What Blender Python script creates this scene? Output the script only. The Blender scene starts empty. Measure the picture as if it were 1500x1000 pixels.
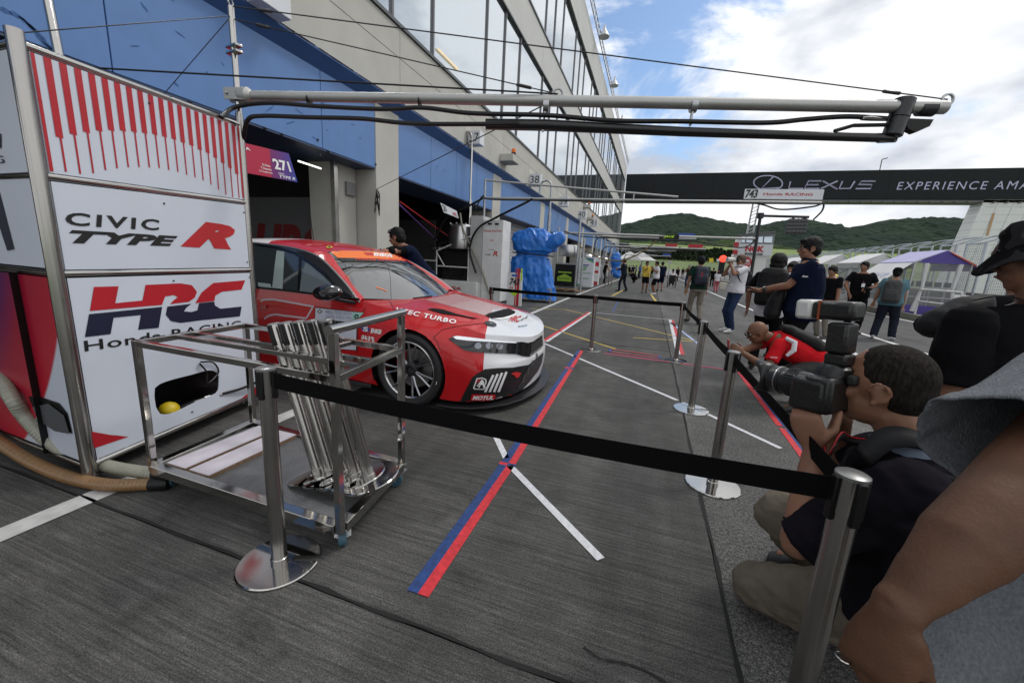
import bpy, bmesh, math, random
import numpy as np
from mathutils import Vector, Matrix, noise
from mathutils.bvhtree import BVHTree
random.seed(7)
SC = bpy.context.scene
COL = SC.collection
PI = math.pi

# ------------------------------------------------------------------ camera
FPX = 583.33
def _n(v):
    v = np.array(v, float); return v/np.linalg.norm(v)
_Y = _n([205, -107, FPX]); _Z = -_n([-154, 2885.083, FPX]); _X = np.cross(_Y, _Z)
RC = np.array([_X, _Y, _Z]); CAMH = 1.35
CP = np.array([0, 0, CAMH])
cam_d = bpy.data.cameras.new('camera'); cam = bpy.data.objects.new('camera', cam_d); COL.objects.link(cam)
cam_d.lens = 14.0; cam_d.sensor_width = 36.0; cam_d.clip_start = 0.05; cam_d.clip_end = 6000
cm = np.eye(4); cm[:3, 0] = RC[:, 0]; cm[:3, 1] = -RC[:, 1]; cm[:3, 2] = -RC[:, 2]; cm[:3, 3] = CP
cam.matrix_world = Matrix(cm.tolist())
SC.camera = cam
SC.view_settings.view_transform = 'Standard'; SC.view_settings.look = 'None'
SC.view_settings.exposure = 0.0; SC.view_settings.gamma = 1.0
SC.cycles.max_bounces = 6; SC.cycles.use_denoising = True

def ray(x, y):
    return RC @ _n([x-750, y-500, FPX])
def g(x, y, z=0.0):
    d = ray(x, y); return Vector(CP + d*((z-CAMH)/d[2]))
def atx(x, y, X):
    d = ray(x, y); return Vector(CP + d*(X/d[0]))
def aty(x, y, Y):
    d = ray(x, y); return Vector(CP + d*(Y/d[1]))
def atd(x, y, dep):
    return Vector(CP + RC @ (np.array([(x-750)/FPX, (y-500)/FPX, 1.0])*dep))

# ------------------------------------------------------------------ world: sky with broken bright cloud
SUN_EL, SUN_AZ = math.radians(52), math.radians(-35)   # azimuth measured from +Y towards -X ... sun over the pit roofs' far end
w = bpy.data.worlds.new('World'); SC.world = w; w.use_nodes = True
nt = w.node_tree; nt.nodes.clear()
def N(tree, t, **k):
    n = tree.nodes.new(t)
    for a, b in k.items(): setattr(n, a, b)
    return n
out = N(nt, 'ShaderNodeOutputWorld'); bg = N(nt, 'ShaderNodeBackground'); bg.inputs[1].default_value = 0.1
sky = N(nt, 'ShaderNodeTexSky', sky_type='NISHITA', sun_disc=False, sun_elevation=SUN_EL, sun_rotation=math.radians(60))
tc = N(nt, 'ShaderNodeTexCoord')
mp = N(nt, 'ShaderNodeMapping'); mp.inputs['Scale'].default_value = (1, 1, 2.2); mp.inputs['Location'].default_value = (0.35, 0.1, 0.4)
n1 = N(nt, 'ShaderNodeTexNoise'); n1.inputs['Scale'].default_value = 2.1; n1.inputs['Detail'].default_value = 9; n1.inputs['Roughness'].default_value = 0.62
n1.inputs['Distortion'].default_value = 0.35
nt.links.new(tc.outputs['Generated'], mp.inputs[0]); nt.links.new(mp.outputs[0], n1.inputs['Vector'])
# gap of blue in the cloud, above the pit lane
gapdir = ray(985, 60)
dt = N(nt, 'ShaderNodeVectorMath', operation='DOT_PRODUCT'); dt.inputs[1].default_value = tuple(gapdir)
nt.links.new(tc.outputs['Generated'], dt.inputs[0])
gr = N(nt, 'ShaderNodeMapRange'); gr.inputs[1].default_value = 0.955; gr.inputs[2].default_value = 0.998; gr.inputs[3].default_value = 0.0; gr.inputs[4].default_value = 0.26
nt.links.new(dt.outputs['Value'], gr.inputs[0])
sub = N(nt, 'ShaderNodeMath', operation='SUBTRACT'); nt.links.new(n1.outputs[0], sub.inputs[0]); nt.links.new(gr.outputs[0], sub.inputs[1])
cr = N(nt, 'ShaderNodeMapRange', interpolation_type='SMOOTHSTEP'); cr.inputs[1].default_value = 0.27; cr.inputs[2].default_value = 0.40
nt.links.new(sub.outputs[0], cr.inputs[0])
n2 = N(nt, 'ShaderNodeTexNoise'); n2.inputs['Scale'].default_value = 3.2; n2.inputs['Detail'].default_value = 7
nt.links.new(mp.outputs[0], n2.inputs['Vector'])
cc = N(nt, 'ShaderNodeValToRGB'); cc.color_ramp.elements[0].position = 0.34; cc.color_ramp.elements[0].color = (5.6, 6.1, 7.0, 1)
cc.color_ramp.elements[1].position = 0.50; cc.color_ramp.elements[1].color = (11.5, 11.6, 11.8, 1)
nt.links.new(n2.outputs[0], cc.inputs[0])
mx = N(nt, 'ShaderNodeMix', data_type='RGBA'); nt.links.new(cr.outputs[0], mx.inputs[0])
skm = N(nt, 'ShaderNodeMix', data_type='RGBA', blend_type='MULTIPLY'); skm.inputs[0].default_value = 1.0
skm.inputs[7].default_value = (1.35, 1.5, 1.6, 1); nt.links.new(sky.outputs[0], skm.inputs[6])
nt.links.new(skm.outputs[2], mx.inputs[6]); nt.links.new(cc.outputs[0], mx.inputs[7])
nt.links.new(mx.outputs[2], bg.inputs[0]); nt.links.new(bg.outputs[0], out.inputs[0])
sd = bpy.data.lights.new('sun', 'SUN'); sd.energy = 1.3; sd.angle = math.radians(12); sd.color = (1.0, 0.96, 0.9)
sun = bpy.data.objects.new('sun', sd); COL.objects.link(sun)
SD = Vector((0.50, 0.42, 0.92)).normalized()             # towards the sun
sun.rotation_euler = SD.to_track_quat('Z', 'Y').to_euler()
sky.sun_elevation = math.asin(SD.z); sky.sun_rotation = math.atan2(SD.x, SD.y)

# ------------------------------------------------------------------ materials
_M = {}
def mat(name, col, rough=0.6, metal=0.0, var=0.0, vs=6.0, bump=0.0, bs=60.0, coat=0.0, spec=0.5, emit=None, es=1.0, alpha=None, stretch=None, trans=0.0, rv=0.0, sheen=0.0):
    if name in _M: return _M[name]
    m = bpy.data.materials.new(name); m.use_nodes = True; t = m.node_tree
    b = t.nodes['Principled BSDF']; L = t.links.new
    b.inputs['Base Color'].default_value = (*col, 1); b.inputs['Roughness'].default_value = rough; b.inputs['Metallic'].default_value = metal
    b.inputs['Coat Weight'].default_value = coat; b.inputs['Coat Roughness'].default_value = 0.04; b.inputs['Specular IOR Level'].default_value = spec
    if sheen: b.inputs['Sheen Weight'].default_value = sheen
    if trans: b.inputs['Transmission Weight'].default_value = trans
    if alpha is not None: b.inputs['Alpha'].default_value = alpha
    if emit: b.inputs['Emission Color'].default_value = (*emit, 1); b.inputs['Emission Strength'].default_value = es
    if var or bump or rv:
        c = N(t, 'ShaderNodeTexCoord'); mp = N(t, 'ShaderNodeMapping'); L(c.outputs['Object'], mp.inputs[0])
        if stretch: mp.inputs['Scale'].default_value = stretch
    if var or rv:
        n = N(t, 'ShaderNodeTexNoise'); n.inputs['Scale'].default_value = vs; n.inputs['Detail'].default_value = 6; L(mp.outputs[0], n.inputs['Vector'])
        if var:
            r = N(t, 'ShaderNodeMapRange'); r.inputs[1].default_value = 0.3; r.inputs[2].default_value = 0.7; r.inputs[3].default_value = 1-var; r.inputs[4].default_value = 1+var
            L(n.outputs[0], r.inputs[0])
            x = N(t, 'ShaderNodeVectorMath', operation='SCALE'); x.inputs[0].default_value = col; L(r.outputs[0], x.inputs['Scale']); L(x.outputs[0], b.inputs['Base Color'])
        if rv:
            r2 = N(t, 'ShaderNodeMapRange'); r2.inputs[1].default_value = 0.3; r2.inputs[2].default_value = 0.7; r2.inputs[3].default_value = max(0, rough-rv); r2.inputs[4].default_value = rough+rv
            L(n.outputs[0], r2.inputs[0]); L(r2.outputs[0], b.inputs['Roughness'])
    if bump:
        n = N(t, 'ShaderNodeTexNoise'); n.inputs['Scale'].default_value = bs; n.inputs['Detail'].default_value = 4; L(mp.outputs[0], n.inputs['Vector'])
        bb = N(t, 'ShaderNodeBump'); bb.inputs['Strength'].default_value = bump; bb.inputs['Distance'].default_value = 0.01
        L(n.outputs[0], bb.inputs['Height']); L(bb.outputs[0], b.inputs['Normal'])
    _M[name] = m; return m

STEEL = mat('brushed_steel', (0.40, 0.385, 0.365), 0.24, 1.0, 0.05, 5, 0.0, 30, rv=0.04)
POLISH = mat('polished_steel', (0.46, 0.45, 0.43), 0.10, 1.0, 0.06, 4, 0.015, 9, rv=0.04)
GALV = mat('galvanised_steel', (0.42, 0.43, 0.44), 0.42, 0.9, 0.14, 12, 0.05, 40)
ALU = mat('dull_aluminium', (0.42, 0.42, 0.41), 0.5, 0.75, 0.08, 4, 0.05, 30, rv=0.06)
BLK = mat('black_plastic', (0.006, 0.006, 0.0065), 0.45, var=0.2, spec=0.3)
RUB = mat('black_rubber', (0.014, 0.014, 0.014), 0.7, var=0.25, vs=20, bump=0.1)
HOSE = mat('black_hose', (0.006, 0.006, 0.007), 0.4, spec=0.35)
WEB = mat('black_webbing', (0.004, 0.004, 0.0045), 0.9, bump=0.15, bs=500, spec=0.1)
WHITE = mat('white_board', (0.62, 0.64, 0.68), 0.35, var=0.03, vs=3)
WPAINT = mat('white_paint', (0.66, 0.66, 0.65), 0.5, var=0.07, vs=4)
REDP = mat('red_print', (0.42, 0.012, 0.022), 0.35, var=0.05)
NAVY = mat('navy_print', (0.008, 0.011, 0.035), 0.4)
INK = mat('black_print', (0.008, 0.008, 0.009), 0.45)
REDTXT = mat('red_letters', (0.45, 0.015, 0.02), 0.45)
WTXT = mat('white_letters', (0.78, 0.78, 0.78), 0.45)
DARK = mat('dark_metal', (0.03, 0.03, 0.033), 0.4, 0.5)

# ------------------------------------------------------------------ mesh builder
class MB:
    def __init__(s): s.v = []; s.f = []; s.m = []; s.mi = 0
    def add(s, vs, fs, mi=None):
        o = len(s.v); s.v += [tuple(v) for v in vs]; s.f += [tuple(i+o for i in f) for f in fs]; s.m += [s.mi if mi is None else mi]*len(fs); return s
    def box(s, c, d, R=None, mi=None):
        c = Vector(c); x, y, z = d[0]/2, d[1]/2, d[2]/2
        P = [Vector(p) for p in ((-x,-y,-z),(x,-y,-z),(x,y,-z),(-x,y,-z),(-x,-y,z),(x,-y,z),(x,y,z),(-x,y,z))]
        if R is not None: P = [R @ p for p in P]
        return s.add([c+p for p in P], [(0,3,2,1),(4,5,6,7),(0,1,5,4),(1,2,6,5),(2,3,7,6),(3,0,4,7)], mi)
    def bx(s, x0, x1, y0, y1, z0, z1, mi=None):
        return s.box(((x0+x1)/2, (y0+y1)/2, (z0+z1)/2), (abs(x1-x0), abs(y1-y0), abs(z1-z0)), None, mi)
    def bar(s, a, b, w, h, up=(0,0,1), mi=None):
        a = Vector(a); b = Vector(b); d = b-a; L = d.length; d = d/L; u = Vector(up)
        if abs(d.dot(u)) > 0.98: u = Vector((0,1,0)) if abs(d.y) < .9 else Vector((1,0,0))
        sx = d.cross(u).normalized(); uz = sx.cross(d)
        R = Matrix((sx, d, uz)).transposed(); return s.box((a+b)/2, (w, L, h), R, mi)
    def tube(s, path, r, n=8, caps=True, mi=None, flat=None):
        P = [Vector(p) for p in path]; k = len(P); rs = r if isinstance(r, (list, tuple)) else [r]*k
        T = [(P[min(i+1,k-1)]-P[max(i-1,0)]).normalized() for i in range(k)]
        u = T[0].orthogonal().normalized(); vs = []
        for i in range(k):
            u = (u - T[i]*u.dot(T[i]))
            u = u.normalized() if u.length > 1e-6 else T[i].orthogonal().normalized()
            w_ = T[i].cross(u)
            for j in range(n):
                a = 2*PI*j/n; vs.append(P[i]+(u*math.cos(a)+w_*math.sin(a))*rs[i])
        fs = [(i*n+j, i*n+(j+1)%n, (i+1)*n+(j+1)%n, (i+1)*n+j) for i in range(k-1) for j in range(n)]
        if caps: fs += [tuple(range(n-1,-1,-1)), tuple(range((k-1)*n, k*n))]
        return s.add(vs, fs, mi)
    def cyl(s, a, b, r, r2=None, n=16, mi=None):
        return s.tube([a, b], [r, r if r2 is None else r2], n, True, mi)
    def lathe(s, prof, n=24, O=(0,0,0), A=(0,0,1), mi=None, caps=True):
        A = Vector(A).normalized(); O = Vector(O); u = A.orthogonal().normalized(); w_ = A.cross(u); vs = []
        for r, z in prof:
            for j in range(n):
                a = 2*PI*j/n; vs.append(O+A*z+(u*math.cos(a)+w_*math.sin(a))*r)
        k = len(prof); fs = [(i*n+j, i*n+(j+1)%n, (i+1)*n+(j+1)%n, (i+1)*n+j) for i in range(k-1) for j in range(n)]
        if caps: fs += [tuple(range(n-1,-1,-1)), tuple(range((k-1)*n, k*n))]
        return s.add(vs, fs, mi)
    def ball(s, c, r, n=10, mi=None, R=None):
        c = Vector(c); r = (r, r, r) if not isinstance(r, (tuple, list)) else r; vs = []; fs = []
        for i in range(n+1):
            t = PI*i/n
            for j in range(2*n):
                a = PI*j/n; p = Vector((r[0]*math.sin(t)*math.cos(a), r[1]*math.sin(t)*math.sin(a), r[2]*math.cos(t)))
                vs.append(c + (R @ p if R is not None else p))
        for i in range(n):
            for j in range(2*n):
                fs.append((i*2*n+j, (i+1)*2*n+j, (i+1)*2*n+(j+1)%(2*n), i*2*n+(j+1)%(2*n)))
        return s.add(vs, fs, mi)
    def prism(s, poly, O, U, V, dep, mi=None):
        O = Vector(O); U = Vector(U); V = Vector(V); W = U.cross(V).normalized()
        a = [O+U*p[0]+V*p[1] for p in poly]; n = len(a)
        return s.add([p+W*dep for p in a]+a, [tuple(range(n)), tuple(range(2*n-1, n-1, -1))]+[(n+i, n+(i+1)%n, (i+1)%n, i) for i in range(n)], mi)
    def quad(s, a, b, c, d, mi=None): return s.add([a, b, c, d], [(0,1,2,3)], mi)
    def grid(s, rows, mi=None, closeu=False):
        k = len(rows); n = len(rows[0]); vs = [p for r in rows for p in r]
        m_ = n if closeu else n-1
        return s.add(vs, [(i*n+j, i*n+(j+1)%n, (i+1)*n+(j+1)%n, (i+1)*n+j) for i in range(k-1) for j in range(m_)], mi)
    def xf(s, M): s.v = [tuple(M @ Vector(v)) for v in s.v]; return s
    def build(s, name, m, par=None, smooth=True, bevel=0, world=True, ang=35):
        me = bpy.data.meshes.new(name)
        off = Vector((0,0,0))
        if par is not None and world:
            p = par
            while p is not None: off += p.location; p = p.parent
        me.from_pydata([tuple(Vector(v)-off) for v in s.v], [], s.f)
        ms = m if isinstance(m, (list, tuple)) else [m]
        for q in ms: me.materials.append(q)
        if len(ms) > 1: me.polygons.foreach_set('material_index', s.m)
        o = bpy.data.objects.new(name, me); COL.objects.link(o)
        if par is not None: o.parent = par
        if smooth:
            me.shade_smooth(); 
            try: me.set_sharp_from_angle(angle=math.radians(ang))
            except Exception: pass
        if bevel:
            b = o.modifiers.new('bevel', 'BEVEL'); b.width = bevel; b.segments = 2; b.limit_method = 'ANGLE'
        return o

def thing(name, label, cat, loc=(0,0,0), group=None, rz=0):
    o = bpy.data.objects.new(name, None); COL.objects.link(o); o.location = loc; o.empty_display_size = 0.1
    if rz: o.rotation_euler = (0, 0, rz)
    return tag(o, label, cat, group)
def tag(o, label=None, cat=None, group=None, kind=None):
    if label: o['label'] = label
    if cat: o['category'] = cat
    if group: o['group'] = group
    if kind: o['kind'] = kind
    return o
def struct(o): o['kind'] = 'structure'; return o
def copy_tree(o, parent=None):
    c = o.copy(); COL.objects.link(c); c.parent = parent
    for ch in list(o.children): copy_tree(ch, c)
    return c
def clone(o, loc, label, rz=None, group=None):
    c = copy_tree(o); c.location = loc; c['label'] = label
    if rz is not None: c.rotation_euler = (0, 0, rz)
    if group: c['group'] = group
    return c
def smooth_path(pts, n=8):
    P = [Vector(p) for p in pts]; P = [P[0]*2-P[1]]+P+[P[-1]*2-P[-2]]; o = []
    for i in range(1, len(P)-2):
        for k in range(n):
            t = k/n; a, b, c, d = P[i-1:i+3]
            o.append(0.5*((2*b)+(c-a)*t+(2*a-5*b+4*c-d)*t*t+(3*b-a-3*c+d)*t**3))
    o.append(P[-2]); return o

# text as real meshes
def text_geo(s, bold=0.0, shear=0.0, space=1.0):
    cu = bpy.data.curves.new('txt', 'FONT'); cu.body = s; cu.size = 1.0; cu.offset = bold; cu.shear = shear; cu.space_character = space
    cu.resolution_u = 3; cu.fill_mode = 'FRONT'
    ob = bpy.data.objects.new('txt', cu); me = ob.to_mesh()
    vs = [v.co.copy() for v in me.vertices]; fs = [tuple(p.vertices) for p in me.polygons]
    ob.to_mesh_clear(); bpy.data.objects.remove(ob); bpy.data.curves.remove(cu)
    return vs, fs
def text(mb, s, O, U, V, w, h, bold=0.0, shear=0.0, space=1.0, off=0.003, proj=None, mi=None, dn=0.0):
    """letters filling the box w x h whose lower left corner is O, along unit vectors U, V"""
    vs, fs = text_geo(s, bold, shear, space)
    x0 = min(v.x for v in vs); x1 = max(v.x for v in vs); y0 = min(v.y for v in vs); y1 = max(v.y for v in vs)
    O = Vector(O); U = Vector(U).normalized(); V = Vector(V).normalized(); W = U.cross(V)
    P = [O+U*((v.x-x0)/(x1-x0)*w)+V*((v.y-y0)/(y1-y0)*h)+W*off for v in vs]
    if proj: P = [proj(p) for p in P]
    mb.add(P, fs, mi); return mb
# ------------------------------------------------------------------ ground
def ground_mat(name, base, lines, spk, scale=1.0):
    m = bpy.data.materials.new(name); m.use_nodes = True; t = m.node_tree; b = t.nodes['Principled BSDF']; L = t.links.new
    c = N(t, 'ShaderNodeTexCoord')
    def noi(sc, det, st=(1,1,1), rough=0.6, rot=0.0, dist=0.0):
        mp = N(t, 'ShaderNodeMapping'); mp.inputs['Scale'].default_value = st; mp.inputs['Rotation'].default_value = (0, 0, rot); L(c.outputs['Object'], mp.inputs[0])
        n = N(t, 'ShaderNodeTexNoise'); n.inputs['Scale'].default_value = sc; n.inputs['Detail'].default_value = det; n.inputs['Roughness'].default_value = rough; n.inputs['Distortion'].default_value = dist
        L(mp.outputs[0], n.inputs['Vector']); return n.outputs[0]
    def mr(s, a, b_, lo, hi):
        r = N(t, 'ShaderNodeMapRange'); r.inputs[1].default_value = a; r.inputs[2].default_value = b_; r.inputs[3].default_value = lo; r.inputs[4].default_value = hi; L(s, r.inputs[0]); return r.outputs[0]
    def mul(a, b_):
        x = N(t, 'ShaderNodeMath', operation='MULTIPLY'); L(a, x.inputs[0]); L(b_, x.inputs[1]); return x.outputs[0]
    def addn(a, b_):
        x = N(t, 'ShaderNodeMath', operation='ADD'); L(a, x.inputs[0]); L(b_, x.inputs[1]); return x.outputs[0]
    big = mr(noi(0.7, 6), 0.3, 0.7, 0.72, 1.25); mid = mr(noi(5, 6), 0.3, 0.72, 0.82, 1.18)
    fine = noi(170, 3, rough=0.7); fm = mr(fine, 0.35, 0.68, 1-spk, 1+spk*1.2)
    k = mul(mul(big, mid), fm); h = fine
    # oily stains
    st = mr(noi(1.9, 5, rough=0.7, dist=0.4), 0.56, 0.70, 1.0, 0.55); k = mul(k, st)
    pb = noi(62, 2, rough=0.6); k = mul(k, mr(pb, 0.36, 0.64, 1-spk*(.24 if lines else .45), 1+spk*(.18 if lines else .5))); h = addn(h, pb)
    k = mul(k, mr(noi(1.0, 4, (2.6, 0.16, 1), 0.6), 0.38, 0.62, 0.80, 1.10))
    if lines:
        wv = noi(1.0, 5, (1.3, 62, 1), 0.72, rot=-0.05); wv2 = noi(1.0, 3, (5, 190, 1), 0.7, rot=-0.04)
        brk = mr(noi(1.3, 4), 0.35, 0.62, 0.35, 1.0)
        l1 = mr(wv, 0.38, 0.62, 0.68, 1.30); l2 = mr(wv2, 0.36, 0.64, 0.74, 1.26)
        k = mul(k, mul(l1, l2)); h = addn(mul(wv, brk), mul(wv2, brk)); h = addn(h, fine)
    x = N(t, 'ShaderNodeVectorMath', operation='SCALE'); x.inputs[0].default_value = base; L(k, x.inputs['Scale']); L(x.outputs[0], b.inputs['Base Color'])
    b.inputs['Roughness'].default_value = 0.82; b.inputs['Specular IOR Level'].default_value = 0.35
    bb = N(t, 'ShaderNodeBump'); bb.inputs['Strength'].default_value = 0.55; bb.inputs['Distance'].default_value = 0.006; L(h, bb.inputs['Height']); L(bb.outputs[0], b.inputs['Normal'])
    return m
CONC = ground_mat('broomed_concrete', (0.070, 0.069, 0.066), True, 0.62)
ASPH = ground_mat('lane_asphalt', (0.092, 0.091, 0.088), False, 1.0)
ASPH2 = ground_mat('dark_asphalt', (0.066, 0.066, 0.067), False, 0.4)
TRACK = ground_mat('track_asphalt', (0.16, 0.16, 0.162), False, 0.25)
GRASS = mat('grass', (0.10, 0.15, 0.035), 0.9, var=0.35, vs=0.15)
JOINT = mat('joint_filler', (0.006, 0.006, 0.006), 0.85, var=0.3, vs=8)

def sheet(name, x0, x1, y0, y1, z, m, thick=0):
    mb = MB()
    if thick: mb.bx(x0, x1, y0, y1, z-thick, z)
    else: mb.quad((x0,y0,z),(x1,y0,z),(x1,y1,z),(x0,y1,z))
    return mb.build(name, m, smooth=False)
gnd = struct(sheet('ground', -700, 900, -60, 1500, -0.06, GRASS))
base = struct(sheet('apron_base', -6.9, 3.3, -8, 95, -0.014, JOINT))
apron = thing('apron', None, None, (0,0,0)); apron['kind'] = 'structure'
for x0, x1 in ((-6.6, -2.1), (-2.1, 0.44)) if False else ((-6.75, 0.437),):
    ys = [-8, -4.9, 1.083, 7.05, 13.05, 19.05, 25.05, 31, 37, 43, 49, 55, 61, 67, 73, 79, 94]
    for a, b in zip(ys[:-1], ys[1:]):
        MB().bx(x0, x1, a+0.006, b-0.006, -0.12, 0).build('slab', CONC, apron, smooth=False, bevel=0.004)
mb = MB(); mb.bx(0.449, 3.1, -8, 94, -0.1, 0.0); mb.build('lane_strip', ASPH, apron, smooth=False)
struct(sheet('pit_lane', 3.1, 9.1, -30, 110, -0.002, ASPH2))
# wavy dark crack that runs in from the frame edge, and the open joints' ragged edges
def ribbon(mb, pts, wd, z, jitter=0.0, mi=None):
    P = [Vector((p[0], p[1], z)) for p in pts]; L_ = []; R_ = []
    for i, p in enumerate(P):
        t = (P[min(i+1, len(P)-1)]-P[max(i-1, 0)]).normalized(); s_ = Vector((-t.y, t.x, 0)); ww = wd*(1+random.uniform(-jitter, jitter))
        L_.append(p+s_*ww/2); R_.append(p-s_*ww/2)
    mb.grid([L_, R_], mi)
mb = MB()
ribbon(mb, [(-6.6+i*0.11, 1.083+0.004*math.sin(i*1.3)) for i in range(65)], 0.015, 0.004, 0.6)
ribbon(mb, [(0.4435+0.004*math.sin(i*0.9), -1.0+i*0.13) for i in range(240)], 0.016, 0.004, 0.5)
ribbon(mb, [(-6.6+i*0.11, 7.05) for i in range(65)], 0.02, 0.004, 0.5)
mb.build('joint_filler', JOINT, apron, smooth=False)
mb = MB(); cr_ = [g(855, 948), g(880, 965), g(915, 972), g(950, 985), g(990, 1010)]
ribbon(mb, smooth_path(cr_, 6), 0.008, 0.0045, 0.6); mb.build('crack', JOINT, apron, smooth=False)

# painted and taped lines
TB = mat('blue_tape', (0.010, 0.040, 0.16), 0.6, var=0.35, vs=34, bump=0.2, bs=90)
TR = mat('red_tape', (0.52, 0.022, 0.032), 0.6, var=0.28, vs=34, bump=0.2, bs=90)
TW = mat('white_tape', (0.58, 0.59, 0.62), 0.6, var=0.16, vs=34, bump=0.2, bs=90)
TY = mat('yellow_tape', (0.55, 0.40, 0.06), 0.6, var=0.15, vs=12)
LW = mat('worn_white_line', (0.46, 0.46, 0.45), 0.7, var=0.22, vs=9, bump=0.3)
def line(name, a, b, wd, m, z=0.004, ext=(0, 0)):
    a = Vector((a[0], a[1], 0)); b = Vector((b[0], b[1], 0)); d = (b-a).normalized(); s_ = Vector((-d.y, d.x, 0))*wd/2
    n = max(1, int((b-a).length/0.6)); mb = MB(); Z_ = Vector((0, 0, z))
    mb.grid([[a+(b-a)*i/n+s_+Z_ for i in range(n+1)], [a+(b-a)*i/n-s_+Z_ for i in range(n+1)]])
    return struct(mb.build(name, m, smooth=False))
def pair(a, b, m1, m2, w1, w2):    # two tapes laid side by side
    a = Vector((a[0], a[1], 0)); b = Vector((b[0], b[1], 0)); d = (b-a).normalized(); s_ = Vector((-d.y, d.x, 0))
    line('tape', a+s_*w1/2, b+s_*w1/2, w1, m1); line('tape', a-s_*w2/2, b-s_*w2/2, w2, m2)
line('bay_line', (-2.63, -1), (-3.07, 17.0), 0.13, LW); line('bay_line', (-3.07, 17.3), (-3.3, 60), 0.13, LW)
line('lane_line', (3.66, -4), (3.83, 30), 0.12, mat('fresh_white_line', (0.62, 0.62, 0.62), 0.6, var=0.08, vs=6)); line('lane_line', (3.84, 30.4), (4.1, 90), 0.12, _M['fresh_white_line'])
line('lane_line', (5.12, -6), (5.27, 17), 0.13, _M['fresh_white_line'])
line('lane_edge_line', (8.75, 2), (8.9, 60), 0.12, _M['fresh_white_line'])
p0 = Vector((-0.752, 1.209, 0)); p1 = Vector((-0.945, 6.2, 0))
pair((-0.752, 1.209), (-0.772, 2.335), TB, TR, 0.05, 0.05)
pair((-0.7722, 2.37), (-0.88, 5.05), TB, TR, 0.05, 0.05); pair((-0.881, 5.12), (-0.935, 6.28), TB, TR, 0.05, 0.05)
pair((-0.7715, 2.336), (-0.7722, 2.369), TR, TB, 0.058, 0.058); pair((-0.8805, 5.052), (-0.881, 5.118), TR, TB, 0.06, 0.06)
line('tape', (-1.08, 2.84), (-0.81, 2.43), 0.046, TW); line('tape', (-0.755, 2.345), (-0.072, 1.70), 0.046, TW)
line('tape', (-1.60, 6.5), (-0.92, 5.78), 0.05, TW); line('tape', (-0.86, 5.71), (0.41, 4.37), 0.05, TW); line('tape', (0.46, 4.32), (1.13, 3.5), 0.045, TW)
pair((-1.62, 6.66), (-1.56, 11.7), TR, TW, 0.07, 0.06); pair((0.66, 11.6), (0.60, 6.9), TR, TW, 0.06, 0.07)
line('tape', (-1.45, 11.69), (0.68, 11.62), 0.05, TW)
line('tape', (-3.2, 11.2), (-2.37, 11.84), 0.045, TY); line('tape', (-2.35, 11.85), (0.98, 8.4), 0.045, TY); line('tape', (0.97, 8.36), (-0.2, 8.05), 0.045, TY)
line('tape', (-2.5, 8.72), (-0.42, 6.72), 0.045, TY); line('tape', (-0.98, 12.4), (-1.13, 16.7), 0.06, TB)
line('tape', (-1.6, 19), (-1.45, 24.5), 0.09, TY); line('tape', (0.35, 17.0), (0.1, 22.5), 0.09, TY)
line('tape', (0.62, 11.0), (1.0, 8.0), 0.06, mat('pale_blue_tape', (0.35, 0.42, 0.62), 0.6))
line('tape', (-3.0, 19.2), (2.6, 18.9), 0.05, mat('faded_red_tape', (0.20, 0.07, 0.07), 0.7, var=0.3, vs=4))
pair((-0.55, 6.285), (1.30, 6.19), TB, TR, 0.035, 0.04)
rc = [(-0.50, 6.66), (0.26, 6.56), (0.27, 6.36), (-0.48, 6.42)]
for i in range(4): line('tape', rc[i], rc[(i+1) % 4], 0.05 if i % 2 else 0.035, TR if i % 2 == 0 else TB, 0.008)
pair((1.33, 6.2), (1.29, 4.05), TB, TR, 0.05, 0.05); pair((1.29, 3.99), (1.255, 2.4), TB, TR, 0.05, 0.05)
line('tape', (-2.6, 26), (-2.2, 29), 0.08, mat('green_tape', (0.05, 0.4, 0.15), 0.6))

# ------------------------------------------------------------------ pit building
BX = -6.0
BLUE = mat('blue_panel_paint', (0.085, 0.19, 0.43), 0.42, var=0.08, vs=2.0, bump=0.05, bs=8, rv=0.05)
BLUE2 = mat('blue_flashing_paint', (0.03, 0.085, 0.24), 0.45, var=0.10, vs=3)
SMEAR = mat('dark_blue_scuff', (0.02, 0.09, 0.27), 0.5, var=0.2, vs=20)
BEIGE = mat('beige_render', (0.44, 0.43, 0.395), 0.8, var=0.07, vs=1.2, bump=0.25, bs=90)
BEIGE2 = mat('grey_cladding', (0.50, 0.50, 0.485), 0.6, var=0.05, vs=0.8)
RUST = mat('rust', (0.09, 0.035, 0.015), 0.9, var=0.5, vs=40)
GLASS = mat('facade_glass', (0.56, 0.61, 0.65), 0.015, 0.92, bump=0.010, bs=0.35)
MULL = mat('mullion_metal', (0.10, 0.105, 0.11), 0.4, 0.6)
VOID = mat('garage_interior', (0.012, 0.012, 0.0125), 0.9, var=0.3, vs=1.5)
SHUT = mat('shutter_white', (0.40, 0.41, 0.43), 0.5)
bld = thing('pit_building', 'long beige pit building with blue garage fascia and mirrored upper storeys', 'building', (BX, 8, 0))
PIT = 6.86; C0 = 7.83; CW = 0.85; NB = 10; YE = 73.0
def seg(i): return C0+PIT*i
YS = -6.0
fa = []
mb = MB()
for i in range(0, NB):
    y = seg(i); MB().bx(BX-0.9, BX+0.012, y, y+CW, 0, 4.72).build('column', BEIGE, bld, smooth=False, bevel=0.01)
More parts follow.
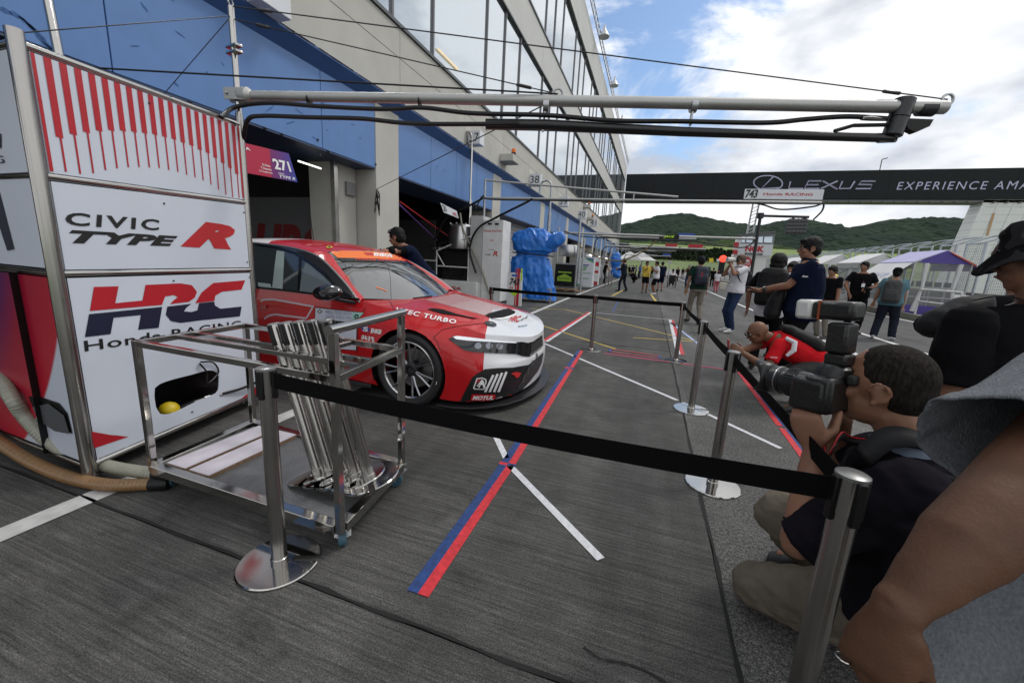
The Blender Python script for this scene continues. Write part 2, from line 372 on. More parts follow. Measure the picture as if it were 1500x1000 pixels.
# narrow inner pilaster beside the first opening
MB().bx(BX-1.1, BX-0.52, 7.05, 7.8, 0, 3.2).build('pilaster', BEIGE, bld, smooth=False, bevel=0.01)
MB().bx(BX-0.50, BX-0.40, 7.02, 7.12, 0, 3.2).build('door_track', STEEL, bld, smooth=False)
seams_first = [-4.2, -2.1, 0.2, 1.75, 3.23, 4.68, 6.32, 7.83]
for i in range(-1, NB):
    if i < 0: edges = [-6.0]+seams_first
    else:
        a, b = seg(i)+CW, seg(i+1); k = 4; edges = [a+(b-a)*j/k for j in range(k+1)]
    for a, b in zip(edges[:-1], edges[1:]):
        MB().bx(BX-0.25, BX, a+0.006, b-0.006, 3.2, 4.62).build('fascia_panel', BLUE, bld, smooth=False, bevel=0.006)
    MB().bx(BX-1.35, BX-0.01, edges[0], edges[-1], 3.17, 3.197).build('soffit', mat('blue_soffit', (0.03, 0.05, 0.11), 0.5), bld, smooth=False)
fl = MB(); fl.add([(BX, YS, 4.50), (BX, YE, 4.50), (BX+0.20, YE, 4.70), (BX+0.20, YS, 4.70), (BX+0.20, YS, 4.74), (BX+0.20, YE, 4.74), (BX, YE, 4.76), (BX, YS, 4.76)],
                 [(0,3,2,1),(3,4,5,2),(4,7,6,5),(0,1,6,7),(0,7,4,3),(1,2,5,6)]); fl.build('flashing', BLUE2, bld, smooth=False)
ru = MB()
for y in np.arange(2.0, 40, 0.02):
    if random.random() < 0.16*(1 if y > 8 else 2):
        l = random.uniform(0.03, 0.22); zz = random.uniform(0.006, 0.02)
        ru.bx(BX+0.196, BX+0.206, y, y+l, 4.742-zz, 4.7425)
ru.build('rust_patch', RUST, bld, smooth=False)['kind'] = 'stuff'
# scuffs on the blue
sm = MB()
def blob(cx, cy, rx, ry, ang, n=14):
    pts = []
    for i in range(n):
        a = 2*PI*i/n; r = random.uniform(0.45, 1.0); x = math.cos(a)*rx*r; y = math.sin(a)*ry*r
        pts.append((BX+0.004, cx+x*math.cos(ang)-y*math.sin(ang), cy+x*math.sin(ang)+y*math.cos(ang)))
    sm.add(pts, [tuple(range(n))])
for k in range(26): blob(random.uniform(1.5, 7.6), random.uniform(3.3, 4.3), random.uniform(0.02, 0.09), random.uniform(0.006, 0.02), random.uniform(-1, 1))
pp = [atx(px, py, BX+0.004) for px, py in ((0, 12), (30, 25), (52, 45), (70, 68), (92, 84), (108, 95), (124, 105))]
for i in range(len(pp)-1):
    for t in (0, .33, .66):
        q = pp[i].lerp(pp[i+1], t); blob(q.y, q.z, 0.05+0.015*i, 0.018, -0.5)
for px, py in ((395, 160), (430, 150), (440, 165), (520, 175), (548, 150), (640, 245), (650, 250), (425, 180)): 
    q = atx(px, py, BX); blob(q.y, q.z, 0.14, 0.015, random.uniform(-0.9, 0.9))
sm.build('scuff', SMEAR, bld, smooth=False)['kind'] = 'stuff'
bt = MB()
for px, py in ((468, 228), (481, 222), (550, 241), (413, 197), (465, 205), (176, 192), (278, 150), (33, 64), (223, 133), (388, 188)):
    q = atx(px, py, BX); bt.ball((BX+0.01, q.y, q.z), 0.022, 4)
bt.build('fixing_bolt', DARK, bld)['kind'] = 'stuff'
# beige band 4.76 .. 6.36, as rendered panels with fine joints
jy = [YS]+[1.9+6.86*i*0.5 for i in range(0, 20)]+[YE]; 
for a, b in zip(jy[:-1], jy[1:]):
    for z0, z1 in ((4.762, 5.745), (5.757, 6.36)):
        MB().bx(BX-0.3, BX+(0.0 if z0 < 5 else 0.0), a+0.006, b-0.006, z0, z1).build('wall_panel', BEIGE, bld, smooth=False, bevel=0.004)
core = MB(); core.bx(BX-12, BX-0.28, YS, YE, 4.65, 18.0); core.build('wall_core', MULL, bld, smooth=False)
def glazing(z0, z1, xo, first, tilt=0.0):
    ys = []
    i = first
    base_ = [8.53, 10.28, 13.74]
    for k in range(-2, 10):
        for b_ in base_:
            y = b_+6.88*k
            if -6 < y < YE: ys.append(y)
    ys = [YS]+ys+[YE-0.1]
    for a, b in zip(ys[:-1], ys[1:]):
        MB().add([(xo, a+0.03, z0), (xo, b-0.03, z0), (xo+tilt, b-0.03, z1), (xo+tilt, a+0.03, z1)], [(0,1,2,3)]).build('window_pane', GLASS, bld, smooth=False)
    for y in ys:
        MB().add([(xo-0.02, y-0.03, z0), (xo+0.05, y-0.03, z0), (xo+0.05, y+0.03, z0), (xo-0.02, y+0.03, z0),
                  (xo-0.02+tilt, y-0.03, z1), (xo+0.05+tilt, y-0.03, z1), (xo+0.05+tilt, y+0.03, z1), (xo-0.02+tilt, y+0.03, z1)],
                 [(0,1,5,4),(1,2,6,5),(2,3,7,6),(3,0,4,7)]).build('mullion', mat('bronze_mullion', (0.16, 0.16, 0.165), 0.4, 0.7), bld, smooth=False)
for z0, z1 in ((6.44, 10.2), (11.9, 15.5)):
    glazing(z0, z1, BX-0.06, 0)
MB().bx(BX-0.28, BX+0.05, YS, YE, 6.37, 6.44).build('window_sill', MULL, bld, smooth=False)
MB().bx(BX-0.28, BX+0.05, YS, YE, 10.2, 10.26).build('window_head', MULL, bld, smooth=False)
for i in range(12):
    a = YS+i*(YE-YS)/12; b = YS+(i+1)*(YE-YS)/12
    MB().bx(BX-0.28, BX, a+0.008, b-0.008, 10.262, 11.82).build('band_panel', BEIGE2, bld, smooth=False)
    MB().bx(BX-0.28, BX+0.1, a+0.008, b-0.008, 15.56, 17.7).build('roof_band_panel', BEIGE2, bld, smooth=False)
MB().bx(BX-0.28, BX+0.05, YS, YE, 11.822, 11.9).build('window_sill', MULL, bld, smooth=False)
MB().bx(BX-0.28, BX+0.05, YS, YE, 15.5, 15.558).build('window_head', MULL, bld, smooth=False)
tr = MB()
for z in (17.9, 18.5): tr.cyl((BX+0.35, YS, z), (BX+0.35, YE, z), 0.035, n=6)
for i in range(100):
    y = YS+i*0.78; tr.cyl((BX+0.35, y, 17.9), (BX+0.35, y+0.39, 18.5), 0.02, n=5); tr.cyl((BX+0.35, y+0.39, 18.5), (BX+0.35, y+0.78, 17.9), 0.02, n=5)
tr.build('roof_truss', GALV, bld)
for y in (33.5, 42, 52):
    MB().lathe([(0.08, 0.4), (0.12, 0.1), (0.42, -0.35), (0.40, -0.4)], 12, (BX+0.7, y, 18.3)).build('roof_speaker', GALV, bld)
MB().bx(BX-12, BX+0.12, YE, YE+0.4, 0, 17.7).build('end_wall', BEIGE2, bld, smooth=False)
# garage interiors: floor, back wall, divider walls
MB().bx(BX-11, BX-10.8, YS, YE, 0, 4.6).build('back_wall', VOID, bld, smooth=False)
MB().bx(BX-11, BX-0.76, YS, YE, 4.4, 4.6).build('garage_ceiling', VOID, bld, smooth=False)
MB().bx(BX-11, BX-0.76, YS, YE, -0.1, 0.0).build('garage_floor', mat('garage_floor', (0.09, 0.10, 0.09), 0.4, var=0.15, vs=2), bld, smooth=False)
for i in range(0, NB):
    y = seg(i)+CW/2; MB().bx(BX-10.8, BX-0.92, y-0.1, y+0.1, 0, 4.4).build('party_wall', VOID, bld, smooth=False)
# shutters: half closed ones further along
for i, h in ((1, 2.2), (2, 2.6), (4, 0.9), (5, 2.0), (7, 2.4)):
    a, b = seg(i)+CW+0.02, seg(i+1)-0.02
    m_ = MB()
    for k in range(int((3.17)/0.16)):
        z1 = 3.17-k*0.16
        if i == 1: pass
        if z1 < (0.0 if i in (1, 4) else 3.17-h): break
        m_.bx(BX-0.75, BX-0.70, a, b, z1-0.152, z1)
    m_.build('shutter', SHUT, bld, smooth=False, bevel=0.01)
# lit strip seen behind the first window
MB().box((BX-0.02, 11.1, 6.75), (0.01, 1.2, 0.05)).build('strip_light', mat('warm_strip', (0.9, 0.7, 0.4), 0.5, emit=(1, 0.72, 0.35), es=0.32), bld, smooth=False)

# number signs on the beige band
for px, py, n_, hw, ds in ((694, 201, '37', 0.20, 'nearest, standing beside the hooked vent pipe'), (783, 263, '38', 0.27, 'second along, just above the blue flashing'), (825, 295, '39', 0.3, 'partly hidden behind the overhead pipes'), (852, 314, '40', 0.33, 'beyond the orange beacon'), (869, 326, '41', 0.36, 'farthest of the row')):
    q = atx(px, py, BX+0.25)
    t = thing('number_sign', 'white box sign with number %s, %s' % (n_, ds), 'sign', (BX, q.y, q.z-hw), 'garage number signs')
    MB().bx(BX+0.26-hw, BX+0.26+hw, q.y, q.y+0.35, q.z-hw, q.z+hw).build('box', WHITE, t, smooth=False, bevel=0.01)
    m_ = MB(); text(m_, n_, (BX+0.26-hw*0.8, q.y, q.z-hw*0.62), (1,0,0), (0,0,1), hw*1.6, hw*1.24, 0.0, off=0.006)
    m_.build('number', INK, t, smooth=False)
q = atx(392, 14, BX+0.3); t = thing('sign_box', 'grey metal box on the wall above the blue flashing, cut by the frame top', 'box', (BX, q.y, q.z)); MB().bx(BX, BX+0.45, q.y-0.25, q.y+0.28, q.z-0.02, q.z+0.7).build('box', WHITE, t, smooth=False, bevel=0.01)
for px, py in ((748, 228), (861, 300), (866, 318)):
    q = atx(px, py, BX+0.3)
    t = thing('beacon_lamp', 'orange beacon lamp on a beige box below the glazing, %s' % ('nearest of the three' if px == 748 else 'beside the box sign 39' if px == 861 else 'beyond the nearer two'), 'lamp', (BX, q.y, q.z-0.3), 'orange beacons along the wall')
    MB().bx(BX, BX+0.55, q.y-0.4, q.y+0.35, q.z-0.28, q.z-0.02).build('housing', BEIGE, t, smooth=False, bevel=0.02)
    MB().cyl((BX+0.42, q.y, q.z-0.02), (BX+0.42, q.y, q.z+0.10), 0.09, n=12).build('base', BLK, t)
    MB().lathe([(0.085, 0), (0.085, 0.12), (0.05, 0.15)], 12, (BX+0.42, q.y, q.z+0.10)).build('lens', mat('orange_lens', (0.75, 0.16, 0.01), 0.25), t)
# electrical box + coiled cord on the first column
q = atx(539, 276, BX+0.05)
t = thing('junction_box', 'grey junction box with a bunched black cord on the column', 'junction box', (BX+0.02, 7.75, q.z-0.1))
MB().bx(BX-0.52, BX-0.45, 7.45, 7.72, q.z-0.14, q.z+0.14).build('box', mat('grey_box', (0.2, 0.2, 0.2), 0.5), t, smooth=False, bevel=0.01)
qq = atx(552, 277, BX+0.08); m_ = MB()
for k in range(7):
    a = random.uniform(0, 2*PI); m_.tube(smooth_path([qq, qq+Vector((0.03, 0.07*math.cos(a), -0.12)), qq+Vector((0.0, 0.09*math.sin(a), -0.32-0.04*k)), qq+Vector((0.02, -0.05, -0.1)), qq], 5), 0.008, 5)
m_.build('cord', BLK, t)
m_ = MB(); m_.tube([qq, qq.lerp(atd(815, 145, 3.4), 1.0)], 0.006, 5); 
tag(m_.build('guy_cord', BLK), 'thin black cord stretched from the column up to the overhead arm', 'cord')

# ------------------------------------------------------------------ garage 271 fittings
t = thing('garage_backdrop', 'grey display wall with large dark red letters inside the garage', 'display wall', (-8.2, 4, 0))
q0 = aty(395, 292, 9.3)
MB().bx(-9.5, -6.75, 7.45, 7.5, 0, 2.52).build('panel', mat('backdrop_grey', (0.10, 0.10, 0.108), 0.6), t, smooth=False)
m_ = MB()
U_ = Vector((-1,0,0))
# letters are read from the camera's side, facing -Y
text(m_, 'HRC', (-9.35, 7.45, 0.95), (1,0,0), (0,0,1), 2.45, 0.98, 0.06, 0.25, off=0.006)
m_.build('letters', mat('dull_red', (0.16, 0.006, 0.01), 0.5), t, smooth=False)
# tilted name board hanging under the soffit
tl, tr_, br, bl_ = (atx(352, 208, -5.7), atx(423, 225, -5.7), atx(436, 267, -5.7), atx(358, 252, -5.7))
t = thing('name_board', 'hanging red and purple driver board reading 271', 'sign', (-5.7, tl.y, tl.z))
ymin = tl.y-0.75; 
m = mat('name_board_print', (0.3, 0.01, 0.05), 0.4); nt_ = m.node_tree; c_ = N(nt_, 'ShaderNodeTexCoord'); sp = N(nt_, 'ShaderNodeSeparateXYZ'); nt_.links.new(c_.outputs['Object'], sp.inputs[0])
rp = N(nt_, 'ShaderNodeValToRGB'); els = rp.color_ramp.elements; els[0].position = 0.0; els[0].color = (0.40, 0.008, 0.045, 1); els[1].position = 1; els[1].color = (0.012, 0.04, 0.30, 1)
e = els.new(0.46); e.color = (0.40, 0.008, 0.045, 1); e = els.new(0.49); e.color = (0.16, 0.01, 0.12, 1)
mr_ = N(nt_, 'ShaderNodeMapRange'); mr_.inputs[1].default_value = bl_.y-tl.y; mr_.inputs[2].default_value = (br.y-tl.y)*1.0; nt_.links.new(sp.outputs['Y'], mr_.inputs[0]); nt_.links.new(mr_.outputs[0], rp.inputs[0]); nt_.links.new(rp.outputs[0], nt_.nodes['Principled BSDF'].inputs['Base Color'])
UU = (tr_-tl).normalized(); VV = (tl-bl_).normalized(); a_ = bl_-UU*0.5; b_ = br; c__ = tr_; d_ = tl-UU*0.5
W_ = Vector((-0.02, 0, 0)); MB().add([a_, b_, c__, d_, a_+W_, b_+W_, c__+W_, d_+W_], [(0,1,2,3),(7,6,5,4),(0,4,5,1),(1,5,6,2),(2,6,7,3),(3,7,4,0)]).build('board', m, t, smooth=False)
m_ = MB(); H_ = (tl-bl_).length; Wd = (br-bl_).length; W1 = UU.cross((c__-b_).normalized()); VV = (c__-b_).normalized()
text(m_, '271', b_-UU*Wd*0.40+VV*H_*0.36, UU, VV, Wd*0.33, H_*0.40, 0.03, off=0.006)
text(m_, 'CIVIC', b_-UU*Wd*0.36+VV*H_*0.19, UU, VV, Wd*0.12, H_*0.07, 0.01, off=0.006)
text(m_, 'TYPE R', b_-UU*Wd*0.36+VV*H_*0.06, UU, VV, Wd*0.32, H_*0.11, 0.02, 0.3, off=0.006)
for k, s_ in enumerate(('K.Otsu', 'T.Nomura', 'S.Tsujimoto')): text(m_, s_, b_-UU*Wd*(0.62+0.05*k)+VV*H_*(0.40-0.13*k), UU, VV, Wd*(0.14+0.05*k), H_*0.085, 0.012, off=0.006)
text(m_, 'HONDA', b_-UU*Wd*1.15+VV*H_*0.86, UU, VV, Wd*0.40, H_*0.10, 0.03, off=0.006)
m_.build('letters', WTXT, t, smooth=False)
m_ = MB(); m_.cyl(atx(437, 236, -6.4), atx(470, 247, -6.4), 0.018, n=6)
o = m_.build('strip_lamp', mat('lamp_white', (1, 1, 1), 0.5, emit=(1, 0.98, 0.92), es=1.6)); tag(o, 'lit white strip lamp under the garage ceiling', 'lamp')
t = thing('partition', 'grey partition panel standing inside the second garage', 'partition', (-9, 14.2, 0)); A_, B_ = aty(583, 430, 14.2), aty(636, 430, 14.2); MB().bx(A_.x, B_.x, 14.2, 14.26, 0, aty(610, 322, 14.2).z).build('panel', mat('partition_grey', (.085, .085, .085), .7, var=.1), t, smooth=False)
# straps at the second garage
for cl, ar, (x0, y0, x1, y1) in (('red', (0.5, 0.01, 0.02), (585, 295, 655, 345)), ('purple', (0.16, 0.06, 0.32), (584, 299, 640, 352))):
    m_ = MB(); m_.bar(atx(x0, y0, -6.3), aty(x1, y1, 12.6), 0.04, 0.02); tag(m_.build('strap', mat(cl+'_strap', ar, 0.6), smooth=False), '%s strap slanting across the mouth of the second garage' % cl, 'strap')
o = thing('name_board', 'small white board reading 21 hung in the second garage', 'sign', tuple(atx(658, 315, -5.9)))
A, B, Cc, D = [atx(*p, -5.9) for p in ((650, 311), (672, 320), (669, 309), (645, 297))]
m_ = MB(); m_.add([A, B, Cc, D], [(0,1,2,3)]); m_.build('board', WHITE, o, smooth=False)
m_ = MB(); text(m_, '21', A.lerp(D, .2)+(B-A)*.05+Vector((.01, 0, 0)), (B-A), (D-A), 0.18, 0.22, 0.03, off=0.006); m_.build('number', INK, o, smooth=False)
m_ = MB(); text(m_, 'HRC', A.lerp(D, .15)+(B-A)*.65+Vector((.01, 0, 0)), (B-A), (D-A), 0.24, 0.12, 0.03, off=0.006); m_.build('letters', REDTXT, o, smooth=False)

# ------------------------------------------------------------------ bridge across the lane
GY = 75.0
t = thing('bridge', 'dark grey advertising footbridge crossing high above the pit lane', 'bridge', (20, GY, 12.7))
GREY = mat('bridge_cladding', (0.009, 0.0115, 0.014), 0.6, var=0.10, vs=0.3, spec=0.2)
for i in range(13):
    a = -5.9+i*4.6; MB().bx(a, a+4.58, GY, GY+3, 12.95, 16.95-0.3*(i/13)*0).build('cladding_panel', GREY, t, smooth=False)
m_ = MB(); m_.bx(-5.9, 54, GY+0.2, GY+2.8, 12.55, 12.9)
for i in range(44): m_.bx(-4.5+i*1.35, -4.35+i*1.35, GY-0.35, GY+0.3, 12.45, 12.65)
m_.build('underside_beam', mat('bridge_beam', (0.12, 0.12, 0.12), 0.6), t, smooth=False)
LIL = mat('chrome_lettering', (0.34, 0.33, 0.46), 0.3, 0.4)
m_ = MB(); 
def gb(x, y): return aty(x, y, GY-0.02)
def stroke(mb, pts, wd, n=6): mb.tube(smooth_path(pts, n) if len(pts) > 2 else pts, wd, 6)
def poly_y(mb, pts, Y): 
    P = [aty(x, y, Y) for x, y in pts]; mb.add(P, [tuple(range(len(P)))])
# emblem: an oval with a slanted L stroke
ov = [gb(1125+21*math.cos(a)-(-1.5)*math.sin(a), 268.5+11.0*math.sin(a)) for a in [2*PI*k/32 for k in range(33)]]
m_.tube(ov, 0.11, 6)
m_.build('emblem', LIL, t); m_ = MB(); m_.tube([gb(1133, 259), gb(1115, 276.5), gb(1143, 275.5)], 0.13, 6); m_.build('emblem_stroke', LIL, t); m_ = MB()
# L E X U S built from strokes
def st(*p): m_.tube([gb(*q) for q in p], 0.13, 6)
st((1158, 266), (1155, 276.5), (1176, 276.5)); st((1203, 265.5), (1184, 265.5), (1178, 276.5), (1200, 276.5)); st((1181, 271), (1199, 271))
st((1205, 265.5), (1226, 277.5)); st((1227, 265.5), (1202, 277)); st((1234, 265.8), (1229, 276.5), (1245, 276.5), (1252, 265.8))
st((1282, 265.8), (1262, 265.8), (1257, 270.5), (1277, 270.8), (1275, 276.5), (1253, 276.7))
m_.build('maker_lettering', LIL, t); m_ = MB(); text(m_, 'EXPERIENCE AMAZING', gb(1313, 278), (1,0,0.0), (0,0,1), 18.4, 1.05, 0.0, 0.12, 1.25, off=0.01)
m_.build('lettering', LIL, t)
m_ = MB(); m_.cyl((37.2, GY+1, 16.9), (37.2, GY+1, 18.6), 0.06, n=6); m_.cyl((37.2, GY+1, 18.6), (37.7, GY+0.6, 18.7), 0.06, n=6); 
q = gb(1293, 252); m_.xf(Matrix.Translation((q.x-37.2, 0, 0))); m_.build('antenna', DARK, t)
# white tiled pier on the far side
A = [aty(1440, 300, GY), aty(1560, 300, GY), aty(1560, 440, GY), aty(1388, 422, GY)]
t = thing('bridge_pier', 'white tiled leaning pier under the right end of the footbridge', 'pier', (A[3].x, GY, 0))
PIER = mat('pier_tile', (0.62, 0.63, 0.64), 0.5, var=0.04)
xb, xt = A[3].x-0.4, A[0].x
for r_ in range(13):
    z0, z1 = r_*1.0, r_*1.0+0.975
    for c_ in range(9):
        f = lambda z: xb+(xt-xb)*(z/12.2)
        a0 = f(z0)+c_*1.6; a1 = f(z1)+c_*1.6
        MB().add([(a0, GY+0.2, z0), (a0+1.56, GY+0.2, z0), (a1+1.56, GY+0.2, z1), (a1, GY+0.2, z1), (a0, GY+2.6, z0), (a0+1.56, GY+2.6, z0), (a1+1.56, GY+2.6, z1), (a1, GY+2.6, z1)],
                 [(0,1,2,3),(0,3,7,4),(3,2,6,7),(1,5,6,2)]).build('tile', PIER, t, smooth=False)
p1_, p2_ = aty(1456, 312, GY+0.15), aty(1446, 345, GY+0.15)
MB().bar(p1_, p2_, 0.25, 0.02).build('rust_streak', mat('rust_streak', (0.42, 0.26, 0.14), 0.8), t, smooth=False)

# ------------------------------------------------------------------ hills
def forest_mat(name, a, b, sc):
    m = mat(name, a, 0.95); t = m.node_tree; L = t.links.new; c = N(t, 'ShaderNodeTexCoord')
    n = N(t, 'ShaderNodeTexNoise'); n.inputs['Scale'].default_value = sc; n.inputs['Detail'].default_value = 8; n.inputs['Roughness'].default_value = 0.7; L(c.outputs['Object'], n.inputs['Vector'])
    v = N(t, 'ShaderNodeTexVoronoi'); v.inputs['Scale'].default_value = sc*9; L(c.outputs['Object'], v.inputs['Vector'])
    r = N(t, 'ShaderNodeValToRGB'); r.color_ramp.elements[0].position = 0.35; r.color_ramp.elements[0].color = (*a, 1); r.color_ramp.elements[1].position = 0.62; r.color_ramp.elements[1].color = (*b, 1); L(n.outputs[0], r.inputs[0])
    L(r.outputs[0], t.nodes['Principled BSDF'].inputs['Base Color'])
    bb = N(t, 'ShaderNodeBump'); bb.inputs['Strength'].default_value = 0.9; bb.inputs['Distance'].default_value = 4.0; L(v.outputs[0], bb.inputs['Height']); L(bb.outputs[0], t.nodes['Principled BSDF'].inputs['Normal'])
    t.nodes['Principled BSDF'].inputs['Specular IOR Level'].default_value = 0.1
    return m
F1 = forest_mat('far_forest', (0.008, 0.019, 0.015), (0.019, 0.036, 0.020), 0.018); F2 = forest_mat('near_forest', (0.018, 0.035, 0.013), (0.048, 0.075, 0.020), 0.03)
def hill(name, sky_pts, Yd, dep, m, rows=26, cols=300, amp=2.2):
    mb = MB(); xs = [aty(p[0], p[1], Yd) for p in sky_pts]; X = [v.x for v in xs]; Z = [v.z for v in xs]; rr = []
    for i in range(rows+1):
        f = i/rows; row = []
        for j in range(cols+1):
            x = X[0]+(X[-1]-X[0])*j/cols; z = float(np.interp(x, X, Z)); y = Yd-dep*(1-f)
            h = z*(1-(1-f)**1.7)*(0.98+0.05*noise.noise(Vector((x*.01, y*.012, 3)))) if f < 1 else z
            sp = noise.noise(Vector((x*0.11, y*0.11, 0)))*amp+noise.noise(Vector((x*0.45, y*0.45, 5)))*amp*0.8
            row.append((x*(0.72+0.28*f) if False else x, y, -0.5+h+(sp if f > 0.03 else 0)))
        rr.append(row)
    mb.grid(rr); o = mb.build(name, m, smooth=False); return struct(o)
hill('far_hill', [(500, 380), (700, 360), (820, 350), (905, 331), (935, 324), (960, 317), (985, 314), (1010, 315), (1040, 323), (1075, 328), (1100, 332), (1130, 325), (1160, 321), (1190, 327), (1225, 335), (1262, 330), (1300, 320), (1350, 319), (1395, 324), (1440, 315), (1520, 298), (1700, 290), (2200, 330)], 620, 260, F1, amp=2.6)
hill('wooded_slope', [(500, 385), (800, 382), (905, 352), (960, 356), (1030, 352), (1100, 350), (1160, 365), (1250, 368), (1330, 355), (1390, 350), (1450, 332), (1560, 315), (2000, 340)], 340, 120, F2, rows=18, amp=2.4)
mat('bright_meadow', (0.13, 0.18, 0.035), 0.9, var=0.25, vs=0.08)
m_ = MB(); m_.add([(-45, 100, -.05), (150, 100, -.05), (150, 173, 5.0), (-45, 173, 5.0)], [(0,1,2,3)]); struct(m_.build('grass_bank', mat('bank_grass', (0.085, 0.125, 0.03), 0.9, var=0.4, vs=0.12), smooth=False))
m_ = MB(); m_.add([(-45, 173, 5.0), (150, 173, 5.0), (150, 255, 14.6), (-45, 255, 15.6)], [(0,1,2,3)]); struct(m_.build('meadow', _M['bright_meadow'], smooth=False))
# row of dark conifers: individual trees
LEAF = mat('conifer_foliage', (0.020, 0.036, 0.013), 0.95, var=0.5, vs=0.8)
TRUNK = mat('bark', (0.07, 0.05, 0.035), 0.9)
def conifer(h, r, seed):
    rnd = random.Random(seed); mb = MB()
    for k in range(420):
        f = rnd.random()**0.8; z = h*(0.06+0.92*f); rad = r*(1-f)**0.6*(0.55+0.5*rnd.random()); a = rnd.uniform(0, 2*PI); s_ = rnd.uniform(0.25, 0.6)*r*0.5
        c = Vector((math.cos(a)*rad, math.sin(a)*rad, z)); d1 = Vector((rnd.uniform(-1, 1), rnd.uniform(-1, 1), rnd.uniform(-.6, .6))).normalized()*s_; d2 = Vector((rnd.uniform(-1, 1), rnd.uniform(-1, 1), rnd.uniform(-.2, 1))).normalized()*s_
        mb.add([c-d1, c+d2, c+d1, c-d2], [(0,1,2,3)])
    return mb
protos = []
x = aty(905, 380, 175).x; xe = aty(1085, 380, 175).x; k = 0
while x < xe:
    h = random.uniform(4.6, 5.6); k += 1
    lab = 'dark conifer standing in the trimmed row below the far hill'
    if k <= 4:
        t = thing('conifer_tree', lab, 'tree', (x, 173, 4.9), 'row of dark conifers below the hill')
        o = conifer(6.2, 1.9, k).build('crown', LEAF, t, smooth=False, world=False); MB().cyl((0,0,0), (0,0,1.2), 0.18, 0.12, 8).build('trunk', TRUNK, t, world=False); protos.append(t)
    else:
        t = clone(random.choice(protos), (x, 173+random.uniform(-1, 1), 4.9), lab, random.uniform(0, 6)); t.scale = (1, 1, h/6.2)
    x += random.uniform(0.95, 1.35)
# ------------------------------------------------------------------ near refuelling cabinet with printed boards
def vplane(px, py, O, Nn):
    d = Vector(ray(px, py)); c = Vector(CP); Nn = Vector(Nn); return c+d*((Vector(O)-c).dot(Nn)/d.dot(Nn))
NP = Vector((-2.85, 1.18, 0)); FP = Vector((-3.12, 2.45, 0)); PU = (FP-NP).normalized(); PN = PU.cross(Vector((0,0,1))); ZZ = Vector((0,0,1))
PO = NP+PN*0.012
def pp(x, y): return vplane(x, y, PO, PN)
def pz(zx, zy, ox, oy, s): return pp(ox+zx/s, oy+zy/s)
LU = Vector((-1, 0.03, 0)).normalized()        # second side runs away to the left
rig = thing('refuelling_cabinet', 'white refuelling cabinet in a steel tube frame with red stripes and large logo boards', 'cabinet', (-2.85, 1.18, 0))
tops = {'N': 2.25, 'F': 2.33}
BL = NP+LU*1.3; BR_ = FP+LU*1.3
m_ = MB(); m_.tube([NP+ZZ*0.0, NP+ZZ*2.26], 0.032, 14); m_.build('post', STEEL, rig); m_ = MB(); m_.tube([FP+ZZ*0.07, FP+ZZ*2.34], 0.026, 14)
m_.build('post', STEEL, rig)
m_ = MB(); m_.tube([BL+ZZ*0.06, BL+ZZ*2.26], 0.03, 12); m_.build('post', STEEL, rig); m_ = MB(); m_.tube([BR_+ZZ*0.06, BR_+ZZ*2.3], 0.026, 12); m_.build('post', STEEL, rig)
for z in (2.205, 1.635, 1.165, 0.105):
    dz = 0.06 if z > 1.6 else 0
    MB().tube([NP+ZZ*z, FP+ZZ*(z+dz)], 0.019, 12).build('rail', POLISH if z > 0.1 else STEEL, rig)
    MB().tube([NP+ZZ*z, BL+ZZ*z], 0.019, 12).build('rail', STEEL, rig)
MB().tube([FP+ZZ*0.1, BR_+ZZ*0.1], 0.019, 8).build('rail', STEEL, rig); MB().tube([BL+ZZ*0.1, BR_+ZZ*0.1], 0.019, 8).build('rail', STEEL, rig)
def board(name, z0a, z1a, z0b, z1b, m, thick=0.006):
    a = PO+PU*0.035; b = PO+PU*1.268; w_ = -PN*thick
    P = [a+ZZ*z0a, b+ZZ*z0b, b+ZZ*z1b, a+ZZ*z1a]; m_ = MB(); m_.add(P+[p+w_ for p in P], [(0,1,2,3),(7,6,5,4),(0,4,5,1),(1,5,6,2),(2,6,7,3),(3,7,4,0)])
    return m_.build(name, m, rig, smooth=False)
BOARD = mat('blue_white_board', (0.56, 0.60, 0.68), 0.28, var=0.03, vs=2)
b1 = board('stripe_board', 1.655, 2.185, 1.712, 2.245, BOARD); b2 = board('name_board', 1.186, 1.615, 1.186, 1.672, BOARD)
